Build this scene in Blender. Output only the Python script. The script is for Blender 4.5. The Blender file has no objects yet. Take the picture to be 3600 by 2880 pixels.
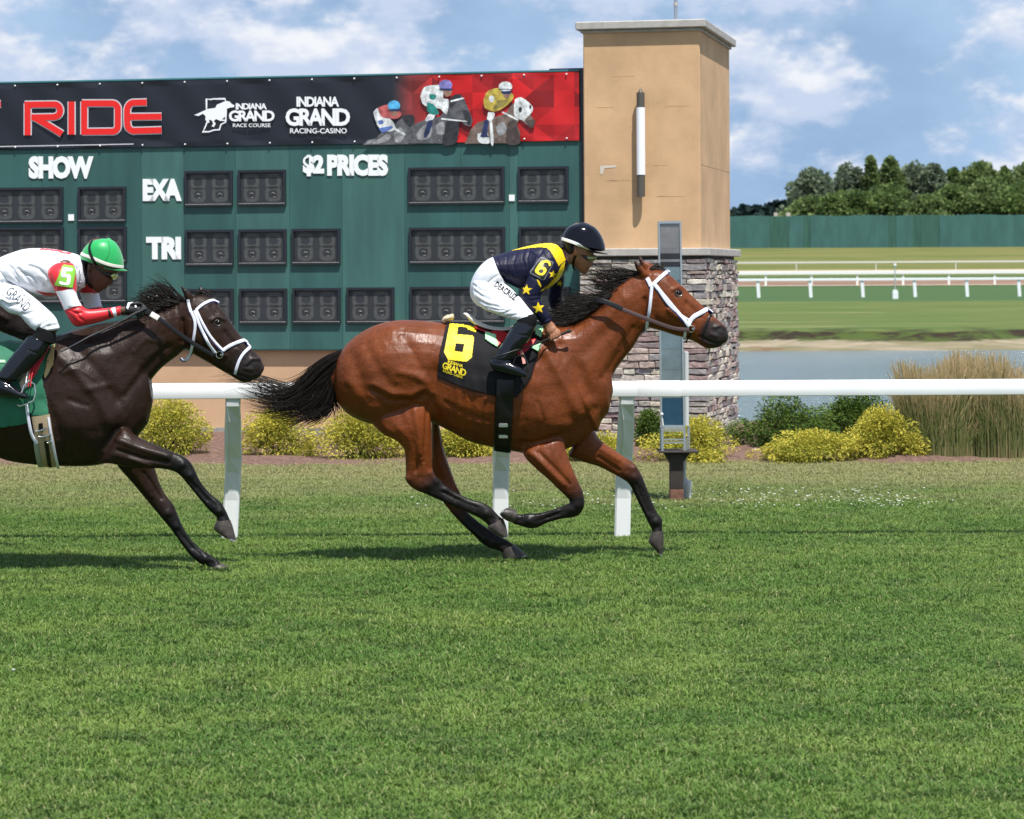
import bpy, bmesh, math, random
import numpy as np
from mathutils import Vector, Matrix
from mathutils.bvhtree import BVHTree
from mathutils.geometry import tessellate_polygon

random.seed(7); RNG = np.random.default_rng(7)
SC = bpy.context.scene
COL = SC.collection

# ------------------------------------------------------------------ camera
F_PX, CX, HY, CAM_H = 9300.0, 1800.0, 960.0, 1.9     # focal length and horizon row in photo pixels, eye height
ROLL = math.radians(0.3)
cam_d = bpy.data.cameras.new('camera'); cam = bpy.data.objects.new('camera', cam_d); COL.objects.link(cam)
cam_d.sensor_width = 36.0; cam_d.sensor_fit = 'HORIZONTAL'
cam_d.lens = 36.0*F_PX/3600.0
cam_d.shift_y = (HY-1440.0)/3600.0
cam_d.clip_start = 0.5; cam_d.clip_end = 5000
cam.location = (0, 0, CAM_H)
cam.rotation_euler = (Matrix.Rotation(math.radians(90), 4, 'X') @ Matrix.Rotation(-ROLL, 4, 'Z')).to_euler()
cam_d.dof.use_dof = True; cam_d.dof.focus_distance = 16.9; cam_d.dof.aperture_fstop = 7.1
SC.camera = cam

# ------------------------------------------------------------------ world, sun, exposure
SUN = Vector((0.17, -0.42, 1.0)).normalized()
world = bpy.data.worlds.new('World'); SC.world = world; world.use_nodes = True
SUN_EL = math.asin(SUN.z)
SKY_O = (5.5, 9.9, 7.7)
def build_world():
    nt = world.node_tree; N = nt.nodes; L = nt.links
    for n in list(N): N.remove(n)
    out = N.new('ShaderNodeOutputWorld'); bg = N.new('ShaderNodeBackground')
    tc = N.new('ShaderNodeTexCoord')
    # the sky itself
    sky = N.new('ShaderNodeTexSky'); sky.sky_type = 'NISHITA'; sky.sun_disc = False
    sky.sun_elevation = SUN_EL; sky.sun_rotation = math.atan2(SUN.x, SUN.y)
    sky.air_density = 1.0; sky.dust_density = 0.1; sky.ozone_density = 2.5; sky.altitude = 800
    lift = N.new('ShaderNodeVectorMath'); lift.operation = 'MULTIPLY_ADD'
    lift.inputs[1].default_value = (1, 1, 1); lift.inputs[2].default_value = (0, 0, 0.22)
    L.new(tc.outputs['Generated'], lift.inputs[0]); 
    nrm = N.new('ShaderNodeVectorMath'); nrm.operation = 'NORMALIZE'; L.new(lift.outputs[0], nrm.inputs[0])
    L.new(nrm.outputs[0], sky.inputs[0])
    def cloud(off, sc, det=9.0):
        m = N.new('ShaderNodeMapping'); m.inputs['Location'].default_value = off
        m.inputs['Scale'].default_value = (sc, sc, sc*1.75)
        L.new(tc.outputs['Generated'], m.inputs[0])
        n = N.new('ShaderNodeTexNoise'); n.inputs['Scale'].default_value = 1.0
        n.inputs['Detail'].default_value = det; n.inputs['Roughness'].default_value = 0.56
        n.inputs['Distortion'].default_value = 0.0
        L.new(m.outputs[0], n.inputs['Vector']); return n.outputs['Fac']
    def mr(x, a, b, c=0.0, d=1.0, smooth=True):
        r = N.new('ShaderNodeMapRange'); r.interpolation_type = 'SMOOTHSTEP' if smooth else 'LINEAR'
        for i, v in enumerate((a, b, c, d)): r.inputs[i+1].default_value = v
        L.new(x, r.inputs[0]); return r.outputs[0]
    def mx(f, a, b):
        m = N.new('ShaderNodeMix'); m.data_type = 'RGBA'
        for s, v in ((m.inputs[0], f), (m.inputs[6], a), (m.inputs[7], b)):
            if isinstance(v, (int, float, tuple)): s.default_value = v
            else: L.new(v, s)
        return m.outputs[2]
    O = SKY_O
    d0 = cloud(O, 19.0, 8.0); d1 = cloud((O[0], O[1], O[2]+0.22), 19.0, 4.0)
    veil = cloud((9.1, 4.0, 2.0), 6.0, 6.0)
    # clouds thinned overhead, out of view, to lower the fill light from above
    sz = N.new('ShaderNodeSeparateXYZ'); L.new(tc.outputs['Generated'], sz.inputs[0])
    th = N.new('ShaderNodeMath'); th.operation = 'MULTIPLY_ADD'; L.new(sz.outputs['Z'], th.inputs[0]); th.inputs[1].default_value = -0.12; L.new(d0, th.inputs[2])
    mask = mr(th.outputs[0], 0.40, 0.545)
    top = N.new('ShaderNodeMath'); top.operation = 'SUBTRACT'; L.new(d0, top.inputs[0]); L.new(d1, top.inputs[1])
    lit = mr(top.outputs[0], -0.03, 0.16)
    ccol = mx(lit, (5.0, 5.8, 7.4, 1), (7.7, 7.9, 8.3, 1))
    s1 = mx(mr(veil, 0.35, 0.7, 0.35, 0.85), sky.outputs[0], (4.3, 6.0, 8.1, 1))
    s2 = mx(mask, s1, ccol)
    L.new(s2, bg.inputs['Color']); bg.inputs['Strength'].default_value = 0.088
    L.new(bg.outputs[0], out.inputs[0])
build_world()
sun_d = bpy.data.lights.new('sun', 'SUN'); sun_d.energy = 5.0; sun_d.angle = math.radians(0.55); sun_d.color = (1.0, 0.96, 0.9)
sun = bpy.data.objects.new('sun', sun_d); COL.objects.link(sun)
sun.rotation_euler = SUN.to_track_quat('Z', 'Y').to_euler(); sun.location = (5, -5, 20)
SC.view_settings.view_transform = 'Standard'; SC.view_settings.look = 'None'
SC.view_settings.exposure = 0.42; SC.view_settings.gamma = 1.0; SC.view_settings.use_curve_mapping = False
SC.render.engine = 'CYCLES'
SC.cycles.max_bounces = 4; SC.cycles.diffuse_bounces = 2; SC.cycles.glossy_bounces = 2
SC.cycles.transparent_max_bounces = 8; SC.cycles.transmission_bounces = 3

# ------------------------------------------------------------------ from a photo pixel and a real distance to a point of the place
CR, SR = math.cos(ROLL), math.sin(ROLL)
def ray(px, py):
    dx, dy = px-CX, py-HY
    x = dx*CR - dy*SR; y = dx*SR + dy*CR
    return Vector((x/F_PX, 1.0, -y/F_PX))
def P(px, py, D):
    r = ray(px, py); return Vector((r.x*D, D, CAM_H + r.z*D))
def proj(V):
    x = V[:, 0]/V[:, 1]*F_PX; y = -(V[:, 2]-CAM_H)/V[:, 1]*F_PX
    return CX + x*CR + y*SR, HY - x*SR + y*CR
def on_plane(px, py, p0, n):
    r = ray(px, py); o = Vector((0, 0, CAM_H))
    return o + r*((p0-o).dot(n)/r.dot(n))
class Frame:
    """a traced crop of the photograph: its own coordinates -> photo pixels"""
    def __init__(s, ox, oy, k): s.ox, s.oy, s.k = ox, oy, k
    def __call__(s, u, v): return (s.ox+u/s.k, s.oy+v/s.k)
    def pts(s, L): return [s(*p[:2]) for p in L]

# ------------------------------------------------------------------ object helpers
def base_of(o):
    while o.parent is not None: o = o.parent
    return Vector(o.location)
def tag(o, label=None, cat=None, group=None, kind=None):
    if label: o['label'] = label
    if cat: o['category'] = cat
    if group: o['group'] = group
    if kind: o['kind'] = kind
    return o
def thing(name, label, cat, loc=(0, 0, 0), group=None):
    o = bpy.data.objects.new(name, None); COL.objects.link(o); o.location = loc; o.empty_display_size = .2
    return tag(o, label, cat, group)
def mk(name, V, Fc, mat, parent=None, loc=None, smooth=False, attrs=None):
    """link one mesh; V are world coordinates, stored relative to the thing's base"""
    b = base_of(parent) if parent is not None else Vector(loc if loc is not None else (0, 0, 0))
    V = np.asarray(V, dtype=np.float64).reshape(-1, 3) - np.array(b)
    me = bpy.data.meshes.new(name)
    if isinstance(Fc, np.ndarray) and Fc.ndim == 2:
        n, k = Fc.shape
        me.vertices.add(len(V)); me.vertices.foreach_set('co', V.ravel())
        me.loops.add(n*k); me.loops.foreach_set('vertex_index', Fc.ravel().astype(np.int32))
        me.polygons.add(n); me.polygons.foreach_set('loop_start', np.arange(0, n*k, k, dtype=np.int32))
        me.update(calc_edges=True); me.validate()
    else:
        me.from_pydata([tuple(v) for v in V], [], [tuple(f) for f in Fc]); me.update()
    if smooth:
        me.polygons.foreach_set('use_smooth', np.ones(len(me.polygons), dtype=bool))
        if len(me.vertices) < 3000: me.set_sharp_from_angle(angle=math.radians(48))
    for an, (dom, typ, vals) in (attrs or {}).items():
        a = me.attributes.new(an, typ, dom)
        if typ == 'FLOAT_COLOR': a.data.foreach_set('color', np.asarray(vals, dtype=np.float32).ravel())
        else: a.data.foreach_set('value', np.asarray(vals, dtype=np.float32).ravel())
    if mat is not None: me.materials.append(mat)
    o = bpy.data.objects.new(name, me); COL.objects.link(o)
    if parent is not None: o.parent = parent
    else: o.location = b
    return o
class MB:
    """collects shapes (world coordinates) for ONE mesh"""
    def __init__(s): s.V = []; s.F = []
    def add(s, V, F):
        n = len(s.V); s.V += [tuple(v) for v in V]; s.F += [tuple(i+n for i in f) for f in F]; return s
    def hexa(s, c):                                   # 8 corners: bottom 4 ccw, top 4 ccw
        return s.add(c, [(3, 2, 1, 0), (4, 5, 6, 7), (0, 1, 5, 4), (1, 2, 6, 5), (2, 3, 7, 6), (3, 0, 4, 7)])
    def box(s, o, ex, ey, ez, x0, x1, y0, y1, z0, z1):
        q = lambda a, b, c: o+ex*a+ey*b+ez*c
        return s.hexa([q(x0, y0, z0), q(x1, y0, z0), q(x1, y1, z0), q(x0, y1, z0), q(x0, y0, z1), q(x1, y0, z1), q(x1, y1, z1), q(x0, y1, z1)])
    def cbox(s, o, ex, ey, ez, x0, x1, y0, y1, z0, z1, c=.01):
        """box with chamfered edges"""
        V = []; 
        for zi, ins in ((z0, c), (z0+c, 0), (z1-c, 0), (z1, c)):
            a0, a1, b0, b1 = x0+ins, x1-ins, y0+ins, y1-ins
            for (x, y) in ((a0+c, b0), (a1-c, b0), (a1, b0+c), (a1, b1-c), (a1-c, b1), (a0+c, b1), (a0, b1-c), (a0, b0+c)):
                V.append(o+ex*x+ey*y+ez*zi)
        F = [tuple(range(7, -1, -1)), tuple(range(24, 32))]
        for r in range(3):
            for i in range(8):
                j = (i+1) % 8; F.append((r*8+i, r*8+j, r*8+8+j, r*8+8+i))
        return s.add(V, F)
    def tube(s, pts, rad, n=8, flat=1.0):
        V, F = tube_vf(pts, rad, n, flat); return s.add(V, F)
    def build(s, name, mat, parent=None, smooth=False, loc=None): return mk(name, s.V, s.F, mat, parent, loc, smooth)
def tube_vf(pts, rad, n=8, flat=1.0):
    pts = [Vector(p) for p in pts]; m = len(pts)
    if not hasattr(rad, '__len__'): rad = [rad]*m
    V = []; up = None
    for i, p in enumerate(pts):
        t = (pts[min(i+1, m-1)]-pts[max(i-1, 0)]).normalized()
        if up is None: up = t.orthogonal().normalized()
        up = (up - t*up.dot(t)); up = up.normalized() if up.length > 1e-6 else t.orthogonal().normalized()
        sd = t.cross(up)
        for k in range(n):
            a = 2*math.pi*k/n; V.append(p+(up*math.cos(a)+sd*math.sin(a)*flat)*rad[i])
    F = [tuple(range(n-1, -1, -1)), tuple(range((m-1)*n, m*n))]
    for i in range(m-1):
        for k in range(n):
            j = (k+1) % n; F.append((i*n+k, i*n+j, (i+1)*n+j, (i+1)*n+k))
    return V, F
X, Y, Z = Vector((1, 0, 0)), Vector((0, 1, 0)), Vector((0, 0, 1))
O0 = Vector((0, 0, 0))

# ------------------------------------------------------------------ materials
def srgb(r, g, b): return tuple(((c/255+.055)/1.055)**2.4 if c > 10 else c/255/12.92 for c in (r, g, b))
def mat(name, col=(.5, .5, .5), rough=.6, metal=0., spec=.5, coat=0., coat_rough=.1, noise=None, col2=None, nscale=8., ndetail=5., nstretch=(1, 1, 1),
        bump=0., bscale=60., attr=None, objvar=0., sheen=0., contrast=(.35, .65), transl=0., coords='Object', attr2=None, subsurf=0.):
    m = bpy.data.materials.new(name); m.use_nodes = True; nt = m.node_tree; N = nt.nodes; L = nt.links
    b = N['Principled BSDF']; out = N['Material Output']
    b.inputs['Roughness'].default_value = rough; b.inputs['Metallic'].default_value = metal
    b.inputs['Specular IOR Level'].default_value = spec; b.inputs['Coat Weight'].default_value = coat
    b.inputs['Coat Roughness'].default_value = coat_rough; b.inputs['Sheen Weight'].default_value = sheen
    if subsurf: b.inputs['Subsurface Weight'].default_value = subsurf; b.inputs['Subsurface Scale'].default_value = .01
    c4 = (*col, 1)
    src = None
    if attr:
        a = N.new('ShaderNodeAttribute'); a.attribute_name = attr; src = a.outputs['Color']
    if attr2:                                       # float attribute picks between col and col2
        a = N.new('ShaderNodeAttribute'); a.attribute_name = attr2
        m2 = N.new('ShaderNodeMix'); m2.data_type = 'RGBA'; L.new(a.outputs['Fac'], m2.inputs[0])
        m2.inputs[6].default_value = c4; m2.inputs[7].default_value = (*col2, 1); src = m2.outputs[2]
    tc = N.new('ShaderNodeTexCoord')
    if coords == 'World': g = N.new('ShaderNodeNewGeometry'); vec = g.outputs['Position']
    else: vec = tc.outputs[coords]
    mp = N.new('ShaderNodeMapping'); mp.inputs['Scale'].default_value = nstretch; L.new(vec, mp.inputs[0])
    if noise or (col2 and not attr2):
        n = N.new('ShaderNodeTexNoise'); n.inputs['Scale'].default_value = nscale; n.inputs['Detail'].default_value = ndetail
        n.inputs['Roughness'].default_value = .6; L.new(mp.outputs[0], n.inputs['Vector'])
        r = N.new('ShaderNodeMapRange'); r.inputs[1].default_value = contrast[0]; r.inputs[2].default_value = contrast[1]
        L.new(n.outputs['Fac'], r.inputs[0])
        mm = N.new('ShaderNodeMix'); mm.data_type = 'RGBA'; L.new(r.outputs[0], mm.inputs[0])
        if col2 and not attr2:
            mm.inputs[6].default_value = c4; mm.inputs[7].default_value = (*col2, 1); src = mm.outputs[2]
        else:
            mu = N.new('ShaderNodeMix'); mu.data_type = 'RGBA'; mu.blend_type = 'MULTIPLY'; mu.inputs[0].default_value = 1
            if src is None: mu.inputs[6].default_value = c4
            else: L.new(src, mu.inputs[6])
            mm.inputs[6].default_value = (1-noise,)*3+(1,); mm.inputs[7].default_value = (1+noise,)*3+(1,)
            L.new(mm.outputs[2], mu.inputs[7]); src = mu.outputs[2]
    if objvar:
        oi = N.new('ShaderNodeObjectInfo'); hs = N.new('ShaderNodeHueSaturation')
        mr_ = N.new('ShaderNodeMapRange'); mr_.inputs[3].default_value = 1-objvar; mr_.inputs[4].default_value = 1+objvar
        L.new(oi.outputs['Random'], mr_.inputs[0]); L.new(mr_.outputs[0], hs.inputs['Value'])
        if src is None: hs.inputs['Color'].default_value = c4
        else: L.new(src, hs.inputs['Color'])
        src = hs.outputs[0]
    if src is None: b.inputs['Base Color'].default_value = c4
    else: L.new(src, b.inputs['Base Color'])
    if bump:
        n = N.new('ShaderNodeTexNoise'); n.inputs['Scale'].default_value = bscale; n.inputs['Detail'].default_value = 4
        L.new(mp.outputs[0], n.inputs['Vector'])
        bp = N.new('ShaderNodeBump'); bp.inputs['Strength'].default_value = bump; bp.inputs['Distance'].default_value = .01
        L.new(n.outputs['Fac'], bp.inputs['Height']); L.new(bp.outputs[0], b.inputs['Normal'])
    if transl:
        t = N.new('ShaderNodeBsdfTranslucent'); mixs = N.new('ShaderNodeMixShader'); mixs.inputs[0].default_value = transl
        if src is None: t.inputs[0].default_value = c4
        else: L.new(src, t.inputs[0])
        L.new(b.outputs[0], mixs.inputs[1]); L.new(t.outputs[0], mixs.inputs[2]); L.new(mixs.outputs[0], out.inputs['Surface'])
    return m
# ------------------------------------------------------------------ lofted bodies, joined and smoothed into one skin
def crom(A, k=4):
    A = np.asarray(A, float); n = len(A)
    if n < 3: 
        t = np.linspace(0, 1, k+1)[:, None]; return A[0]*(1-t)+A[-1]*t
    out = []
    for i in range(n-1):
        p0 = A[max(i-1, 0)]; p1 = A[i]; p2 = A[i+1]; p3 = A[min(i+2, n-1)]
        for j in range(k):
            t = j/k
            out.append(.5*((2*p1)+(-p0+p2)*t+(2*p0-5*p1+4*p2-p3)*t*t+(-p0+3*p1-3*p2+p3)*t**3))
    out.append(A[-1]); return np.array(out)
def loft(fr, st, D, n=20, k=4, sq=2.2, cap=.5, r0=True, r1=True):
    """st: rows (ax, ay, bx, by, halfwidth m [, depth offset m]) traced as the two outline points of each cross-section"""
    st = [tuple(s)+(0.,)*(6-len(s)) for s in st]
    A = crom(st, k)
    rings = []
    def ring(row, sc=1., shift=(0, 0)):
        ax, ay = fr(row[0], row[1]); bx, by = fr(row[2], row[3])
        c = np.array([(ax+bx)/2+shift[0], (ay+by)/2+shift[1]]); u = np.array([(ax-bx)/2, (ay-by)/2])*sc
        Dc = D+row[5]; R = []
        for i in range(n):
            a = 2*math.pi*i/n; ca, sa = math.cos(a), math.sin(a)
            ca = math.copysign(abs(ca)**(2/sq), ca); sa = math.copysign(abs(sa)**(2/sq), sa)
            q = P(c[0]+u[0]*ca, c[1]+u[1]*ca, Dc); q.y += row[4]*sa*sc; R.append(q)
        return R
    def cen(row):
        a = fr(row[0], row[1]); b = fr(row[2], row[3]); return np.array([(a[0]+b[0])/2, (a[1]+b[1])/2])
    def half(row):
        a = fr(row[0], row[1]); b = fr(row[2], row[3]); return math.hypot(a[0]-b[0], a[1]-b[1])/2
    d0 = cen(A[0])-cen(A[1]); d0 /= max(np.linalg.norm(d0), 1e-6); d1 = cen(A[-1])-cen(A[-2]); d1 /= max(np.linalg.norm(d1), 1e-6)
    if r0:
        h = half(A[0])*cap; rings += [ring(A[0], .45, d0*h*.9), ring(A[0], .8, d0*h*.6)]
    rings += [ring(r) for r in A]
    if r1:
        h = half(A[-1])*cap; rings += [ring(A[-1], .8, d1*h*.6), ring(A[-1], .45, d1*h*.9)]
    V = [v for R in rings for v in R]; m = len(rings)
    F = [tuple(range(n-1, -1, -1)), tuple(range((m-1)*n, m*n))]
    for i in range(m-1):
        for q in range(n):
            j = (q+1) % n; F.append((i*n+q, i*n+j, (i+1)*n+j, (i+1)*n+q))
    return V, F
def fix_out(V, F):
    """make the closed shape's faces point outwards"""
    Va = np.array([tuple(v) for v in V]); vol = 0.
    for f in F:
        a = Va[f[0]]
        for i in range(1, len(f)-1): vol += np.dot(a, np.cross(Va[f[i]], Va[f[i+1]]))
    return [tuple(reversed(f)) for f in F] if vol < 0 else F
def fuse(shapes, voxel, iters=8):
    """union of closed shapes as one even skin -> vertices, quad faces, normals"""
    mb = MB()
    for V, F in shapes: mb.add(V, fix_out(V, F))
    me = bpy.data.meshes.new('fuse'); me.from_pydata(mb.V, [], mb.F); me.update()
    o = bpy.data.objects.new('fuse', me); COL.objects.link(o)
    md = o.modifiers.new('r', 'REMESH'); md.mode = 'VOXEL'; md.voxel_size = voxel; md.adaptivity = 0
    dg = bpy.context.evaluated_depsgraph_get(); dg.update()
    ev = bpy.data.meshes.new_from_object(o.evaluated_get(dg))
    n = len(ev.vertices); V = np.empty(n*3); ev.vertices.foreach_get('co', V); V = V.reshape(-1, 3)
    nl = len(ev.loops); li = np.empty(nl, dtype=np.int32); ev.loops.foreach_get('vertex_index', li); Q = li.reshape(-1, 4)
    bpy.data.objects.remove(o); bpy.data.meshes.remove(me); bpy.data.meshes.remove(ev)
    V = taubin(V, Q, iters)
    return V, Q
def taubin(V, Q, iters):
    E = np.concatenate([Q[:, [0, 1]], Q[:, [1, 2]], Q[:, [2, 3]], Q[:, [3, 0]]]); n = len(V)
    a = np.concatenate([E[:, 0], E[:, 1]]); b = np.concatenate([E[:, 1], E[:, 0]])
    cnt = np.maximum(np.bincount(a, minlength=n), 1)
    for it in range(iters):
        for lam in (.6, -.61):
            S = np.stack([np.bincount(a, weights=V[b, k], minlength=n) for k in range(3)], 1)/cnt[:, None]
            V = V+(S-V)*lam
    return V
def normals(V, Q):
    d = np.cross(V[Q[:, 2]]-V[Q[:, 0]], V[Q[:, 3]]-V[Q[:, 1]])
    n = np.stack([sum(np.bincount(Q[:, i], weights=d[:, k], minlength=len(V)) for i in range(4)) for k in range(3)], 1)
    return n/np.maximum(np.linalg.norm(n, axis=1), 1e-12)[:, None]
def seg_dist(x, y, pl):
    """distance of every point to a polyline"""
    best = np.full(x.shape, 1e9)
    if len(pl) == 1: return np.hypot(x-pl[0][0], y-pl[0][1])
    for (x0, y0), (x1, y1) in zip(pl[:-1], pl[1:]):
        dx, dy = x1-x0, y1-y0; t = np.clip(((x-x0)*dx+(y-y0)*dy)/max(dx*dx+dy*dy, 1e-9), 0, 1)
        best = np.minimum(best, np.hypot(x-(x0+t*dx), y-(y0+t*dy)))
    return best
def sculpt(V, Q, fr, bumps, near_of=None):
    """raise ridges and cut grooves along traced lines: (points, width, height m)"""
    px, py = proj(V); u = (px-fr.ox)*fr.k; v = (py-fr.oy)*fr.k
    Nn = normals(V, Q); w = np.clip(np.abs(Nn[:, 1])*1.6, 0, 1)
    disp = np.zeros(len(V))
    for b in bumps:
        pl, wd, amp = b[:3]; d = seg_dist(u, v, pl); g = np.exp(-(d/wd)**2)*amp*w
        if len(b) > 3 and b[3] is not None: g = g*((V[:, 1] < b[3]).astype(float))
        disp += g
    return V+Nn*disp[:, None]
def uv_of(V, fr):
    px, py = proj(V); return (px-fr.ox)*fr.k, (py-fr.oy)*fr.k
def bvh_of(*meshes):
    VV = []; FF = []
    for V, Q in meshes:
        n = len(VV); VV += [tuple(v) for v in V]; FF += [tuple(int(i)+n for i in q) for q in Q]
    return BVHTree.FromPolygons(VV, FF)
CAMO = Vector((0, 0, CAM_H))
def hit(bvh, px, py):
    r = ray(px, py).normalized(); loc, nor, idx, dist = bvh.ray_cast(CAMO, r)
    return loc, nor
# ---- flat print, cloth and numbers laid on a surface: small cells kept where the traced outline covers them
def in_poly(x, y, poly):
    c = np.zeros(x.shape, bool); n = len(poly)
    for i in range(n):
        x0, y0 = poly[i]; x1, y1 = poly[(i+1) % n]
        if y0 == y1: continue
        k = ((y0 > y) != (y1 > y)) & (x < (x1-x0)*(y-y0)/(y1-y0)+x0); c ^= k
    return c
def lay(name, polys, bvh, off, m, parent, cell=2.0, solid=0., wrinkle=0., mirrorD=None, wseed=0, smooth=True, top=None):
    """polys: outlines in photo pixels (even-odd)"""
    xs = [p[0] for q in polys for p in q]; ys = [p[1] for q in polys for p in q]
    gx = np.arange(min(xs), max(xs)+cell, cell); gy = np.arange(min(ys), max(ys)+cell, cell)
    cx, cy = np.meshgrid(gx[:-1]+cell/2, gy[:-1]+cell/2) if len(gx) > 1 and len(gy) > 1 else (np.zeros((0, 0)),)*2
    ins = np.zeros(cx.shape, bool)
    for q in polys: ins ^= in_poly(cx, cy, q)
    idx = {}; V = []; F = []
    def vert(i, j):
        if (i, j) in idx: return idx[(i, j)]
        px, py = gx[i], gy[j]; loc, nor = hit(bvh, px, py)
        if loc is None: idx[(i, j)] = None; return None
        if nor.y > 0: nor = -nor
        o = off
        if wrinkle: o += wrinkle*(math.sin(px*.045+py*.02+wseed)+math.sin(px*.09-py*.035+wseed*2)*.6+math.sin(py*.06+px*.012)*.5)
        nn = (nor*.6-Y*.4).normalized() if nor.y > -.3 else nor
        V.append(loc+nn*o); idx[(i, j)] = len(V)-1; return idx[(i, j)]
    for j in range(ins.shape[0]):
        for i in range(ins.shape[1]):
            if ins[j, i]:
                f = (vert(i, j), vert(i+1, j), vert(i+1, j+1), vert(i, j+1))
                if None in f: continue
                ysd = [V[k].y for k in f]
                if max(ysd)-min(ysd) > .06: continue
                F.append(f)
    if not V or not F: return None
    F = [tuple(reversed(f)) for f in F]
    o = mk(name, V, F, m, parent, smooth=smooth)
    if mirrorD is not None:
        o2 = mk(name, [Vector((v.x, 2*mirrorD-v.y, v.z)) for v in V], [tuple(reversed(f)) for f in F], m, parent, smooth=smooth)
        md = o2.modifiers.new('thick', 'SOLIDIFY'); md.thickness = solid or .003; md.offset = -1
    if solid:
        md = o.modifiers.new('thick', 'SOLIDIFY'); md.thickness = solid; md.offset = -1
    return o
_text_cache = {}
def text_polys(s, bold=0., shear=0., spacing=1.0):
    """outline triangles of built-in lettering, normalised to 0..1 in both directions (y up)"""
    key = (s, bold, shear, spacing)
    if key in _text_cache: return _text_cache[key]
    cu = bpy.data.curves.new('t', 'FONT'); cu.body = s; cu.offset = bold; cu.shear = shear; cu.resolution_u = 3; cu.space_character = spacing
    o = bpy.data.objects.new('t', cu); COL.objects.link(o)
    dg = bpy.context.evaluated_depsgraph_get(); dg.update()
    me = bpy.data.meshes.new_from_object(o.evaluated_get(dg)); me.calc_loop_triangles()
    V = np.array([v.co[:2] for v in me.vertices]); T = [tuple(t.vertices) for t in me.loop_triangles]
    lo = V.min(0); hi = V.max(0); V = (V-lo)/(hi-lo)
    bpy.data.objects.remove(o); bpy.data.curves.remove(cu); bpy.data.meshes.remove(me)
    _text_cache[key] = (V, T); return V, T
def text_on(name, s, quad, bvh, off, m, parent, bold=.01, cell=1.2, spacing=1.0):
    """lettering laid on a surface inside quad = (bottom-left, bottom-right, top-left) photo pixels"""
    V, T = text_polys(s, bold, 0, spacing)
    bl, br, tl = [np.array(q, float) for q in quad]
    PXs = bl+V[:, :1]*(br-bl)+V[:, 1:]*(tl-bl)
    x0, y0 = PXs.min(0); x1, y1 = PXs.max(0)
    gx = np.arange(x0, x1+cell, cell); gy = np.arange(y0, y1+cell, cell)
    cx, cy = np.meshgrid(gx[:-1]+cell/2, gy[:-1]+cell/2); ins = np.zeros(cx.shape, bool)
    for t in T: ins |= in_poly(cx, cy, [tuple(PXs[i]) for i in t])
    idx = {}; VV = []; F = []
    def vert(i, j):
        if (i, j) not in idx:
            loc, nor = hit(bvh, gx[i], gy[j])
            if loc is None: idx[(i, j)] = None
            else:
                if nor.y > 0: nor = -nor
                VV.append(loc+(nor*.7-Y*.3).normalized()*off); idx[(i, j)] = len(VV)-1
        return idx[(i, j)]
    for j in range(ins.shape[0]):
        for i in range(ins.shape[1]):
            if ins[j, i]:
                f = (vert(i, j+1), vert(i+1, j+1), vert(i+1, j), vert(i, j))
                if None in f: continue
                F.append(f)
    return mk(name, VV, F, m, parent) if F else None
def resample(pl, step):
    pl = [np.array(p, float) for p in pl]
    if len(pl) > 2: pl = list(crom(pl, 6))
    out = [pl[0]]
    for a, b in zip(pl[:-1], pl[1:]):
        d = np.linalg.norm((b-a)[:2]); k = max(1, int(d/step))
        for i in range(1, k+1): out.append(a+(b-a)*i/k)
    return out
def band_vf(C, Nn, w, t):
    """flat band with rounded edges along points C with outward normals Nn, widths w, thickness t"""
    m = len(C); V = []; prof = [(-.5, 0), (-.46, .7), (-.3, 1), (.3, 1), (.46, .7), (.5, 0), (.3, -.3), (-.3, -.3)]
    for i in range(m):
        T = (C[min(i+1, m-1)]-C[max(i-1, 0)]).normalized(); n = Nn[i]; n = (n-T*n.dot(T)).normalized(); sd = T.cross(n)
        for a, b in prof: V.append(C[i]+sd*(a*w[i])+n*(b*t))
    k = len(prof); F = [tuple(range(k-1, -1, -1)), tuple(range((m-1)*k, m*k))]
    for i in range(m-1):
        for q in range(k):
            j = (q+1) % k; F.append((i*k+q, i*k+j, (i+1)*k+j, (i+1)*k+q))
    return V, F
def strap(name, pl, wpx, bvh, D, m, parent, off=.003, thick=.005, mirror=False, step=5., mirror_parent=None):
    """leather band lying on a surface along a traced line (photo pixels)"""
    pts = resample(pl, step); C = []; Nn = []; last = None
    for p in pts:
        loc, nor = hit(bvh, p[0], p[1])
        if loc is None: C.append(None); Nn.append(None)
        else:
            if nor.y > 0: nor = -nor
            C.append(loc+nor*off); Nn.append(nor)
    known = [i for i, c in enumerate(C) if c is not None]
    if not known: return None
    for i in range(len(C)):
        if C[i] is None:
            j = min(known, key=lambda q: abs(q-i)); C[i] = P(pts[i][0], pts[i][1], C[j].y+.01*min(abs(i-j), 4)); Nn[i] = Nn[j]
    for _ in range(3):
        Nn = [((Nn[max(i-1, 0)]+Nn[i]*2+Nn[min(i+1, len(C)-1)]).normalized()) for i in range(len(C))]
        C = [C[0]]+[(C[i-1]+C[i]*2+C[i+1])/4 for i in range(1, len(C)-1)]+[C[-1]]
    w = [wpx/F_PX*c.y for c in C]; V, F = band_vf(C, Nn, w, thick)
    if mirror: MB().add([Vector((v.x, 2*D-v.y, v.z)) for v in V], [tuple(reversed(f)) for f in F]).build(name, m, parent or mirror_parent, smooth=True)
    return MB().add(V, F).build(name, m, parent, smooth=True)
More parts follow.
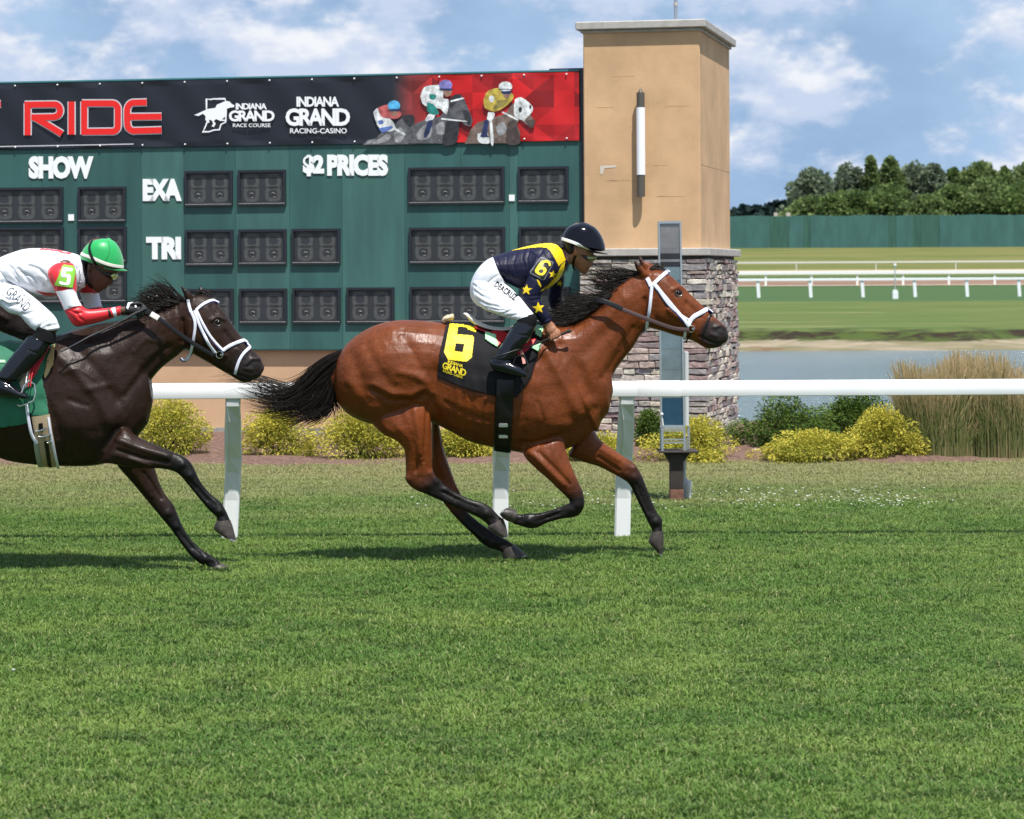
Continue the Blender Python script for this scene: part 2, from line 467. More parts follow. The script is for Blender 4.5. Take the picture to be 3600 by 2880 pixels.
def strands(name, guides, n, m, parent, spread=.012, width=.004, seed=1, segs=12, thick=0., taper=.25, wave=.006):
    """locks of hair between traced guide curves (lists of world points)"""
    rg = np.random.default_rng(seed); G = [crom([tuple(p) for p in g], 5) for g in guides]
    G = [np.array([g[int(round(i*(len(g)-1)/segs))] for i in range(segs+1)]) for g in G]
    V = []; F = []
    for s in range(n):
        a = rg.random()*(len(G)-1); i = int(a); f = a-i; C = G[i]*(1-f)+G[min(i+1, len(G)-1)]*f
        L = .55+.45*rg.random()**.6; t = np.linspace(0, 1, segs+1)
        idx = t*L*segs; i0 = np.minimum(idx.astype(int), segs-1); fr = idx-i0; C = C[i0]*(1-fr)[:, None]+C[i0+1]*fr[:, None]
        o0 = rg.normal(size=3)*spread*.35; o1 = rg.normal(size=3)*spread*1.6; ph = rg.random(3)*6.28; fq = 3+4*rg.random()
        C = C+o0+(t**1.3)[:, None]*o1+np.sin(t[:, None]*fq+ph)*wave*t[:, None]
        C[:, 1] += rg.normal()*thick
        w = width*(.6+.8*rg.random())*(1-(1-taper)*t**1.5)
        T = np.gradient(C, axis=0); T /= np.linalg.norm(T, axis=1)[:, None]+1e-9
        sd = np.cross(T, np.array([0, 1, 0])); sd /= np.linalg.norm(sd, axis=1)[:, None]+1e-9
        b = len(V)
        for j in range(segs+1):
            V += [C[j]+sd[j]*w[j]*.5, C[j]+np.array([0, -1, 0])*w[j]*.35, C[j]-sd[j]*w[j]*.5]
        for j in range(segs):
            F += [(b+j*3, b+j*3+1, b+j*3+4, b+j*3+3), (b+j*3+1, b+j*3+2, b+j*3+5, b+j*3+4)]
    return mk(name, V, F, m, parent, smooth=True)
def ball_vf(c, r, n=10, m=7, sc=(1, 1, 1)):
    V = []; F = []; c = Vector(c)
    for i in range(m+1):
        th = math.pi*i/m
        for k in range(n):
            a = 2*math.pi*k/n; V.append(c+Vector((r*sc[0]*math.sin(th)*math.cos(a), r*sc[1]*math.sin(th)*math.sin(a), r*sc[2]*math.cos(th))))
    for i in range(m):
        for k in range(n):
            j = (k+1) % n; F.append((i*n+k, (i+1)*n+k, (i+1)*n+j, i*n+j))
    return V, F
def ring_vf(c, R, r, ax_u, ax_v, n=20, k=6):
    pts = [Vector(c)+ax_u*R*math.cos(2*math.pi*i/n)+ax_v*R*math.sin(2*math.pi*i/n) for i in range(n+1)]
    return tube_vf(pts, r, k)
# ------------------------------------------------------------------ ground, water, far banks
M = {}
def ground_mat():
    m = bpy.data.materials.new('ground'); m.use_nodes = True; nt = m.node_tree; N = nt.nodes; L = nt.links; b = N['Principled BSDF']
    b.inputs['Roughness'].default_value = .9; b.inputs['Specular IOR Level'].default_value = .1
    g = N.new('ShaderNodeNewGeometry'); sp = N.new('ShaderNodeSeparateXYZ'); L.new(g.outputs['Position'], sp.inputs[0])
    def noise(scale, det=6, st=(1, 1, 1), rough=.6):
        mp = N.new('ShaderNodeMapping'); mp.inputs['Scale'].default_value = st; L.new(g.outputs['Position'], mp.inputs[0])
        n = N.new('ShaderNodeTexNoise'); n.inputs['Scale'].default_value = scale; n.inputs['Detail'].default_value = det; n.inputs['Roughness'].default_value = rough
        L.new(mp.outputs[0], n.inputs['Vector']); return n.outputs['Fac']
    def mr(x, a, b_, c=0, d=1):
        r = N.new('ShaderNodeMapRange'); 
        for i, v in enumerate((a, b_, c, d)): r.inputs[i+1].default_value = v
        L.new(x, r.inputs[0]); return r.outputs[0]
    def mx(f, a, b_):
        q = N.new('ShaderNodeMix'); q.data_type = 'RGBA'; L.new(f, q.inputs[0])
        for s, v in ((q.inputs[6], a), (q.inputs[7], b_)):
            if isinstance(v, tuple): s.default_value = (*v, 1)
            else: L.new(v, s)
        return q.outputs[2]
    def add(a, k, b_):
        q = N.new('ShaderNodeMath'); q.operation = 'MULTIPLY_ADD'; L.new(a, q.inputs[0]); q.inputs[1].default_value = k; L.new(b_, q.inputs[2]); return q.outputs[0]
    fine = noise(9., 8, (.5, 1, 1)); mid = noise(.35, 6, (.3, 1, 1)); wob = noise(.5, 5, (1, .5, 1))
    turf = mx(mr(mid, .38, .62), (.070, .115, .026), (.125, .150, .045))
    turf = mx(mr(fine, .4, .75, 0, .5), turf, (.17, .18, .075))
    turf = mx(mr(noise(1.3, 8, (.12, 1.6, 1), .7), .48, .66, 0, .8), turf, (.045, .075, .02))
    turf = mx(mr(noise(.22, 6, (.25, 1, 1), .6), .60, .70, 0, .7), turf, (.30, .28, .17))
    Yw = add(wob, 1.6, sp.outputs['Y'])                 # wandering edge lines
    near = mx(mr(noise(14., 6), .35, .65), (.035, .055, .015), (.075, .09, .03))
    c = mx(mr(sp.outputs['Y'], 33, 35), near, turf)
    # far green strip of the turf course, a deeper green
    c2 = mx(mr(sp.outputs['Y'], 148, 149), c, (.058, .104, .040))
    # dry grass of the embankment
    emb = mx(mr(noise(.8, 8, (.10, 1, 1), .7), .42, .60), (.105, .125, .035), (.17, .16, .06))
    c3 = mx(mr(sp.outputs['Y'], 201, 203), c2, emb)
    # bare shore: tan silt, brown undercut edge
    z = sp.outputs['Z']; zz = add(noise(.8, 7, (.5, 1, 1), .7), .34, z)
    silt = mx(mr(noise(1.2, 7, (.25, 1, 1)), .4, .6), (.30, .25, .18), (.17, .15, .085))
    silt = mx(mr(noise(.45, 4, (.6, 1, 1)), .56, .66), silt, (.15, .065, .04))
    shore = mx(mr(zz, -.20, -.15), silt, mx(mr(noise(1.1, 7, (.6, 1, 1), .7), .44, .56), (.032, .024, .016), (.06, .085, .022)))
    shore = mx(mr(zz, .09, .15), shore, c3)
    c4 = mx(mr(sp.outputs['Y'], 34, 36), c3, shore)
    c5 = mx(mr(sp.outputs['Y'], 89, 94), c4, c3)
    L.new(c5, b.inputs['Base Color'])
    bp = N.new('ShaderNodeBump'); bp.inputs['Strength'].default_value = .6; bp.inputs['Distance'].default_value = .05
    L.new(fine, bp.inputs['Height']); L.new(bp.outputs[0], b.inputs['Normal'])
    return m
PROF = [(-60, 0), (33, 0), (35, -.15), (38, -.8), (60, -1.6), (81, -.8), (83.4, -.56), (85, -.36), (85.9, -.25), (86.15, -.05), (92, 0), (130, .15), (165, .26), (180, .6), (186, .9),
        (200, 1.25), (203, 1.7), (206, 2.1), (225, 3.96), (300, 4.3), (600, 5), (2500, 8)]
def zprof(y):
    return float(np.interp(y, [p[0] for p in PROF], [p[1] for p in PROF]))
def build_ground():
    ys = [-60, -20, 0, 5, 10, 20, 33]+list(np.arange(33.5, 60, 1.5))+list(np.arange(60, 80, 4))+list(np.arange(80, 94, .35))+list(np.arange(94, 230, 3))+[260, 300, 600, 1200, 2500]
    xs = [-1500, -500, -200, -100, -60, -40]+list(np.arange(-30, 60, .8))+[70, 100, 200, 500, 1500]
    V = []; F = []; nx = len(xs)
    rg = np.random.default_rng(3); ph = rg.random(6)*6
    for y in ys:
        for x in xs:
            z = zprof(y)
            if 84 < y < 90:      # the ragged cut bank
                yy = y + .75*math.sin(x*.55+ph[0])+.4*math.sin(x*1.3+ph[1])+.25*math.sin(x*3.1+ph[2]); z = zprof(yy)+.04*math.sin(x*5.3+ph[3])
            V.append((x, y, z))
    for j in range(len(ys)-1):
        for i in range(nx-1): F.append((j*nx+i, j*nx+i+1, (j+1)*nx+i+1, (j+1)*nx+i))
    tag(mk('ground', V, F, ground_mat(), None, (0, 0, 0), smooth=True), kind='structure')
    wm = bpy.data.materials.new('water'); wm.use_nodes = True; nt = wm.node_tree; N = nt.nodes; L = nt.links; b = N['Principled BSDF']
    b.inputs['Base Color'].default_value = (.13, .19, .23, 1); b.inputs['Roughness'].default_value = .12; b.inputs['IOR'].default_value = 1.33
    g = N.new('ShaderNodeNewGeometry'); mp = N.new('ShaderNodeMapping'); mp.inputs['Scale'].default_value = (.7, 2.2, 1); L.new(g.outputs['Position'], mp.inputs[0])
    n = N.new('ShaderNodeTexNoise'); n.inputs['Scale'].default_value = 2.0; n.inputs['Detail'].default_value = 7; L.new(mp.outputs[0], n.inputs['Vector'])
    bp = N.new('ShaderNodeBump'); bp.inputs['Strength'].default_value = 1.0; bp.inputs['Distance'].default_value = .5
    L.new(n.outputs['Fac'], bp.inputs['Height']); L.new(bp.outputs[0], b.inputs['Normal'])
    tag(mk('pond_water', [(-200, 34, -.6), (200, 34, -.6), (200, 85, -.6), (-200, 85, -.6)], [(0, 1, 2, 3)], wm, None, (0, 60, -.6)), kind='structure')
    dm = mat('dirt', (.20, .115, .075), .95, noise=.2, nscale=.5, coords='World', nstretch=(.2, 1, 1))
    V = []; F = []
    for i, y in enumerate((186.6, 193, 200)):
        for x in (-300, 300): V.append((x, y, zprof(y)+.03))
    F = [(0, 1, 3, 2), (2, 3, 5, 4)]
    tag(mk('dirt_track', V, F, dm, None, (0, 193, 1)), kind='structure')
    em = mat('pale_sand', (.45, .38, .27), .95)
    tag(mk('sand_edge', [(-300, 185.2, zprof(185.2)+.03), (300, 185.2, zprof(185.2)+.03), (300, 186.5, zprof(186.5)+.03), (-300, 186.5, zprof(186.5)+.03)], [(0, 1, 2, 3)], em, None, (0, 186, 1)), kind='structure')
build_ground()

# ------------------------------------------------------------------ mulch bed
def build_mulch():
    m = mat('mulch', (.20, .115, .085), .95, col2=(.09, .05, .035), nscale=22, ndetail=8, bump=1.0, bscale=45, coords='World', contrast=(.35, .62))
    xs = np.arange(-12, 11, .12); ys = np.arange(25.4, 33, .12); V = []; F = []; rg = np.random.default_rng(5)
    for y in ys:
        for x in xs:
            e = .18*math.sin(x*1.1)+.1*math.sin(x*2.7+1)+.06*math.sin(x*6.3)
            inside = (y-(25.75+e))
            z = .004 + (.035+.02*math.sin(x*3+y*2)+rg.random()*.025)*max(0, min(1, inside*2.5)) if inside > 0 else -.03
            V.append((x, y, z))
    nx = len(xs)
    for j in range(len(ys)-1):
        for i in range(nx-1): F.append((j*nx+i, j*nx+i+1, (j+1)*nx+i+1, (j+1)*nx+i))
    tag(mk('mulch_bed', V, F, m, None, (0, 29, 0)), kind='structure')
build_mulch()

# ------------------------------------------------------------------ tower and tote board: one wall line, turned a little from the camera
YAW = math.radians(12.0)
E1 = Vector((math.cos(YAW), -math.sin(YAW), 0)); E2 = Vector((math.sin(YAW), math.cos(YAW), 0))      # along the front (to the right), and back into depth
CORN = P(2467, 1559, 29.5); CORN.z = 0.0
def local(p, o=CORN): d = p-o; return d.dot(E1), d.z
def fl(px, py, back=0.0):
    """photo pixel -> (along, up) on the plane parallel to the tower front, `back` metres behind it"""
    return local(on_plane(px, py, CORN+E2*back, E2))
def W(a, b, c): return CORN+E1*a+E2*b+Z*c            # along, back, up
stucco = mat('stucco', (.60, .385, .215), .92, noise=.12, nscale=1.8, bump=.35, bscale=140, coords='Object')
capm = mat('cast_stone', (.42, .40, .37), .85, noise=.12, nscale=9, bump=.3, bscale=90)
mortar = mat('mortar', (.085, .078, .07), .95, noise=.2, nscale=20, bump=.4, bscale=60)
def build_tower():
    t = thing('tower', 'tan stucco tower with grey cap above a base of stacked mauve and cream stone', 'tower', tuple(W(0, 0, 0)))
    xl, _ = fl(2052, 600); ztop = fl(2462, 100)[1]; zled1 = fl(2474, 872)[1]; zled0 = fl(2474, 899)[1]
    # depth of the tower from the far right edge
    q = on_plane(2566, 600, CORN, E1); dep = (q-CORN).dot(E2)
    m = MB(); m.cbox(CORN, E1, E2, Z, xl, 0, 0, dep, zled1-.02, ztop+.02, .012)
    m.build('shaft', stucco, t)
    # faint joints in the stucco: shallow grooves as thin dark lines
    groove = mat('stucco_joint', (.55, .35, .19), .95)
    g = MB()
    rg = random.Random(4)
    for py in (263, 372, 580, 632, 690):
        zz = fl(2460, py)[1]
        for k in range(2):
            a0 = xl+.1+rg.random()*.9; a1 = min(a0+.1+rg.random()*.22, -.03); g.box(CORN, E1, E2, Z, a0, a1, -.0015, .004, zz, zz+.005)
    zz = fl(2460, 578)[1]; g.box(CORN, E1, E2, Z, -.002, .0015, .02, dep-.02, zz-.0, zz+.006)
    g.build('joint', groove, t)
    scar = mat('bare_plaster', (.62, .55, .46), .9)
    z1 = fl(2110, 583)[1]; a0 = fl(2110, 583)[0]; a1 = fl(2170, 583)[0]
    s = MB(); s.add([W(a0, -.003, z1), W(a1, -.003, z1+.004), W(a1-.02, -.003, z1-.022), W(a0+.05, -.003, z1-.03), W(a0+.025, -.003, z1-.10), W(a0, -.003, z1-.09)], [(0, 1, 2, 3), (0, 3, 4, 5)])
    s.build('plaster_scar', scar, t)
    # cap: sloping under side like the photograph, overhanging all round
    ov = .075; zc0 = fl(2462, 97)[1]; zc1 = zc0+.09
    c = MB(); c.cbox(CORN, E1, E2, Z, xl-ov, ov, -ov, dep+ov, zc0, zc1, .01); c.cbox(CORN, E1, E2, Z, xl-ov*.35, ov*.35, -ov*.35, dep+ov*.35, zc0-.035, zc0-.002, .008)
    c.build('cap', capm, t)
    so = .06
    l = MB(); l.cbox(CORN, E1, E2, Z, xl-so-.03, so+.055, -so-.055, dep+so+.05, zled0, zled1, .008)
    l.build('ledge', capm, t)
    k = MB(); k.box(CORN, E1, E2, Z, xl-so+.02, so-.02, -so+.02, dep+so-.02, -.1, zled0)
    k.build('core', mortar, t)
    b = MB(); b.cbox(CORN, E1, E2, Z, xl-so-.02, so+.03, -so-.03, dep+so+.03, -.12, .13, .01)
    b.build('plinth', mat('concrete', (.40, .37, .33), .9, noise=.15, nscale=6, bump=.3), t)
    # ledgestones, course by course
    cols = [(.43, .38, .31), (.52, .47, .38), (.33, .30, .27), (.28, .20, .19), (.33, .235, .22), (.22, .18, .175), (.47, .42, .37), (.58, .54, .46), (.28, .26, .26), (.40, .32, .28)]
    mats = [mat('stone_'+n, c, .9, noise=.28, nscale=18, bump=.5, bscale=50) for n, c in zip('abcdefghij', cols)]
    for mm in mats: mm.name = 'ledgestone'
    rg = random.Random(11)
    def stone(face, a0, a1, z0, z1):
        pr = .012+rg.random()*.035; h = z1-z0; w = a1-a0; j = lambda s: (rg.random()-.5)*s
        g_ = .004
        # irregular slab: 8-gon face, bevelled to the wall
        n = 3 if w > .16 else 2
        top = [(a0+g_+w*i/n*.98, z1-g_+j(h*.22)) for i in range(n+1)]; bot = [(a0+g_+w*i/n*.98, z0+g_+j(h*.22)) for i in range(n+1)]
        o = list(bot)+list(reversed(top)); cx = (a0+a1)/2; cz = (z0+z1)/2
        inn = [(cx+(x-cx)*(1-.014/max(w, .05))*.99, cz+(z-cz)*.78) for x, z in o]
        m_ = len(o)
        f = (lambda a, d, z: W(a, -so-d, z)) if face == 'front' else (lambda a, d, z: CORN+E2*a+E1*(so+d)+Z*z)
        V = [f(x, -.04, z) for x, z in o]+[f(x, pr*.6, z) for x, z in o]+[f(x, pr+j(.008), z) for x, z in inn]
        F = [tuple(range(2*m_, 3*m_))]
        for r in (0, 1):
            for i in range(m_):
                q_ = (i+1) % m_; F.append((r*m_+i, r*m_+q_, (r+1)*m_+q_, (r+1)*m_+i))
        if face != 'front': F = [tuple(reversed(x)) for x in F]; 
        F = [tuple(x) for x in F]
        mk('stone', V, F, rg.choice(mats), t)
    z = .13
    while z < zled0-.05:
        h = rg.choice((.042, .05, .06, .07, .082)); z1 = min(z+h, zled0-.012)
        a = xl-so+.02
        while a < so-.005:
            w = rg.choice((.13, .18, .24, .3, .36)); a1 = a+w
            if a1 > so-.12: a1 = so+rg.random()*.02
            stone('front', a, a1, z, z1); a = a1
        a = -so+.01
        while a < dep+so-.02:
            w = rg.choice((.1, .16, .24, .32)); a1 = a+w
            if a1 > dep+so-.1: a1 = dep+so
            stone('side', a, a1, z+(rg.random()-.5)*.02, z1+(rg.random()-.5)*.02); a = a1
        z = z1
    return xl, dep, zc1
TXL, TDEP, TTOP = build_tower()
def build_wall_lamp():
    a, _ = fl(2257, 480); zt = fl(2257, 318)[1]; z1 = fl(2257, 380)[1]; z2 = fl(2257, 616)[1]; z3 = fl(2257, 693)[1]
    t = thing('wall_lamp', 'tall slim wall lamp with white tube between bronze ends on the tan tower', 'wall lamp', tuple(W(a, -.08, z3)))
    bz = mat('bronze_paint', (.11, .10, .085), .5, metal=.3); wh = mat('white_diffuser', (.85, .87, .9), .3)
    c = lambda z: W(a, -.085, z)
    MB().tube([c(z1-.01), c(zt-.03), c(zt-.03), c(zt+.02)], [.045, .045, .03, .006], 16).build('top_housing', bz, t, True)
    MB().tube([c(z3), c(z2+.01)], .045, 16).build('bottom_housing', bz, t, True)
    MB().tube([c(z2), c(z1)], .05, 18).build('diffuser', wh, t, True)
    for z in (zt-.12, z3+.12): MB().box(O0+c(z), E1, E2, Z, -.02, .02, 0, .087, -.03, .03).build('bracket', bz, t)
build_wall_lamp()
def build_mast():
    p = W(fl(2364, 60)[0], .25, TTOP)
    MBs = MB().tube([p, p+Z*2.4], .02, 12); o = MBs.build('mast', mat('galvanised_mast', (.38, .42, .45), .4, metal=.6), None, True, tuple(p))
    MB().tube([p+Z*.18, p+Z*.2, p+Z*.22], [.024, .026, .024], 10).build('collar', capm, o, True)
    tag(o, 'thin grey metal mast rising from the roof of the tan tower', 'mast')
build_mast()

# ------------------------------------------------------------------ tote board
BB = .12                     # board face sits this far behind the tower front
def bl(px, py): return fl(px, py, BB)
def WB(a, d, z): return W(a, BB-d, z)               # d = proud of the board face
green = mat('board_green', (.029, .100, .090), .55, noise=.17, nscale=1.8, objvar=.10, ndetail=5, nstretch=(2.2, 2.2, .35))
green2 = mat('board_green_pale', (.044, .128, .112), .55, noise=.17, nscale=1.8, objvar=.08, ndetail=5, nstretch=(2.2, 2.2, .35))
frame_m = mat('black_frame', (.018, .02, .028), .35)
glass_m = mat('dark_screen', (.028, .031, .035), .5, noise=.12, nscale=6)
digit_m = mat('unlit_digit', (.066, .070, .070), .6, noise=.15, nscale=30)
white_l = mat('white_letter', (.88, .90, .90), .5)
def text_flat(name, s, x0, x1, y0, y1, m, parent, bold=.02, d=.012, thick=.01, spacing=1., conv=None, shear=0.):
    """raised lettering on the board between photo pixel columns x0..x1 and rows y0 (top) .. y1"""
    V, T = text_polys(s, bold, shear, spacing); a0, zb = (conv or bl)(x0, y1); a1, zt = (conv or bl)(x1, y0)
    a0b, zbb = (conv or bl)(x1, y1)
    n = len(V); pts = []
    for dd in (d, d-thick):
        for v in V:
            z0_ = zb+(zbb-zb)*v[0]; pts.append(WB(a0+(a1-a0)*v[0], dd, z0_+(zt-zbb)*v[1]))
    F = [t for t in T]; ed = {}
    for t in T:
        for i in range(3):
            e = (t[i], t[(i+1) % 3]); ed[e] = 1
    side = [(e[1], e[0], e[0]+n, e[1]+n) for e in ed if (e[1], e[0]) not in ed]
    o = mk(name, pts, F+side, m, parent); o['kind'] = 'stuff'; return o
def build_board():
    t = thing('tote_board', 'green racetrack tote board with unlit digit windows and white lettering', 'scoreboard', tuple(WB(-6, 0, 0)))
    aR = bl(2047, 800)[0]; aL = bl(-420, 800)[0]
    zb = bl(1200, 1228)[1]; z5 = bl(1000, 512)[1]; zt = bl(1000, 279)[1]
    m = MB(); m.box(CORN, E1, E2, Z, aL, aR, BB+.02, BB+.7, zb, zt+.02); m.build('cabinet', mat('cabinet_green', (.02, .085, .075), .6), t)
    # face sheets
    cols = [-420, 148, 498, 648, 830, 1018, 1204, 1424, 1622, 1792, 1822, 2047]
    rows = [512, 700, 965, 1228]
    pale = {(1, 0), (2, 0), (2, 1), (2, 2), (5, 0), (5, 1), (6, 0), (6, 1), (6, 2), (9, 0), (9, 1), (9, 2), (4, 1)}
    for i in range(len(cols)-1):
        a0 = bl(cols[i], 900)[0]; a1 = bl(cols[i+1], 900)[0]
        m = MB(); m.box(CORN, E1, E2, Z, a0+.0015, a1-.0015, BB, BB+.019, zb-.0, z5)
        m.build('sheet', green2 if i in (2, 6, 9, 4) else green, t)
    # teal cap rail along the top, dark frame at the right end
    MB().box(CORN, E1, E2, Z, aL, aR-.02, BB-.01, BB+.05, zt+.022, zt+.04).build('top_rail', mat('teal_trim', (.05, .2, .22), .4), t)
    MB().box(CORN, E1, E2, Z, aR-.0, aR+.03, BB-.05, BB+.1, zb, zt+.045).build('end_frame', frame_m, t)
    MB().box(CORN, E1, E2, Z, aL, aR, BB-.012, BB+.05, zb-.015, zb-.002).build('bottom_trim', mat('dark_trim', (.015, .05, .045), .6), t)
    a6 = bl(1925, 270)[0]; MB().box(CORN, E1, E2, Z, a6, aR+.1, BB+.1, BB+.5, zt+.03, zt+.065).build('rear_beam', mat('navy_beam', (.03, .035, .09), .5), t)
    def window(x0, y0, x1, y1, nd):
        a0, z1 = bl(x0, y0); a1, z0 = bl(x1, y1); fw = .028
        p = MB().box(CORN, E1, E2, Z, a0+fw*.5, a1-fw*.5, BB-.006, BB+.004, z0+fw*.5, z1-fw*.5).build('digit_window', glass_m, t)
        f = MB()
        for (u0, u1, w0, w1) in ((a0, a1, z1-fw, z1), (a0, a1, z0, z0+fw), (a0, a0+fw, z0+fw, z1-fw), (a1-fw, a1, z0+fw, z1-fw)):
            f.box(CORN, E1, E2, Z, u0, u1, BB-.035, BB+.003, w0, w1)
        f.build('frame', frame_m, p)
        l_ = MB().box(CORN, E1, E2, Z, a0+.01, a1-.01, BB-.037, BB-.0355, z0+fw-.006, z0+fw-.001); l_.build('edge_line', capm, p)
        w = (a1-a0-2*fw)/nd; h = z1-z0-2*fw
        for k in range(nd):
            c = a0+fw+w*(k+.5); d = MB()
            for s in (1, -1):       # two stacked loops of the 8
                cz = (z0+z1)/2+s*h*.205; R = []
                for ri, (rx, rz) in enumerate(((w*.36, h*.255), (w*.20, h*.125))):
                    for i in range(20):
                        an = 2*math.pi*i/20; ca, sa = math.cos(an), math.sin(an)
                        R.append(W(c+rx*math.copysign(abs(ca)**.6, ca), BB-.0075, cz+rz*math.copysign(abs(sa)**.6, sa)))
                d.add(R, [(i, (i+1) % 20, 20+(i+1) % 20, 20+i) for i in range(20)])
            d.build('digit', digit_m, p)
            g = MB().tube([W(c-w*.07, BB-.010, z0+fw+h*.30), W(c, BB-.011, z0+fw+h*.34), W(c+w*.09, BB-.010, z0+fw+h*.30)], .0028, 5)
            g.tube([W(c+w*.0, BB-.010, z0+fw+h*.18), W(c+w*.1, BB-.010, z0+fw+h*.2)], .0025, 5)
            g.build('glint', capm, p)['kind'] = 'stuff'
    for (x0, y0, x1, y1, nd) in (
        (-112, 662, 224, 784, 4), (276, 658, 445, 781, 2), (651, 602, 820, 725, 2), (838, 599, 1007, 722, 2), (1437, 590, 1775, 717, 4), (1822, 587, 2000, 713, 2),
        (-112, 802, 226, 925, 4), (277, 799, 447, 923, 2), (654, 809, 822, 935, 2), (840, 807, 1009, 932, 2), (1027, 805, 1198, 930, 2), (1440, 801, 1777, 927, 4), (1826, 798, 2003, 925, 2),
        (-112, 944, 226, 1066, 4), (278, 942, 447, 1064, 2), (652, 1016, 823, 1140, 2), (843, 1015, 1011, 1139, 2), (1030, 1013, 1199, 1138, 2), (1220, 1011, 1388, 1138, 2), (1443, 1009, 1776, 1136, 4), (1828, 1008, 2004, 1135, 2)):
        window(x0, y0, x1, y1, nd)
    for s, x0, x1, y0, y1, sp in (('SHOW', 102, 330, 549, 629, .92), ('EXA', 503, 639, 629, 707, .9), ('TRI', 515, 637, 833, 912, .9), ('SUP', 509, 637, 1038, 1118, .9), ('$2', 1066, 1140, 545, 620, .95), ('PRICES', 1151, 1365, 543, 619, .92)):
        text_flat('lettering', s, x0, x1, y0, y1, white_l, t, bold=.06, spacing=sp)
    for x0, y0 in ((241, 754), (1790, 685)):
        a0, z1 = bl(x0, y0); a1, z0 = bl(x0+20, y0+22); MB().box(CORN, E1, E2, Z, a0, a1, BB-.012, BB-.002, z0, z1).build('decimal_point', white_l, t)
    # tan wall that carries the board, with its grey footing
    wl = thing('retaining_wall', 'tan stucco wall that carries the green tote board, on a grey footing', 'wall', tuple(WB(-6, 0, 0)))
    MB().box(CORN, E1, E2, Z, aL, TXL-.02, BB+.06, BB+.66, .12, zb-.017).build('wall_face', mat('wall_stucco', (.56, .36, .215), .92, noise=.06, nscale=2, bump=.2, bscale=120), wl)
    MB().box(CORN, E1, E2, Z, aL, TXL-.09, BB-.04, BB+.7, -.1, .118).build('footing', mat('footing_concrete', (.27, .25, .22), .9, noise=.2, nscale=7), wl)
    # banner
    bt = thing('banner', 'long black and red vinyl banner along the top of the green tote board', 'banner', tuple(WB(-6, .03, zt)))
    z0 = z5+.004; z1 = zt+.012
    vin = bpy.data.materials.new('banner_vinyl'); vin.use_nodes = True; b = vin.node_tree.nodes['Principled BSDF']; b.inputs['Roughness'].default_value = .42
    at = vin.node_tree.nodes.new('ShaderNodeAttribute'); at.attribute_name = 'Col'; vin.node_tree.links.new(at.outputs['Color'], b.inputs['Base Color'])
    # a slightly billowing sheet; its print: near-black, turning into red facets at the right
    na, nz = 0, 60; V = []; Cc = []; rg = np.random.default_rng(8)
    aE = aR-.025
    ax = np.concatenate([np.linspace(aL, bl(1370, 400)[0], 170)[:-1], np.linspace(bl(1370, 400)[0], aE, 560)]); na = len(ax); az = np.linspace(z0, z1, nz)
    black = np.array((.012, .014, .022)); a_red0 = bl(1380, 400)[0]; a_red1 = bl(1570, 400)[0]; H = z1-z0; s_ = H/4.1
    tri = {}
    def tone(u, w):
        i = math.floor(u/s_*.8); r_ = math.floor(w/s_); fu = u/s_*.8-i; fw_ = w/s_-r_
        up = (i+r_) % 2 == 0; side = (fu > fw_) if up else (fu > 1-fw_)
        k = (i, r_, side)
        if k not in tri: tri[k] = rg.random()
        return tri[k]
    for w in az:
        for u in ax:
            e = min(1, (w-z0)/.06, (z1-w)/.06)
            V.append(WB(u, .022+.007*e*(math.sin(u*5.1)+.6*math.sin(u*11+w*9))*1.0, w))
    for j in range(nz-1):
        for i in range(na-1):
            u = (ax[i]+ax[i+1])/2; w = (az[j]+az[j+1])/2-z0; k = max(0, min(1, (u-a_red0)/(a_red1-a_red0)))
            tn = tone(u-a_red0, w); rd = np.array((.62, .012, .014))*(.35+.75*tn)
            gr = np.array((.05, .028, .026))*(.6+1.2*tn)
            c = black*(1-min(1, k*3))+ (gr*(1-k)+rd*k)*min(1, k*3); Cc.append((*c, 1))
    F = [(j*na+i, j*na+i+1, (j+1)*na+i+1, (j+1)*na+i) for j in range(nz-1) for i in range(na-1)]
    mk('vinyl', V, F, vin, bt, attrs={'Col': ('FACE', 'FLOAT_COLOR', np.array(Cc))})
    ey = MB()
    for k in range(-3, 14):
        px = 57+149*k
        if px > 2035: break
        for row in (zt-.012, z5+.03):
            ey.add(*ball_vf(WB(bl(px, 400)[0], .034, row), .011, 8, 4))
    ey.build('eyelets', white_l, bt)['kind'] = 'stuff'
    ND = [0]
    def flat(name, polys, m, d=.034, conv=bl):
        """flat print: each outline (photo pixels) filled; nested outlines are cut with a bridge-free even-odd fill"""
        for q in polys:
            ND[0] += 1; dd = d+.00025*ND[0]
            Vv = [WB(conv(*p)[0], dd, conv(*p)[1]) for p in q]
            Ff = [tuple(t_) for t_ in tessellate_polygon([[Vector((p[0], -p[1], 0)) for p in q]])]
            Ff = [t_ if (Vv[t_[1]]-Vv[t_[0]]).cross(Vv[t_[2]]-Vv[t_[0]]).dot(E2) < 0 else (t_[0], t_[2], t_[1]) for t_ in Ff]
            acc.setdefault((name, m), MB()).add(Vv, Ff)
    acc = {}
    def stroke(name, pl, w, m, d=.034):
        """a drawn line of even width (photo pixels)"""
        ND[0] += 1; pts = [np.array(p, float) for p in pl]; L = []; R = []
        for i, p in enumerate(pts):
            t_ = pts[min(i+1, len(pts)-1)]-pts[max(i-1, 0)]; t_ /= max(np.linalg.norm(t_), 1e-6); n_ = np.array([-t_[1], t_[0]])*w/2
            if 0 < i < len(pts)-1:
                a_ = pts[i]-pts[i-1]; b_ = pts[i+1]-pts[i]; a_ /= np.linalg.norm(a_); b_ /= np.linalg.norm(b_); n_ = n_/max(.55, math.sqrt(max(.0, (1+a_.dot(b_))/2)))
            L.append(p+n_); R.append(p-n_)
        dd = d+.00025*ND[0]; V = [WB(bl(*p)[0], dd, bl(*p)[1]) for p in L+R]; n = len(pts)
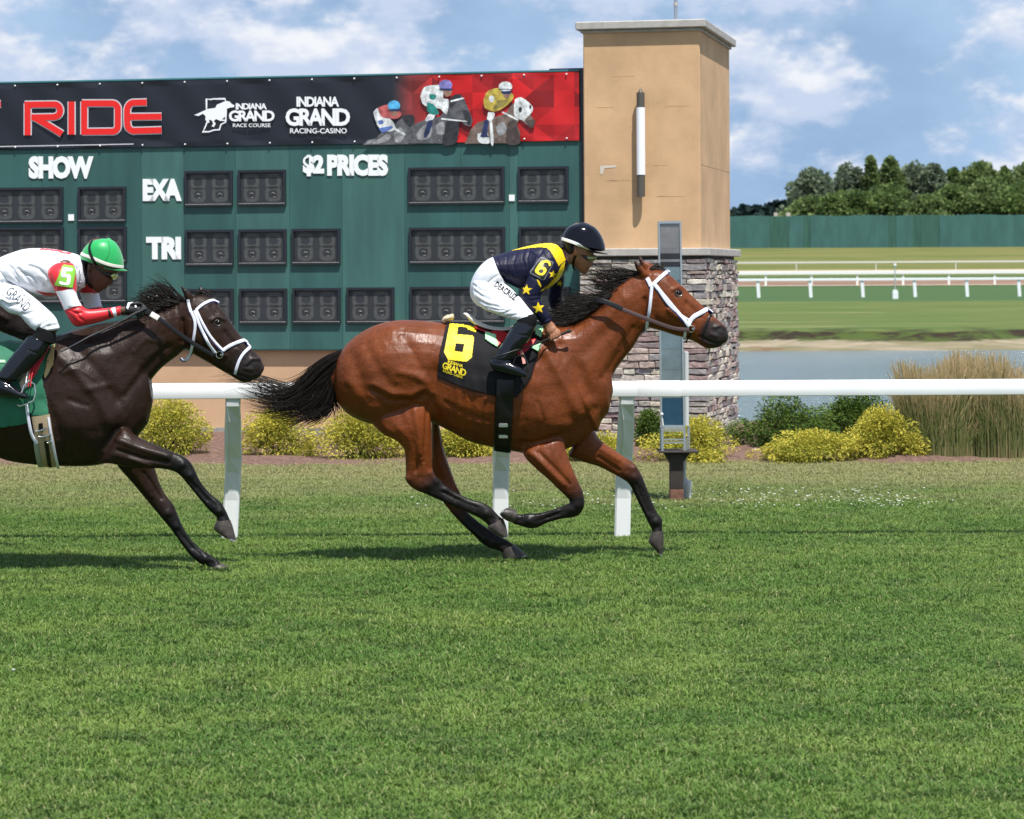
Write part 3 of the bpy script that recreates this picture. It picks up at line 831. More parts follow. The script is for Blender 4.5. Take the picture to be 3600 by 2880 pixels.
        acc.setdefault((name, m), MB()).add(V, [(i, i+1, n+i+1, n+i) for i in range(n-1)])
    red = mat('print_red', (.80, .015, .012), .5); silver = mat('print_silver', (.62, .62, .66), .4); wp = mat('print_white', (.88, .9, .93), .4)
    A = Frame(0, 240, 1.6585)
    letters = [
        [(150, 388), (150, 204), (320, 204), (362, 222), (362, 285), (335, 305), (262, 310), (372, 386)],     # R spine drawn as strokes below
    ]
    RL = []
    def both(pl):
        RL.append(A.pts(pl))
    def arc(cx_, cy_, rx, ry, a0, a1, n=8): return [(cx_+rx*math.cos(math.radians(a0+(a1-a0)*i/n)), cy_+ry*math.sin(math.radians(a0+(a1-a0)*i/n))) for i in range(n+1)]
    both([(168, 392), (168, 206)]); both([(150, 214), (318, 212)]+arc(325, 248, 33, 36, -80, 80)+[(318, 286), (190, 288)]); both([(215, 292), (290, 336), (368, 384)])
    both([(424, 196), (424, 388)])
    both([(498, 388), (498, 196)]); both([(484, 206), (650, 206)]+arc(660, 240, 34, 34, -85, 0)+arc(660, 335, 34, 36, 0, 85)+[(650, 370), (484, 372)])
    both([(862, 200), (790, 202)]+list(reversed(arc(786, 250, 38, 48, 180, 265)))+[(748, 290)]+list(reversed(arc(790, 325, 40, 42, 95, 180)))+[(800, 366), (948, 362)]); both([(752, 285), (948, 283)])
    stroke('lettering', A.pts([(-400, 462), (0, 458), (785, 443)]), 3.2, silver)
    both([(-55, 212), (12, 210)]); both([(-25, 212), (-25, 388)])
    for pl in RL: stroke('lettering', pl, 29, silver, .033)
    for pl in RL: stroke('lettering', pl, 21.5, red, .036)
    # running horse with the outline of the state
    Bf = Frame(640, 300, 3.4774)
    flat('horse_logo', [Bf.pts([(160, 365), (200, 352), (290, 310), (330, 292), (420, 280), (440, 240), (500, 215), (545, 196), (590, 200), (620, 230), (655, 250), (645, 272), (600, 275), (560, 290), (545, 340), (540, 385), (500, 420), (560, 425), (555, 440), (480, 438), (430, 415), (400, 440), (425, 470), (405, 512), (375, 505), (395, 470), (375, 430), (340, 425), (350, 460), (330, 460), (300, 420), (300, 380), (270, 350), (215, 378)])], wp)
    stroke('horse_logo', Bf.pts([(312, 300), (312, 170), (360, 178), (385, 170), (540, 168), (545, 200)]), 4.5, wp)
    stroke('horse_logo', Bf.pts([(300, 420), (325, 440), (290, 530), (265, 570), (345, 570), (400, 550), (470, 545), (490, 480), (545, 455), (555, 300)]), 4.5, wp)
    def logo(x0, y0, k, last):
        c = lambda px, py: bl(px, py)
        text_flat('lettering', 'INDIANA', x0+.17*k, x0+.83*k, y0, y0+.155*k, wp, bt, bold=.03, d=.045, thick=.003, spacing=.86)
        text_flat('lettering', 'GRAND', x0, x0+k, y0+.18*k, y0+.455*k, wp, bt, bold=.035, d=.045, thick=.003, spacing=.8)
        text_flat('lettering', last, x0+.07*k, x0+.95*k, y0+.49*k, y0+.57*k, wp, bt, bold=.012, d=.045, thick=.003)
    logo(1008, 341, 226, 'RACING-CASINO')
    text_flat('lettering', 'INDIANA', 833, 942, 364, 386, wp, bt, bold=.03, d=.045, thick=.003, spacing=.86)
    text_flat('lettering', 'GRAND', 809, 969, 389, 428, wp, bt, bold=.035, d=.045, thick=.003, spacing=.8)
    text_flat('lettering', 'RACE COURSE', 823, 955, 435, 448, wp, bt, bold=.01, d=.045, thick=.003)
    # printed riders
    C = Frame(1250, 260, 2.6617)
    pc = {n: mat('print_'+n, c, .45, noise=.55, nscale=16, ndetail=6, contrast=(.3, .7)) for n, c in dict(grey=(.10, .10, .11), dkgrey=(.028, .028, .034), ltgrey=(.27, .27, .28), brown=(.17, .12, .10), white=(.68, .70, .70), rose=(.45, .10, .10), sky=(.08, .36, .62),
          lilac=(.22, .20, .5), teal=(.02, .22, .19), yellow=(.48, .36, .06), olive=(.25, .20, .05), skin=(.28, .16, .11), navy=(.02, .03, .10), blue=(.10, .16, .42), dkbrown=(.07, .05, .045)).items()}
    el = lambda cx_, cy_, rx, ry, n=16: [(cx_+rx*math.cos(2*math.pi*i/n), cy_+ry*math.sin(2*math.pi*i/n)) for i in range(n)]
    def pr(c, *polys): flat('printed_rider', [C.pts([tuple(p) for p in crom(list(q)+[q[0]], 4)[:-1]]) if len(q) < 14 else C.pts(q) for q in polys], pc[c])
    # left rider
    pr('grey', [(80, 660), (120, 620), (200, 600), (260, 540), (340, 510), (420, 430), (470, 400), (545, 400), (560, 450), (530, 520), (500, 560), (520, 600), (640, 600), (700, 655), (80, 668)])
    pr('ltgrey', [(100, 655), (150, 620), (230, 610), (300, 560), (340, 600), (250, 650)], [(370, 560), (420, 500), (470, 560), (430, 640), (380, 640)])
    pr('dkgrey', [(440, 395), (540, 385), (560, 440), (520, 500), (470, 460)])
    pr('white', [(175, 360), (220, 320), (260, 380), (350, 440), (380, 520), (300, 540), (225, 500), (190, 420)], [(370, 500), (470, 560), (460, 575), (375, 525)])
    pr('rose', [(215, 320), (300, 290), (360, 320), (440, 370), (400, 420), (330, 420), (250, 400)])
    pr('blue', [(225, 510), (350, 490), (340, 520), (260, 550)], [(220, 440), (260, 435), (270, 460), (230, 475)])
    pr('skin', [(330, 340), (395, 340), (395, 390), (350, 390)]); pr('sky', el(368, 300, 58, 50)); pr('navy', [(320, 335), (428, 330), (415, 350), (330, 350)])
    # middle rider
    pr('grey', [(500, 650), (510, 540), (560, 470), (640, 440), (800, 400), (860, 330), (890, 240), (930, 200), (1000, 200), (1040, 270), (1080, 370), (1105, 440), (1085, 495), (1030, 480), (980, 430), (975, 560), (940, 655)])
    pr('dkgrey', [(860, 440), (930, 420), (975, 440), (970, 560), (940, 655), (820, 655)], [(890, 240), (930, 200), (1000, 200), (960, 260), (900, 320)], [(1010, 350), (1060, 340), (1090, 420), (1080, 480), (1040, 450)])
    pr('ltgrey', [(580, 560), (650, 480), (720, 500), (700, 600), (600, 620)], [(760, 480), (830, 450), (840, 560), (770, 560)])
    pr('white', [(615, 210), (650, 130), (720, 110), (800, 110), (830, 160), (830, 230), (880, 250), (860, 380), (800, 330), (720, 320), (660, 300), (630, 270)], [(690, 380), (760, 370), (720, 440), (660, 440)], [(820, 415), (1030, 440), (1030, 450), (820, 430)], [(900, 250), (1010, 225), (1015, 238), (905, 265)])
    pr('teal', [(680, 270), (740, 290), (790, 370), (740, 385), (680, 350)], [(700, 190), (760, 200), (750, 240), (705, 235)])
    pr('navy', [(690, 440), (730, 440), (700, 550), (660, 600), (650, 560)]); pr('skin', [(820, 150), (905, 150), (900, 200), (850, 215)]); pr('lilac', el(852, 105, 63, 48)); pr('navy', [(795, 140), (915, 140), (900, 160), (810, 156)])
    # right rider
    pr('brown', [(1030, 655), (1090, 520), (1150, 460), (1260, 420), (1400, 380), (1480, 280), (1540, 260), (1640, 380), (1690, 450), (1670, 500), (1610, 480), (1540, 420), (1520, 480), (1550, 560), (1540, 650)])
    pr('dkbrown', [(1430, 470), (1500, 430), (1530, 520), (1545, 650), (1420, 650)], [(1600, 440), (1680, 430), (1680, 490), (1640, 505)]); pr('ltgrey', [(1320, 500), (1390, 450), (1420, 540), (1350, 580)])
    pr('white', [(1500, 240), (1560, 222), (1650, 290), (1665, 350), (1600, 420), (1580, 440), (1500, 400), (1490, 330)], [(1250, 360), (1310, 370), (1290, 430), (1240, 440)], [(1390, 355), (1520, 420), (1515, 435), (1385, 370)], [(1150, 560), (1240, 560), (1260, 650), (1160, 640)], [(1262, 430), (1285, 430), (1300, 650), (1275, 650)])
    pr('yellow', [(1205, 250), (1240, 170), (1330, 135), (1400, 150), (1480, 190), (1480, 240), (1420, 300), (1360, 340), (1300, 355), (1220, 320)]); pr('olive', [(1330, 250), (1430, 250), (1390, 310), (1300, 330)])
    pr('white', el(1282, 237, 26, 32)); pr('skin', [(1380, 170), (1460, 170), (1440, 225), (1400, 225)]); pr('white', el(1412, 122, 64, 48)); pr('navy', [(1370, 165), (1468, 165), (1450, 190), (1385, 190)], [(1350, 142), (1475, 144), (1474, 150), (1352, 149)])
    pr('navy', [(1215, 440), (1255, 440), (1240, 560), (1255, 590), (1180, 590), (1190, 550)]); pr('dkgrey', el(1550, 335, 16, 24), el(1645, 310, 10, 18))
    for (n_, m_), q in acc.items(): q.build(n_, m_, bt)['kind'] = 'stuff'
build_board()

# ------------------------------------------------------------------ finish-line mirror post
def build_mirror():
    D = 21.7; base = P(2378, 1776, D); base.z = 0
    al = mat('aluminium', (.50, .54, .57), .35, metal=.7); br = mat('brown_post', (.035, .025, .02), .7, noise=.3, nscale=9); rust = mat('rust', (.16, .075, .05), .9, noise=.3, nscale=20)
    t = thing('mirror_post', 'tall narrow finish line mirror in a metal frame on a dark brown post', 'mirror', tuple(base))
    z = lambda py: P(2378, py, D).z
    x = lambda px, py: P(px, py, D).x-base.x
    MB().cbox(base, X, Y, Z, -.055, .055, -.055, .055, .12, z(1592), .006).build('post', br, t)
    MB().cbox(base, X, Y, Z, -.057, .057, -.057, .057, -.05, .122, .006).build('post_foot', rust, t)
    p = MB(); p.cbox(base, X, Y, Z, x(2314, 1588), x(2452, 1588), -.12, .2, z(1590), z(1583), .003)
    p.add([base+Vector(v) for v in ((-.055, -.04, z(1625)), (-.11, -.04, z(1591)), (.055+.06, -.04, z(1591)), (.055, -.04, z(1625)), (-.055, .04, z(1625)), (-.11, .04, z(1591)), (.115, .04, z(1591)), (.055, .04, z(1625)))], [(0, 3, 2, 1), (4, 5, 6, 7), (0, 1, 5, 4), (3, 7, 6, 2), (0, 4, 7, 3)])
    p.build('bracket', br, t)
    c = MB(); zl, zh = z(1582), z(1503); xa, xb = x(2323, 1540), x(2408, 1540)
    for (u0, u1, v0, v1) in ((xa, xa+.018, -.09, -.07), (xb-.018, xb, -.09, -.07), (xa, xa+.018, .14, .16), (xb+.03, xb+.05, .14, .16)): c.box(base, X, Y, Z, u0, u1, v0, v1, zl, zh)
    for (w0, w1) in ((zl+.06, zl+.072), (zh-.028, zh-.02), (zh-.012, zh), (zl+.085, zl+.095)): c.box(base, X, Y, Z, xa+.019, xb-.019, -.092, -.07, w0, w1)
    c.add([base+Vector(v) for v in ((xb, -.09, zl), (xb+.05, .15, zl), (xb+.05, .15, zl+.1), (xb, -.09, zl+.1))], [(0, 1, 2, 3)])
    c.build('cage', al, t)
    # the mirror itself leans a little
    def fr_(px, py): q = P(px, py, D-.03); return q
    TL, TR, BL, BR = fr_(2313, 778), fr_(2394, 777), fr_(2322, 1503), fr_(2408, 1503)
    def q(u, v, d=0.): a = TL.lerp(TR, u).lerp(BL.lerp(BR, u), v); return Vector((a.x, a.y+d, a.z))
    back = MB().hexa([q(0, 1, -.004), q(1, 1, -.004), q(1, 1, .05), q(0, 1, .05), q(0, 0, -.004), q(1, 0, -.004), q(1, 0, .05), q(0, 0, .05)]).build('casing', al, t)
    f = MB()
    for (u0, u1, v0, v1) in ((0, .07, 0, 1), (.93, 1, 0, 1), (.071, .929, 0, .012), (.071, .929, .99, 1)):
        f.hexa([q(u0, v1, -.02), q(u1, v1, -.02), q(u1, v1, -.005), q(u0, v1, -.005), q(u0, v0, -.02), q(u1, v0, -.02), q(u1, v0, -.005), q(u0, v0, -.005)])
    f.build('frame', al, t)
    # reflections in the mirror put into the colour, one tinted plate per band
    rg = random.Random(2)
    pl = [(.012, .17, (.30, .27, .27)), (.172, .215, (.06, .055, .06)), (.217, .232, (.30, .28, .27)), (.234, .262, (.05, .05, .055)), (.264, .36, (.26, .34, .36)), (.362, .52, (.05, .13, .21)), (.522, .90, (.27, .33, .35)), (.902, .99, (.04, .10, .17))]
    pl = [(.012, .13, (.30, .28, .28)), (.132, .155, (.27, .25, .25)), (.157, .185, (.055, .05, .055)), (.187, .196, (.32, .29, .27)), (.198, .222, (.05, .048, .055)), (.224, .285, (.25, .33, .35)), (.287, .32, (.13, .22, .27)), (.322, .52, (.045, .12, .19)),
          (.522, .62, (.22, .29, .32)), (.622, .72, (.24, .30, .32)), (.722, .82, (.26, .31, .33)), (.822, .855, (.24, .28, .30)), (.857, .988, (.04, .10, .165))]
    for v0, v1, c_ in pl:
        mm = mat('reflection_plate', c_, .28, metal=.55, noise=.15, nscale=6)
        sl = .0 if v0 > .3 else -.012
        MB().add([q(.071, v1+.0, -.008), q(.929, v1+sl*.0, -.008), q(.929, v0, -.008), q(.071, v0, -.008)], [(0, 1, 2, 3)]).build('reflection_plate', mm, t)
    b = MB(); b.tube([q(.1, .99, -.02), q(.04, .94, -.03), q(.02, .93, -.035)], .007, 6); b.add(*ball_vf(q(.06, .935, -.035), .012)); b.build('latch', mat('white_bolt', (.8, .8, .8), .3), t, True)
    wp_ = mat('white_pipe', (.55, .57, .57), .5)
    k = MB(); xx = P(2407, 1660, D+.12).x-base.x
    k.tube([base+Vector((xx, .12, .16)), base+Vector((xx, .12, z(1592)))], .012, 10); k.tube([base+Vector((xx+.02, .14, z(1500))), base+Vector((xx+.02, .14, z(1240))), base+Vector((xx+.02, .14, z(1238)))], [.02, .02, .005], 10)
    k.build('conduit', wp_, t, True)
    g = MB(); g.tube([base+Vector((xx+.022, .12, 0)), base+Vector((xx+.022, .12, .1)), base+Vector((xx+.022, .12, .105)), base+Vector((xx+.022, .12, .165)), base+Vector((xx+.01, .12, .19))], [.034, .034, .037, .037, .012], 14); g.build('conduit_box', wp_, t, True)
build_mirror()

# ------------------------------------------------------------------ white running rail in front of the bed
def build_rail():
    wm = mat('rail_white', (.80, .81, .82), .35, coat=.2, noise=.03, nscale=3)
    D = 18.5; zt = P(3000, 1335, D).z; zt = 1.14
    t = thing('running_rail', 'white running rail on goosenecked posts beside the turf, behind the horses', 'rail', (0, D, 0))
    m = MB(); prof = [(-.058, .0), (-.062, .02), (-.062, .075), (-.05, .098), (-.03, .104), (.03, .104), (.055, .095), (.062, .075), (.062, .02), (.05, -.002), (.0, -.006), (-.045, -.004)]
    prev = None
    for i, x in enumerate(np.arange(-9, 9.01, 3.0)):
        V = [(x, D+a, zt-.104+b) for a, b in prof]; m.V += V
        if i:
            n = len(prof)
            for k in range(n): j = (k+1) % n; m.F.append(((i-1)*n+k, (i-1)*n+j, i*n+j, i*n+k))
    m.build('rail_beam', wm, t, True)
    # joint collar near the third post
    xj = P(2240, 1360, D).x; m = MB(); V = []
    for x in (xj, xj+.004, xj+.3, xj+.304):
        s = 1.0 if x in (xj, xj+.304) else 1.03
        V += [(x, D+a*s, zt-.052+(b-.052)*s) for a, b in prof]
    n = len(prof); m.add(V, [(i*n+k, i*n+(k+1) % n, (i+1)*n+(k+1) % n, (i+1)*n+k) for i in range(3) for k in range(n)]); m.build('joint_sleeve', wm, t, True)
    def post(xt, xb):
        # goose neck: leaves the beam, sweeps back and down, then stands; its section twists
        V = []; sec = []
        st = [(-.02, zt-.105, .052, .03, 0.), (-.01, zt-.16, .052, .032, .02), (.05, zt-.27, .053, .035, .45), (.13, zt-.42, .054, .038, .6), (.21, .60, .055, .04, .45), (.25, .5, .056, .04, .12), (.27, .3, .056, .04, 0.), (.27, -.05, .056, .04, 0.)]
        for (dy, z, hw, hd, tw) in st:
            k = (zt-.1-z)/(zt-.1); x = xt+(xb-xt)*k
            ca, sa = math.cos(tw), math.sin(tw); c = .012
            for (a, b) in ((-hw+c, -hd), (hw-c, -hd), (hw, -hd+c), (hw, hd-c), (hw-c, hd), (-hw+c, hd), (-hw, hd-c), (-hw, -hd+c)):
                V.append((x+a*ca-b*sa, D+dy+a*sa+b*ca, z))
        F = [tuple(range(8))]
        for i in range(len(st)-1):
            for k in range(8): j = (k+1) % 8; F.append((i*8+k, (i+1)*8+k, (i+1)*8+j, i*8+j))
        mk('post', V, F, wm, t)
    for a, b in ((821, 807), (1765, 1758), (2204, 2187)): post(P(a, 1400, D).x, P(b, 1890, D+.27).x)
    for a in (-560, 3790): post(P(a, 1400, D).x, P(a-15, 1890, D+.27).x)
build_rail()

# ------------------------------------------------------------------ far rails, fence, marker
def far_rail(name, label, D, zg, h, x0px, step_px, n, thick, depth, postw, col, tan_top=False, group='white rails across the pond', lean=0.):
    wm = mat('far_white', col, .5); t = thing(name, label, 'rail', (0, D, zg), group)
    x0 = P(x0px, 1000, D).x; st = step_px/F_PX*D
    xa, xb = x0-st*14, x0+st*(n+4)
    MB().cbox(Vector((0, D, zg)), X, Y, Z, xa, xb, -depth, depth, h-thick, h, .01).build('rail_beam', wm, t)
    if tan_top: MB().box(Vector((0, D, zg)), X, Y, Z, xa, xb, depth*.2, depth, h, h+.07).build('rail_cap', mat('cream_cap', (.50, .40, .26), .7), t)
    for i in range(-3, n+2):
        x = x0+st*i; m = MB(); w = postw
        m.hexa([(x-w+lean, D-.04, zg-.3), (x+w+lean, D-.04, zg-.3), (x+w+lean, D+.04, zg-.3), (x-w+lean, D+.04, zg-.3), (x-w, D-.04, zg+h-thick-.003), (x+w, D-.04, zg+h-thick-.003), (x+w, D+.04, zg+h-thick-.003), (x-w, D+.04, zg+h-thick-.003)])
        m.build('post', wm, t)
far_rail('running_rail', 'nearest white rail across the pond, with thick leaning posts on green turf', 165, .26, 1.2, 2664, 183.4, 6, .15, .1, .1, (.78, .8, .82), lean=.08)
far_rail('running_rail', 'broad cream-topped white rail between the turf course and the brown dirt track', 186, .9, 1.02, 2692, 161, 6, .24, .12, .07, (.74, .75, .74), True)
far_rail('running_rail', 'thin pale rail at the foot of the grass bank under the green fence', 205, 1.55, 1.1, 2800, 280, 4, .13, .06, .04, (.62, .60, .55))
def build_fence():
    D = 225; zg = 3.9; gm = mat('windscreen_green', (.036, .112, .102), .85, noise=.14, nscale=1.5, nstretch=(1, 1, .3)); dk = mat('windscreen_dark', (.028, .095, .07), .85, noise=.2, nscale=1.5, nstretch=(3, 1, .3))
    t = thing('windscreen_fence', 'long green fabric-covered fence on the grass bank below the trees', 'fence', (30, D, zg))
    zt = 1.9+(960-764)/F_PX*D
    segs = [(2100, 'g'), (2560, 'g'), (2705, 'd'), (2775, 'g'), (2825, 'd'), (2850, 'g'), (3122, 'd'), (3150, 'g'), (3210, 'd'), (3303, 'g'), (3600, 'g'), (4100, None)]
    for (a, k), (b, _) in zip(segs[:-1], segs[1:]):
        xa = P(a, 900, D).x; xb = P(b, 900, D).x; m = MB(); n = max(2, int((xb-xa)/.8)); V = []; F = []
        for i in range(n+1):
            x = xa+(xb-xa)*i/n; y = D+.05*math.sin(x*2.1)+(.06 if k == 'd' else 0)
            V += [(x, y, zg-.2), (x, y, zt+.04*math.sin(x*1.3))]
        for i in range(n): F.append((2*i, 2*i+2, 2*i+3, 2*i+1))
        V += [(v[0], v[1]+.03, v[2]) for v in V]; m2 = 2*n+2
        F += [tuple(reversed([q+m2 for q in f])) for f in F[:n]]
        mk('screen_panel', V, F, dk if k == 'd' else gm, t)
    pm = mat('fence_post', (.3, .33, .33), .6)
    for i in range(-2, 14):
        x = P(2560+i*90, 900, D).x; MB().tube([(x, D+.2, zg-.3), (x, D+.2, zt+.05)], .05, 6).build('post', pm, t)
build_fence()
def build_marker():
    D = 158; b = P(3147, 1070, D); b.z = zprof(D)
    t = thing('distance_marker', 'thin pole with small white box at its foot beside the far white rail', 'marker', tuple(b))
    wm = mat('marker_white', (.75, .78, .78), .5)
    MB().tube([b+Z*.3, b+Z*2.0], .035, 6).build('pole', mat('marker_grey', (.35, .4, .38), .5), t, True)
    MB().cbox(b, X, Y, Z, -.17, .17, -.15, .15, -.1, .42, .03).build('box', wm, t)
    MB().cbox(b, X, Y, Z, -.14, .14, -.1, .1, .45, .52, .02).build('box_lid', wm, t)
    MB().cbox(b, X, Y, Z, -.08, .08, -.05, .05, 1.95, 2.1, .02).build('top_plate', wm, t)
build_marker()
# ------------------------------------------------------------------ foliage
def leafcards(C, Nn, size, aspect, rg, droop=0., up=0.3):
    """one bent leaf or spray (2 quads) at each centre, roughly facing Nn"""
    n = len(C); sz = size*(.6+.8*rg.random(n))
    d = Nn+rg.normal(size=(n, 3))*.55; d[:, 2] += up; d /= np.linalg.norm(d, axis=1)[:, None]
    r = rg.normal(size=(n, 3)); s = np.cross(d, r); s /= np.linalg.norm(s, axis=1)[:, None]+1e-9
    w = (sz*aspect)[:, None]; L = sz[:, None]; dr = np.zeros((n, 3)); dr[:, 2] = -droop*sz
    a = C-s*w*.35; b = C+s*w*.35; m1 = C+d*L*.5-s*w*.6+dr*.2; m2 = C+d*L*.5+s*w*.6+dr*.2; e1 = C+d*L-s*w*.12+dr; e2 = C+d*L+s*w*.12+dr
    V = np.stack([a, b, m2, m1, e2, e1], 1).reshape(-1, 3)
    k = np.arange(n)[:, None]*6; F = np.concatenate([k+np.array([0, 1, 2, 3]), k+np.array([3, 2, 4, 5])])
    return V, F
def blob_points(blobs, n, rg, shell=.55):
    """points in the outer part of a heap of ellipsoids (cx,cy,cz,rx,ry,rz)"""
    B = np.array(blobs); vol = (B[:, 3]*B[:, 4]*B[:, 5])**(2/3); pick = rg.choice(len(B), n, p=vol/vol.sum())
    u = rg.normal(size=(n, 3)); u /= np.linalg.norm(u, axis=1)[:, None]; r = (shell+(1-shell)*rg.random(n)**.7)[:, None]
    return B[pick, :3]+u*B[pick, 3:]*r, u, pick
shade = lambda rg, n: np.clip(rg.normal(.5, .22, n), 0, 1)
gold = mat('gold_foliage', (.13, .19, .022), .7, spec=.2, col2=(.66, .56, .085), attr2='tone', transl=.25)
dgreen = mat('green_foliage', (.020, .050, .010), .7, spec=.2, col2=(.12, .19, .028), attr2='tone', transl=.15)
twig = mat('twig', (.07, .05, .035), .9)
def shrub(name, label, cat, px0, px1, ptop, pbot, D, m, seed, n=12500, leaf=.026, group=None):
    rg = np.random.default_rng(seed); xa = P(px0, pbot, D).x; xb = P(px1, pbot, D).x; zt = P((px0+px1)/2, ptop, D).z; z0 = .02
    cx = (xa+xb)/2; rx = (xb-xa)/2*1.30; h = (zt-z0)*1.03; ry = rx*.85
    t = thing(name, label, cat, (cx, D, 0), group)
    blobs = []
    for i in range(46):
        a = rg.random()*6.28; rr = rg.random()**.5*.80; zz = rg.random()
        prof = max(.3, 1-(zz*1.0)**3.0)*(.85+.3*math.sin(a*3+seed)); s = .17+.13*rg.random()
        blobs.append((cx+rx*rr*prof*math.cos(a), D+ry*rr*prof*math.sin(a), z0+h*(.12+.70*zz)*(1-.18*math.sin(a*2+seed*1.7)*rr), rx*s*1.2, ry*s*1.2, h*s*.95))
    C, u, pk = blob_points(blobs, n, rg); C[:, 2] = np.maximum(C[:, 2], z0+.01)
    out = np.stack([(C[:, 0]-cx)/rx, (C[:, 1]-D)/ry, (C[:, 2]-z0)/h-.25], 1); out /= np.linalg.norm(out, axis=1)[:, None]+1e-9
    V, F = leafcards(C, out*.8+u*.5, leaf, .32, rg, droop=.35, up=.25)
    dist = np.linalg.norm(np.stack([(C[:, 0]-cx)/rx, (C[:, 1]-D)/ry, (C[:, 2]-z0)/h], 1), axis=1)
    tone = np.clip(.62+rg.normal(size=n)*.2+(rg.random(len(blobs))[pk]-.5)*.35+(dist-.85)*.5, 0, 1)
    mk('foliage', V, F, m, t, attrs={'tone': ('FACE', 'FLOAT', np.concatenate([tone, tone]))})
    s = MB()
    for i in range(9):
        b = blobs[i*4]; p = Vector((cx+(rg.random()-.5)*.12, D+(rg.random()-.5)*.1, -.02)); s.tube([p, p.lerp(Vector(b[:3]), .5)+Vector((0, 0, .02)), Vector(b[:3])], [.012, .009, .004], 5)
    s.build('stem', twig, t)
Yl = 'gold thread cypress shrubs in the mulch bed'
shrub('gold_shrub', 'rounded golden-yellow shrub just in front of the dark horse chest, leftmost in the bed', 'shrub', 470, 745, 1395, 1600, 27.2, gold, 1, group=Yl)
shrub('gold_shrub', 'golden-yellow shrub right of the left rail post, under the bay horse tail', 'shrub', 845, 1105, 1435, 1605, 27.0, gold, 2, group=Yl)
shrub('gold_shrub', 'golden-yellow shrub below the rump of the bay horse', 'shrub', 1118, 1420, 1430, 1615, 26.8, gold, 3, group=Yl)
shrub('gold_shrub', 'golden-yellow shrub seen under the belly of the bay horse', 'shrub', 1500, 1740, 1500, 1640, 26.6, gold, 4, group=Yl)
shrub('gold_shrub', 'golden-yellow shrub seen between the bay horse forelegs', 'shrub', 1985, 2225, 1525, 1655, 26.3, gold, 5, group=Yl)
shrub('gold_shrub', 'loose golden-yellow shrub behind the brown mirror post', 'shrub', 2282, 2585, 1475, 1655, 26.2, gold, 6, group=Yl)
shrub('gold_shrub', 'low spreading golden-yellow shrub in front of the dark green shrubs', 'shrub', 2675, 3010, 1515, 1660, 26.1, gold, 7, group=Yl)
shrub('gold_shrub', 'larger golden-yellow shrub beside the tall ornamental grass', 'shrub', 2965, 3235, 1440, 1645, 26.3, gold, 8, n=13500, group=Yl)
Gl = 'dark green shrubs near the stone tower'
shrub('green_shrub', 'dark green shrub at the foot of the stone tower, left of the mirror post', 'shrub', 2205, 2355, 1436, 1600, 28.2, dgreen, 11, 7000, .028, Gl)
shrub('green_shrub', 'wide dark green shrub just right of the stone tower', 'shrub', 2590, 2925, 1398, 1600, 28.0, dgreen, 12, 15000, .03, Gl)
shrub('green_shrub', 'dark green shrub behind the yellow ones, against the pond', 'shrub', 2850, 3175, 1385, 1590, 28.6, dgreen, 13, 14000, .03, Gl)
def ornamental_grass():
    rg = np.random.default_rng(21); D = 26.6
    m = mat('reed_grass', (.11, .16, .04), .7, spec=.2, col2=(.58, .43, .24), attr2='tone', transl=.3)
    for k, (p0, p1, lab, n) in enumerate(((3175, 3420, 'tall feathery ornamental grass clump with tan plumes beside the golden shrub', 4200), (3400, 3760, 'second tall tan-plumed grass clump, cut by the right edge of the photo', 4200))):
        xa, xb = P(p0, 1650, D).x, P(p1, 1650, D).x; V = []; F = []; T = []
        for i in range(n):
            a = rg.random()*6.28; r = rg.random()**.5; x = (xa+xb)/2+(xb-xa)*.52*r*math.cos(a); y = D+.33*r*math.sin(a)
            top = .70+.07*math.sin(x*4.3+k)+.06*math.sin(x*13+k)+rg.random()**1.5*.34; dead = rg.random() < .16+.14*math.sin(x*9+k)
            if rg.random() < .25: top *= .45+.3*rg.random()
            lx = rg.normal()*.085+.05*r*math.cos(a); ly = rg.normal()*.06; w = .0024+.002*rg.random(); b = len(V); plume = rg.random() < .75
            for j in range(7):
                t = j/6; ww = w*(1-t*.5)*(1.7 if (plume and t > .68) else 1)
                if j == 6: ww = .002
                c = np.array((x+lx*t*t, y+ly*t*t, top*t-(.03*t*t*abs(lx)*3))); V += [c+(-ww, 0, 0), c+(ww*.8, -ww*.6, 0)]
            for j in range(6):
                F.append((b+2*j, b+2*j+1, b+2*j+3, b+2*j+2)); t = (j+.5)/6; tn = .02+rg.random()*.2+max(0, (t-.60))*2.0*(.8+.4*rg.random())+(.25 if dead else 0)+max(0, .16-t)*1.4; T.append(min(1, tn))
        t_ = thing('ornamental_grass', lab, 'grass', ((xa+xb)/2, D, 0), 'tall ornamental grasses at the end of the bed')
        mk('blades', V, np.array(F), m, t_, attrs={'tone': ('FACE', 'FLOAT', T)})
ornamental_grass()
def rocks():
    m = mat('field_stone', (.42, .33, .24), .9, noise=.25, nscale=12, bump=.5, bscale=40); rg = random.Random(3)
    for px, py, r, lab in ((2600, 1575, .1, 'tan flat stone on the mulch just right of the tower plinth'), (2570, 1590, .07, 'small tan stone nearest the tower plinth'), (2660, 1600, .05, 'little pale stone in front of the wide green shrub')):
        D = 1.9*F_PX/(py-HY); c = P(px, py, D); c.z = .03; V, F = ball_vf(c, r, 9, 6, (1.2, .8, .55)); V = [v+Vector((rg.random()-.5, rg.random()-.5, rg.random()-.5))*r*.25 for v in V]
        tag(mk('stone', V, F, m, None, tuple(c)), lab, 'stone')
rocks()

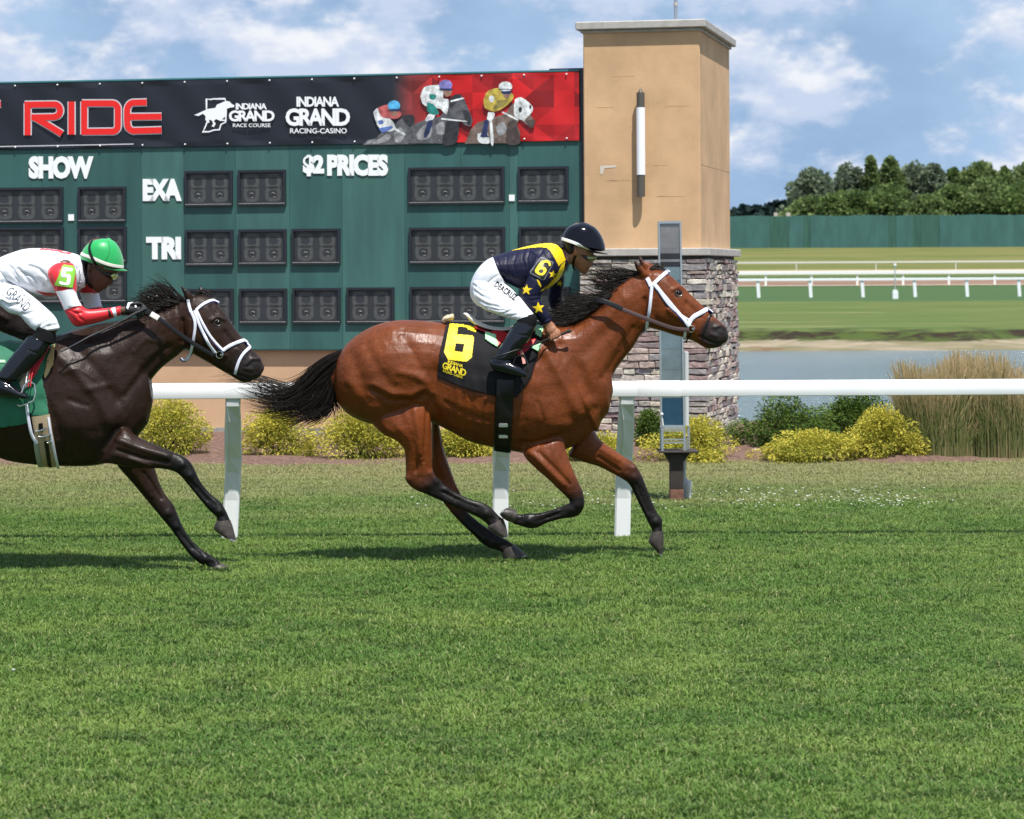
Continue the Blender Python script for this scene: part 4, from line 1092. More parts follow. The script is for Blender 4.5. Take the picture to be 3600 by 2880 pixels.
# ------------------------------------------------------------------ trees beyond the fence
tree_m = [mat('tree_leaf', c, .8, spec=.15, col2=c2, attr2='tone', transl=.4) for c, c2 in (((.075, .12, .045), (.26, .335, .12)), ((.06, .10, .036), (.215, .30, .095)), ((.09, .125, .085), (.27, .33, .21)))]
bark = mat('bark', (.09, .075, .06), .95, noise=.3, nscale=4)
def tree(px0, px1, ptop, D, kind, seed, label, n=10500, base_py=772, spire=False):
    rg = np.random.default_rng(seed); xa = P(px0, ptop, D).x; xb = P(px1, ptop, D).x; cx = (xa+xb)/2; rx = (xb-xa)/2*(1.12 if spire else 1.42); zt = P((px0+px1)/2, ptop, D).z; zb = zprof(D); h = zt-zb
    t = thing('tree', label, 'tree', (cx, D, zb), 'trees beyond the green fence')
    blobs = []; c0 = .16
    for i in range(90):
        zz = rg.random(); a = rg.random()*6.28; prof = (1-zz**4)**.6*(.85+.3*rg.random()) if not spire else 1-zz*.8; rr = rg.random()**.5*.95
        s = (.10+.17*rg.random())*(1 if not spire else 1.1)
        blobs.append((cx+rx*prof*rr*math.cos(a), D+rx*.9*prof*rr*math.sin(a), zb+h*(c0+(.96-c0-s*.28)*zz), rx*s*1.5, rx*s*1.5, min(h*.10, rx*.42)*(.6+s*2)))
    C, u, pk = blob_points(blobs, n, rg, .45); V, F = leafcards(C, u, .36*D/300, .75, rg, .1, .3)
    tone = np.clip(.45+rg.normal(size=n)*.2+(rg.random(len(blobs))[pk]-.5)*.5, 0, 1)
    mk('crown', V, F, tree_m[kind], t, attrs={'tone': ('FACE', 'FLOAT', np.concatenate([tone, tone]))})
    s = MB(); s.tube([(cx, D, zb-.5), (cx+.1*rx*.2, D, zb+h*.35), (cx, D, zb+h*.8)], [h*.022, h*.016, h*.005], 8)
    for i in range(6):
        b = blobs[i*4]; z0 = zb+h*(.2+.08*i); s.tube([(cx, D, z0), tuple((Vector((cx, D, z0))+Vector(b[:3]))/2+Vector((0, 0, h*.02))), b[:3]], [h*.009, h*.006, h*.002], 5)
    s.build('trunk', bark, t)
TREES = [
    (2785, 2925, 592, 330, 2, 'loose grey-green tree at the left end of the treeline'), (2925, 3050, 575, 335, 2, 'grey-green tree second from the left, behind the shorter dark ones'),
    (3030, 3092, 532, 332, 0, 'narrow pointed tree, the tallest of the treeline'), (3080, 3170, 546, 334, 0, 'tree just right of the tallest pointed one'),
    (3155, 3262, 562, 336, 2, 'broad pale grey-green tree in the middle of the treeline'), (3245, 3325, 570, 332, 2, 'slim grey-green tree right of the pale broad one'),
    (3325, 3380, 582, 340, 1, 'small dark round-topped tree with sky showing on both sides'), (3388, 3510, 565, 330, 0, 'tall rounded green tree near the right edge'),
    (3508, 3560, 572, 342, 1, 'dark slender tree top behind the rounded green one'), (3545, 3680, 575, 334, 0, 'green tree cut by the right edge of the photo'),
    (2780, 2945, 690, 312, 0, 'low leafy tree at the left front of the treeline'), (2900, 3060, 660, 310, 1, 'dark bushy tree in the front row, left of centre'),
    (3040, 3200, 645, 312, 1, 'dark wide tree in the front row below the tallest one'), (3180, 3330, 688, 308, 0, 'low green tree in the front row below the pale broad one'),
    (3280, 3420, 650, 310, 1, 'dark dense tree in the front row, right of centre'), (3380, 3530, 625, 310, 0, 'big leafy tree in the front row below the rounded one'),
    (3500, 3700, 640, 308, 1, 'dense dark tree in the front row at the right edge'), (3690, 3900, 600, 320, 0, 'tree outside the right edge of the photo')]
for i, (a, b, c, D, k, lab) in enumerate(TREES[:-1]): tree(a, b, c, D, k, 100+i, lab, spire=(i == 2))
def far_woods():
    rg = np.random.default_rng(40); D = 900; m = mat('far_leaf', (.010, .022, .022), .9, spec=.1, col2=(.022, .04, .035), attr2='tone'); 
    for k, (p0, p1, pt, lab) in enumerate(((2568, 2700, 745, 'far dark wood on the horizon right beside the tower'), (2680, 2830, 727, 'far dark wood rising behind the left end of the treeline'))):
        xa, xb = P(p0, 770, D).x, P(p1, 770, D).x; n = 4000; f = rg.random(n); x = xa+(xb-xa)*f
        zt = P(p0, pt, D).z; zb = P(p0, 790, D).z; hh = (zt-zb)*np.clip(np.sin(np.pi*np.clip(f*.9+.08, 0, 1))**.5+.12*np.sin(f*21)+.08*np.sin(f*47), .15, 1.1)
        C = np.stack([x, D+rg.normal(size=n)*6, zb+hh*rg.random(n)**.5], 1); V, F = leafcards(C, rg.normal(size=(n, 3)), 2.2, .8, rg)
        tone = rg.random(n); o = mk('treeline', V, F, m, None, ((xa+xb)/2, D, zb), attrs={'tone': ('FACE', 'FLOAT', np.concatenate([tone, tone]))}); tag(o, lab, 'wood', kind='stuff')
    p = MB(); pm = mat('utility_post', (.45, .40, .36), .8)
    for px, w in ((2727, .35), (2771, .4), (2683, .3)):
        x = P(px, 760, 260).x; q = MB(); q.box(Vector((x, 260, 0)), X, Y, Z, -w/2, w/2, -w/2, w/2, zprof(260)-.2, P(px, 748 if px != 2683 else 766, 260).z)
        tag(q.build('utility_post', pm, None, loc=(x, 260, zprof(260))), {2727: 'stubby pale post behind the fence, middle one of three', 2771: 'stubby pale post behind the fence nearest the treeline', 2683: 'shortest pale post behind the fence, nearest the tower'}[px], 'post', 'posts behind the green fence')
far_woods()

# ------------------------------------------------------------------ the turf in front: patches of blades set all over by geometry nodes
def turf():
    rg = np.random.default_rng(31); S = .8; nb = 7500
    x = (rg.random(nb)-.5)*S*1.15; y = (rg.random(nb)-.5)*S*1.15
    cl = .5+.5*np.sin(x*31+3*np.sin(y*17))*np.sin(y*27+2*np.sin(x*23))
    h = (.017+.024*rg.random(nb))*(.5+.95*cl); a = rg.random(nb)*6.28; ln = h*(.25+1.0*rg.random(nb)); w = .0020+.0015*rg.random(nb)
    c = np.stack([x, y, np.zeros(nb)-.002], 1); d = np.stack([np.cos(a), np.sin(a), np.zeros(nb)], 1); s = np.stack([-np.sin(a), np.cos(a), np.zeros(nb)], 1)*w[:, None]
    mid = c+d*(ln*.35)[:, None]; mid[:, 2] = h*.62; tip = c+d*ln[:, None]; tip[:, 2] = h*(.9-.25*rg.random(nb))
    PV = np.stack([c-s, c+s, mid+s*.8, mid-s*.8, tip], 1).reshape(-1, 3); k = np.arange(nb)*5
    F = [(i, i+1, i+2, i+3) for i in k]+[(i+3, i+2, i+4) for i in k]
    tone = rg.random(nb)
    # where the patches go
    pts = []; st = S*.52
    for yy in np.arange(8.3, 26.2, st):
        W_ = .25*yy+1.8
        for xx in np.arange(-W_, W_, st): pts.append((xx+(rg.random()-.5)*.2, yy+(rg.random()-.5)*.2, 0))
    pts = np.array(pts); npt = len(pts)
    me = bpy.data.meshes.new('turf_grass'); V = np.concatenate([PV, pts]); me.from_pydata(V.tolist(), [], F); me.update()
    at = me.attributes.new('seedpoint', 'BOOLEAN', 'POINT'); at.data.foreach_set('value', np.concatenate([np.zeros(len(PV), bool), np.ones(npt, bool)]))
    t2 = me.attributes.new('tone', 'FLOAT', 'FACE'); t2.data.foreach_set('value', np.concatenate([tone, tone]).astype(np.float32))
    o = bpy.data.objects.new('turf_grass', me); COL.objects.link(o); tag(o, kind='stuff', label='short mown turf grass of the race course')
    m = bpy.data.materials.new('grass_blade'); m.use_nodes = True; nt = m.node_tree; N = nt.nodes; L = nt.links; b = N['Principled BSDF']
    b.inputs['Roughness'].default_value = .55; b.inputs['Specular IOR Level'].default_value = .3
    g = N.new('ShaderNodeNewGeometry'); tn = N.new('ShaderNodeAttribute'); tn.attribute_name = 'tone'
    def noise(sc, st, det=5, off=(0, 0, 0)):
        mp = N.new('ShaderNodeMapping'); mp.inputs['Scale'].default_value = st; mp.inputs['Location'].default_value = off; L.new(g.outputs['Position'], mp.inputs[0])
        n = N.new('ShaderNodeTexNoise'); n.inputs['Scale'].default_value = sc; n.inputs['Detail'].default_value = det; L.new(mp.outputs[0], n.inputs['Vector']); return n.outputs['Fac']
    def mr(x_, a_, b_, c_=0, d_=1):
        r = N.new('ShaderNodeMapRange')
        for i, v in enumerate((a_, b_, c_, d_)): r.inputs[i+1].default_value = v
        L.new(x_, r.inputs[0]); return r.outputs[0]
    def mx(f, a_, b_, bt='MIX'):
        q = N.new('ShaderNodeMix'); q.data_type = 'RGBA'; q.blend_type = bt
        if isinstance(f, float): q.inputs[0].default_value = f
        else: L.new(f, q.inputs[0])
        for s_, v in ((q.inputs[6], a_), (q.inputs[7], b_)):
            if isinstance(v, tuple): s_.default_value = (*v, 1)
            else: L.new(v, s_)
        return q.outputs[2]
    def math_(op, a_, b_):
        q = N.new('ShaderNodeMath'); q.operation = op
        for s_, v in ((q.inputs[0], a_), (q.inputs[1], b_)):
            if isinstance(v, (int, float)): s_.default_value = v
            else: L.new(v, s_)
        return q.outputs[0]
    big = noise(1.1, (.7, 1, 1), 6); mid_ = noise(6.5, (.6, 1, 1), 6, (5, 2, 0))
    green = mx(mr(big, .39, .63), (.108, .212, .035), (.190, .285, .056))
    green = mx(mr(mid_, .50, .64, 0, .8), green, (.065, .125, .026))
    green = mx(mr(tn.outputs['Fac'], .78, 1., 0, .8), green, (.42, .42, .19))
    green = mx(mr(tn.outputs['Fac'], 0., .35, .6, 0.), green, (.045, .11, .018))
    sp = N.new('ShaderNodeSeparateXYZ'); L.new(g.outputs['Position'], sp.inputs[0])
    yy = math_('ADD', sp.outputs['Y'], math_('MULTIPLY', math_('SUBTRACT', noise(.9, (.4, 1, 1), 7, (3, 9, 0)), .5), 7.0))
    dry = math_('MULTIPLY', mr(yy, 20.6, 24.4, 0, .85), mr(mid_, .25, .5, .75, 1.))
    col = mx(dry, green, (.36, .335, .16))
    L.new(col, b.inputs['Base Color'])
    tr = N.new('ShaderNodeBsdfTranslucent'); L.new(col, tr.inputs[0]); ms = N.new('ShaderNodeMixShader'); ms.inputs[0].default_value = .3
    L.new(b.outputs[0], ms.inputs[1]); L.new(tr.outputs[0], ms.inputs[2]); L.new(ms.outputs[0], N['Material Output'].inputs['Surface'])
    me.materials.append(m)
    ng = bpy.data.node_groups.new('turf', 'GeometryNodeTree'); ng.interface.new_socket('Geometry', in_out='INPUT', socket_type='NodeSocketGeometry'); ng.interface.new_socket('Geometry', in_out='OUTPUT', socket_type='NodeSocketGeometry')
    G = ng.nodes; LK = ng.links; gi = G.new('NodeGroupInput'); go = G.new('NodeGroupOutput')
    na = G.new('GeometryNodeInputNamedAttribute'); na.data_type = 'BOOLEAN'; na.inputs['Name'].default_value = 'seedpoint'
    sep = G.new('GeometryNodeSeparateGeometry'); sep.domain = 'POINT'; LK.new(gi.outputs[0], sep.inputs['Geometry']); LK.new(na.outputs['Attribute'], sep.inputs['Selection'])
    iop = G.new('GeometryNodeInstanceOnPoints'); LK.new(sep.outputs['Selection'], iop.inputs['Points']); LK.new(sep.outputs['Inverted'], iop.inputs['Instance'])
    rv = G.new('FunctionNodeRandomValue'); rv.data_type = 'FLOAT_VECTOR'; rv.inputs[0].default_value = (0, 0, 0); rv.inputs[1].default_value = (0, 0, 6.283)
    LK.new(rv.outputs[0], iop.inputs['Rotation'])
    rs = G.new('FunctionNodeRandomValue'); rs.data_type = 'FLOAT_VECTOR'; rs.inputs[0].default_value = (.95, .95, .8); rs.inputs[1].default_value = (1.1, 1.1, 1.45); rs.inputs['Seed'].default_value = 3
    LK.new(rs.outputs[0], iop.inputs['Scale']); LK.new(iop.outputs[0], go.inputs[0])
    md = o.modifiers.new('turf', 'NODES'); md.node_group = ng
    # white clover heads in a loose belt, and a few strays
    V = []; F = []
    def head(x_, y_):
        z_ = .026+rg.random()*.022; v, f = ball_vf((x_, y_, z_), .0055+.0045*rg.random(), 6, 4, (1.2, 1.1, .8)); n0 = len(V); V.extend(v); F.extend([tuple(i+n0 for i in q) for q in f])
    for (p0, p1, q0, q1, n) in ((2450, 2700, 1735, 1790, 26), (2600, 3250, 1735, 1805, 130), (2980, 3200, 1765, 1800, 55), (1440, 1560, 1755, 1795, 16), (1750, 2160, 1740, 1810, 45), (2160, 2470, 1740, 1810, 36), (3200, 3420, 1770, 1800, 10)):
        for i in range(n):
            px = p0+(p1-p0)*rg.random(); py = q0+(q1-q0)*rg.random(); D = 1.9*F_PX/(py-HY); q = P(px, py, D); head(q.x, q.y)
    q = P(48, 2368, 1.9*F_PX/(2368-HY)); head(q.x, q.y)
    tag(mk('clover_flowers', V, F, mat('clover_white', (.46, .48, .38), .8), None, (1, 22, 0)), 'white clover heads scattered in the turf near the rail posts', kind='stuff')
turf()
# ------------------------------------------------------------------ horses
def coat_mat(name, rough=.44, coat=.02):
    m = mat(name, (.2, .06, .02), rough, attr='Col', coat=coat, coat_rough=.22, noise=.16, nscale=70, nstretch=(.25, 1, 1), ndetail=6, bump=.12, bscale=110, spec=.24)
    nt = m.node_tree; N = nt.nodes; L = nt.links; b = N['Principled BSDF']; old = b.inputs['Normal'].links[0].from_node
    tc = N.new('ShaderNodeTexCoord'); mp = N.new('ShaderNodeMapping'); mp.inputs['Scale'].default_value = (1.6, 1, .8); L.new(tc.outputs['Object'], mp.inputs[0])
    n = N.new('ShaderNodeTexNoise'); n.inputs['Scale'].default_value = 11; n.inputs['Detail'].default_value = 5; n.inputs['Distortion'].default_value = .6; L.new(mp.outputs[0], n.inputs['Vector'])
    bp = N.new('ShaderNodeBump'); bp.inputs['Strength'].default_value = .34; bp.inputs['Distance'].default_value = .025; L.new(n.outputs['Fac'], bp.inputs['Height']); L.new(bp.outputs[0], old.inputs['Normal'])
    r = N.new('ShaderNodeMapRange'); r.inputs[1].default_value = .35; r.inputs[2].default_value = .65; r.inputs[3].default_value = rough-.12; r.inputs[4].default_value = rough+.12
    n2 = N.new('ShaderNodeTexNoise'); n2.inputs['Scale'].default_value = 5; n2.inputs['Detail'].default_value = 6; L.new(tc.outputs['Object'], n2.inputs['Vector']); L.new(n2.outputs['Fac'], r.inputs[0]); L.new(r.outputs[0], b.inputs['Roughness'])
    return m
hoof_m = mat('hoof_horn', (.045, .036, .030), .5, noise=.4, nscale=30, bump=.3, bscale=40)
shoe_m = mat('shoe_steel', (.6, .6, .6), .3, metal=.9)
eye_m = mat('eye_dark', (.004, .003, .003), .12, spec=.4)
hair_m = mat('black_hair', (.011, .0075, .006), .5, spec=.14, noise=.3, nscale=60)
gloss_dark = mat('nostril_dark', (.006, .004, .004), .6)
F6 = Frame(1150, 720, 1.2967); D6 = 17.2
H6 = dict(
  trunk=[(38, 735, 36, 850, .07), (62, 672, 52, 905, .15), (118, 608, 110, 965, .215), (215, 551, 225, 1005, .262), (320, 527, 335, 1000, .282), (430, 528, 445, 985, .272), (540, 541, 540, 1022, .255), (655, 556, 650, 1080, .275),
         (770, 566, 762, 1108, .287), (880, 566, 868, 1128, .275), (970, 556, 962, 1143, .25), (1050, 548, 1062, 1125, .225), (1120, 545, 1150, 1085, .19), (1165, 560, 1225, 1020, .15)],
  neck=[(1010, 556, 1235, 1035, .19), (1075, 550, 1268, 930, .165), (1130, 532, 1290, 830, .14), (1190, 490, 1312, 762, .118), (1250, 435, 1352, 705, .103), (1310, 375, 1395, 650, .094), (1372, 330, 1432, 590, .086), (1425, 306, 1462, 560, .082)],
  head=[(1405, 325, 1440, 540, .07), (1450, 300, 1470, 562, .085), (1490, 293, 1500, 570, .098), (1530, 300, 1530, 578, .104), (1565, 322, 1560, 588, .103), (1605, 358, 1592, 598, .096), (1640, 392, 1622, 606, .082), (1680, 430, 1655, 617, .068),
        (1718, 466, 1685, 630, .060), (1750, 497, 1708, 645, .058), (1780, 524, 1732, 656, .060), (1806, 545, 1758, 655, .058), (1822, 566, 1785, 650, .047), (1827, 588, 1806, 634, .03)],
  legs=dict(
    hind_near=[(120, 830, 440, 690, .08, -.02), (180, 960, 472, 800, .11, -.07), (245, 1040, 478, 890, .122, -.115), (308, 1072, 474, 970, .105, -.14), (348, 1112, 478, 1060, .083, -.14), (357, 1170, 480, 1145, .06, -.14), (358, 1215, 480, 1195, .048, -.14), (362, 1262, 488, 1228, .042, -.14),
      (395, 1296, 520, 1262, .038, -.14), (455, 1322, 553, 1292, .03, -.14), (545, 1362, 600, 1318, .026, -.14), (620, 1395, 655, 1343, .026, -.14), (672, 1418, 703, 1355, .031, -.14), (708, 1438, 745, 1378, .034, -.14), (728, 1455, 775, 1410, .028, -.14), (738, 1468, 800, 1432, .032, -.14)],
    hind_far=[(470, 840, 500, 980, .10, .12), (474, 950, 514, 1020, .09, .13), (476, 1060, 528, 1095, .07, .14), (474, 1150, 548, 1165, .06, .14), (470, 1235, 585, 1268, .045, .14), (480, 1290, 603, 1305, .04, .14), (520, 1345, 618, 1345, .032, .14), (585, 1425, 640, 1400, .027, .14), (660, 1500, 700, 1452, .026, .14),
      (704, 1542, 752, 1488, .031, .14), (742, 1565, 790, 1512, .033, .14), (778, 1575, 826, 1532, .028, .14), (800, 1588, 852, 1550, .031, .14)],
    fore_near=[(900, 960, 1080, 900, .06, -.03), (880, 1070, 1085, 1020, .08, -.075), (898, 1145, 1085, 1100, .082, -.12), (948, 1200, 1104, 1165, .072, -.14), (1005, 1250, 1126, 1220, .058, -.15), (1062, 1305, 1150, 1272, .046, -.15), (1098, 1340, 1168, 1315, .044, -.15), (1106, 1358, 1172, 1375, .045, -.15), (1088, 1366, 1140, 1420, .038, -.15),
      (1050, 1382, 1070, 1432, .028, -.15), (990, 1400, 1005, 1450, .026, -.15), (948, 1406, 958, 1472, .032, -.15), (915, 1406, 922, 1476, .034, -.15), (880, 1412, 880, 1464, .028, -.15), (853, 1402, 846, 1454, .030, -.15)],
    fore_far=[(1100, 1150, 1215, 1020, .09, .10), (1175, 1175, 1245, 1070, .085, .12), (1240, 1195, 1300, 1112, .07, .13), (1300, 1225, 1355, 1150, .055, .14), (1345, 1250, 1395, 1175, .046, .14), (1375, 1272, 1425, 1215, .044, .14), (1400, 1318, 1450, 1272, .034, .14), (1428, 1378, 1478, 1345, .027, .14),
      (1452, 1425, 1502, 1398, .028, .14), (1466, 1455, 1527, 1435, .033, .14), (1480, 1480, 1527, 1462, .028, .14), (1478, 1502, 1528, 1492, .029, .14)]),
  hooves=[([(736, 1462, 802, 1428, .044), (732, 1474, 815, 1462, .052), (760, 1497, 823, 1500, .056), (790, 1512, 823, 1514, .050)], -.14),
          ([(800, 1574, 852, 1548, .044), (800, 1595, 878, 1568, .052), (803, 1612, 900, 1590, .056), (806, 1619, 906, 1598, .056)], .14),
          ([(866, 1394, 856, 1450, .042), (842, 1384, 822, 1442, .050), (824, 1382, 796, 1424, .054), (816, 1384, 788, 1412, .050)], -.15),
          ([(1478, 1492, 1530, 1486, .042), (1468, 1522, 1534, 1512, .050), (1470, 1545, 1534, 1560, .054), (1500, 1578, 1530, 1594, .046)], .14)],
  ears=[([(1425, 330, 1470, 318, .022, -.05), (1408, 295, 1452, 300, .022, -.058), (1400, 268, 1436, 280, .017, -.062), (1397, 250, 1415, 262, .007, -.064)]),
        ([(1445, 312, 1500, 292, .022, .04), (1428, 275, 1478, 268, .02, .05), (1420, 250, 1448, 256, .015, .054), (1420, 226, 1428, 234, .005, .055)])],
  bumps=[([(205, 845), (290, 890), (390, 898), (448, 868)], 15, -.011), ([(215, 822), (300, 862), (390, 868), (430, 840)], 16, .009), ([(335, 765), (410, 780), (455, 815), (472, 860)], 18, .012), ([(300, 570)], 42, .014),
    ([(340, 600), (395, 680), (430, 750)], 22, -.010), ([(110, 690), (150, 790), (170, 900)], 26, -.010), ([(250, 700)], 70, .012), ([(180, 640), (240, 760), (300, 830)], 20, -.007), ([(100, 800), (170, 900), (260, 970)], 22, .009), ([(330, 900), (350, 1000)], 16, -.007), ([(640, 640), (620, 760)], 26, .005), ([(1110, 700), (1060, 600)], 18, .007), ([(1020, 1000), (1090, 1000)], 24, .008), ([(960, 900), (985, 980), (960, 1060)], 8, -.006), ([(540, 900), (640, 960), (740, 985)], 8, -.005), ([(560, 1000), (660, 1050)], 12, .005), ([(505, 770), (490, 860)], 42, -.022), ([(475, 905), (505, 960)], 20, -.016),
    ([(1000, 670), (1060, 775), (1110, 880), (1140, 950)], 22, .013), ([(1070, 640), (1145, 750), (1195, 860)], 24, -.014), ([(965, 700), (930, 820), (900, 950), (888, 1080)], 20, -.014), ([(1010, 960)], 70, .020), ([(950, 820)], 40, .008),
    ([(900, 1095), (980, 1078), (1055, 1052)], 14, -.014), ([(1165, 915)], 60, .012), ([(1085, 1045), (1150, 1015), (1215, 930)], 17, -.009), ([(1260, 790), (1330, 680), (1395, 565)], 17, -.010), ([(1150, 610), (1260, 525), (1360, 425)], 30, .009),
    ([(1180, 680), (1290, 560)], 22, -.006), ([(930, 1130), (1010, 1210), (1075, 1275)], 12, .010), ([(965, 1130), (1045, 1210), (1105, 1275)], 8, -.008), ([(1245, 1110), (1330, 1165)], 10, .006), ([(1240, 1150), (1330, 1210)], 8, -.008),
    ([(400, 940), (420, 1060), (425, 1160)], 14, .012), ([(455, 930), (450, 1060), (440, 1170)], 8, -.009), ([(365, 1250)], 14, .010), ([(405, 1215), (420, 1150)], 8, -.012), ([(470, 1225), (500, 1262)], 12, .008),
    ([(600, 1345), (530, 1310)], 6, -.006), ([(620, 1480), (690, 1520)], 6, -.005), ([(1005, 1425), (1070, 1400)], 6, -.005), ([(1410, 1275), (1465, 1400)], 6, -.006), ([(1140, 1370)], 12, .008), ([(1400, 1200)], 14, .008),
    ([(1555, 478), (1615, 525), (1665, 563)], 9, .011), ([(1500, 520), (1560, 545), (1620, 575)], 12, -.005), ([(1575, 388), (1603, 372), (1637, 388)], 8, .011), ([(1580, 345), (1592, 360)], 12, -.008), ([(1640, 450), (1700, 510)], 14, -.008),
    ([(1700, 602), (1740, 622), (1800, 640)], 5, -.009), ([(1765, 560), (1795, 550), (1812, 562)], 7, .008), ([(1750, 590), (1775, 600)], 8, .006), ([(1600, 405)], 12, -.006), ([(1480, 430), (1470, 500), (1490, 550)], 10, .008), ([(1447, 430), (1450, 520)], 10, -.012)]
    +[([(590+42*i, 800), (600+42*i, 1010+i*8)], 11, .0035) for i in range(7)],
  nostril=[(1762, 578), (1778, 562), (1800, 560), (1806, 572), (1790, 590), (1770, 592)], eye=(1601, 404), eye_r=.020)
F5 = Frame(0, 780, 1.358); D5 = 16.75
def map_pts(L, f):
    out = []
    for s in L: a = f(s[0], s[1]); b = f(s[2], s[3]); out.append((a[0], a[1], b[0], b[1])+tuple(s[4:]))
    return out
def from6(dx, dy, k=1.045):
    """H6's hind quarters re-used, in F5 coordinates"""
    def f(u, v): return ((u-30)*k+dx, (v-527)*k+dy)
    return f
g5 = from6(-668, 545)
def trail(L, ang, piv=(395, 900)):
    out = []
    for i, s in enumerate(L):
        a = math.radians(ang)*min(1., max(0., i-.4)/2.6); c, sn = math.cos(a), math.sin(a)
        f = lambda x, y: (piv[0]+(x-piv[0])*c-(y-piv[1])*sn, piv[1]+(x-piv[0])*sn+(y-piv[1])*c)
        out.append((*f(s[0], s[1]), *f(s[2], s[3]))+tuple(s[4:]))
    return out
T6n = trail(H6['legs']['hind_near'], 52); T6f = trail(H6['legs']['hind_far'], 66)
TH6 = [(trail([(0, 0, 0, 0)]*4+list(H6['hooves'][0][0]), 52)[4:], -.14), (trail([(0, 0, 0, 0)]*4+list(H6['hooves'][1][0]), 66)[4:], .14)]
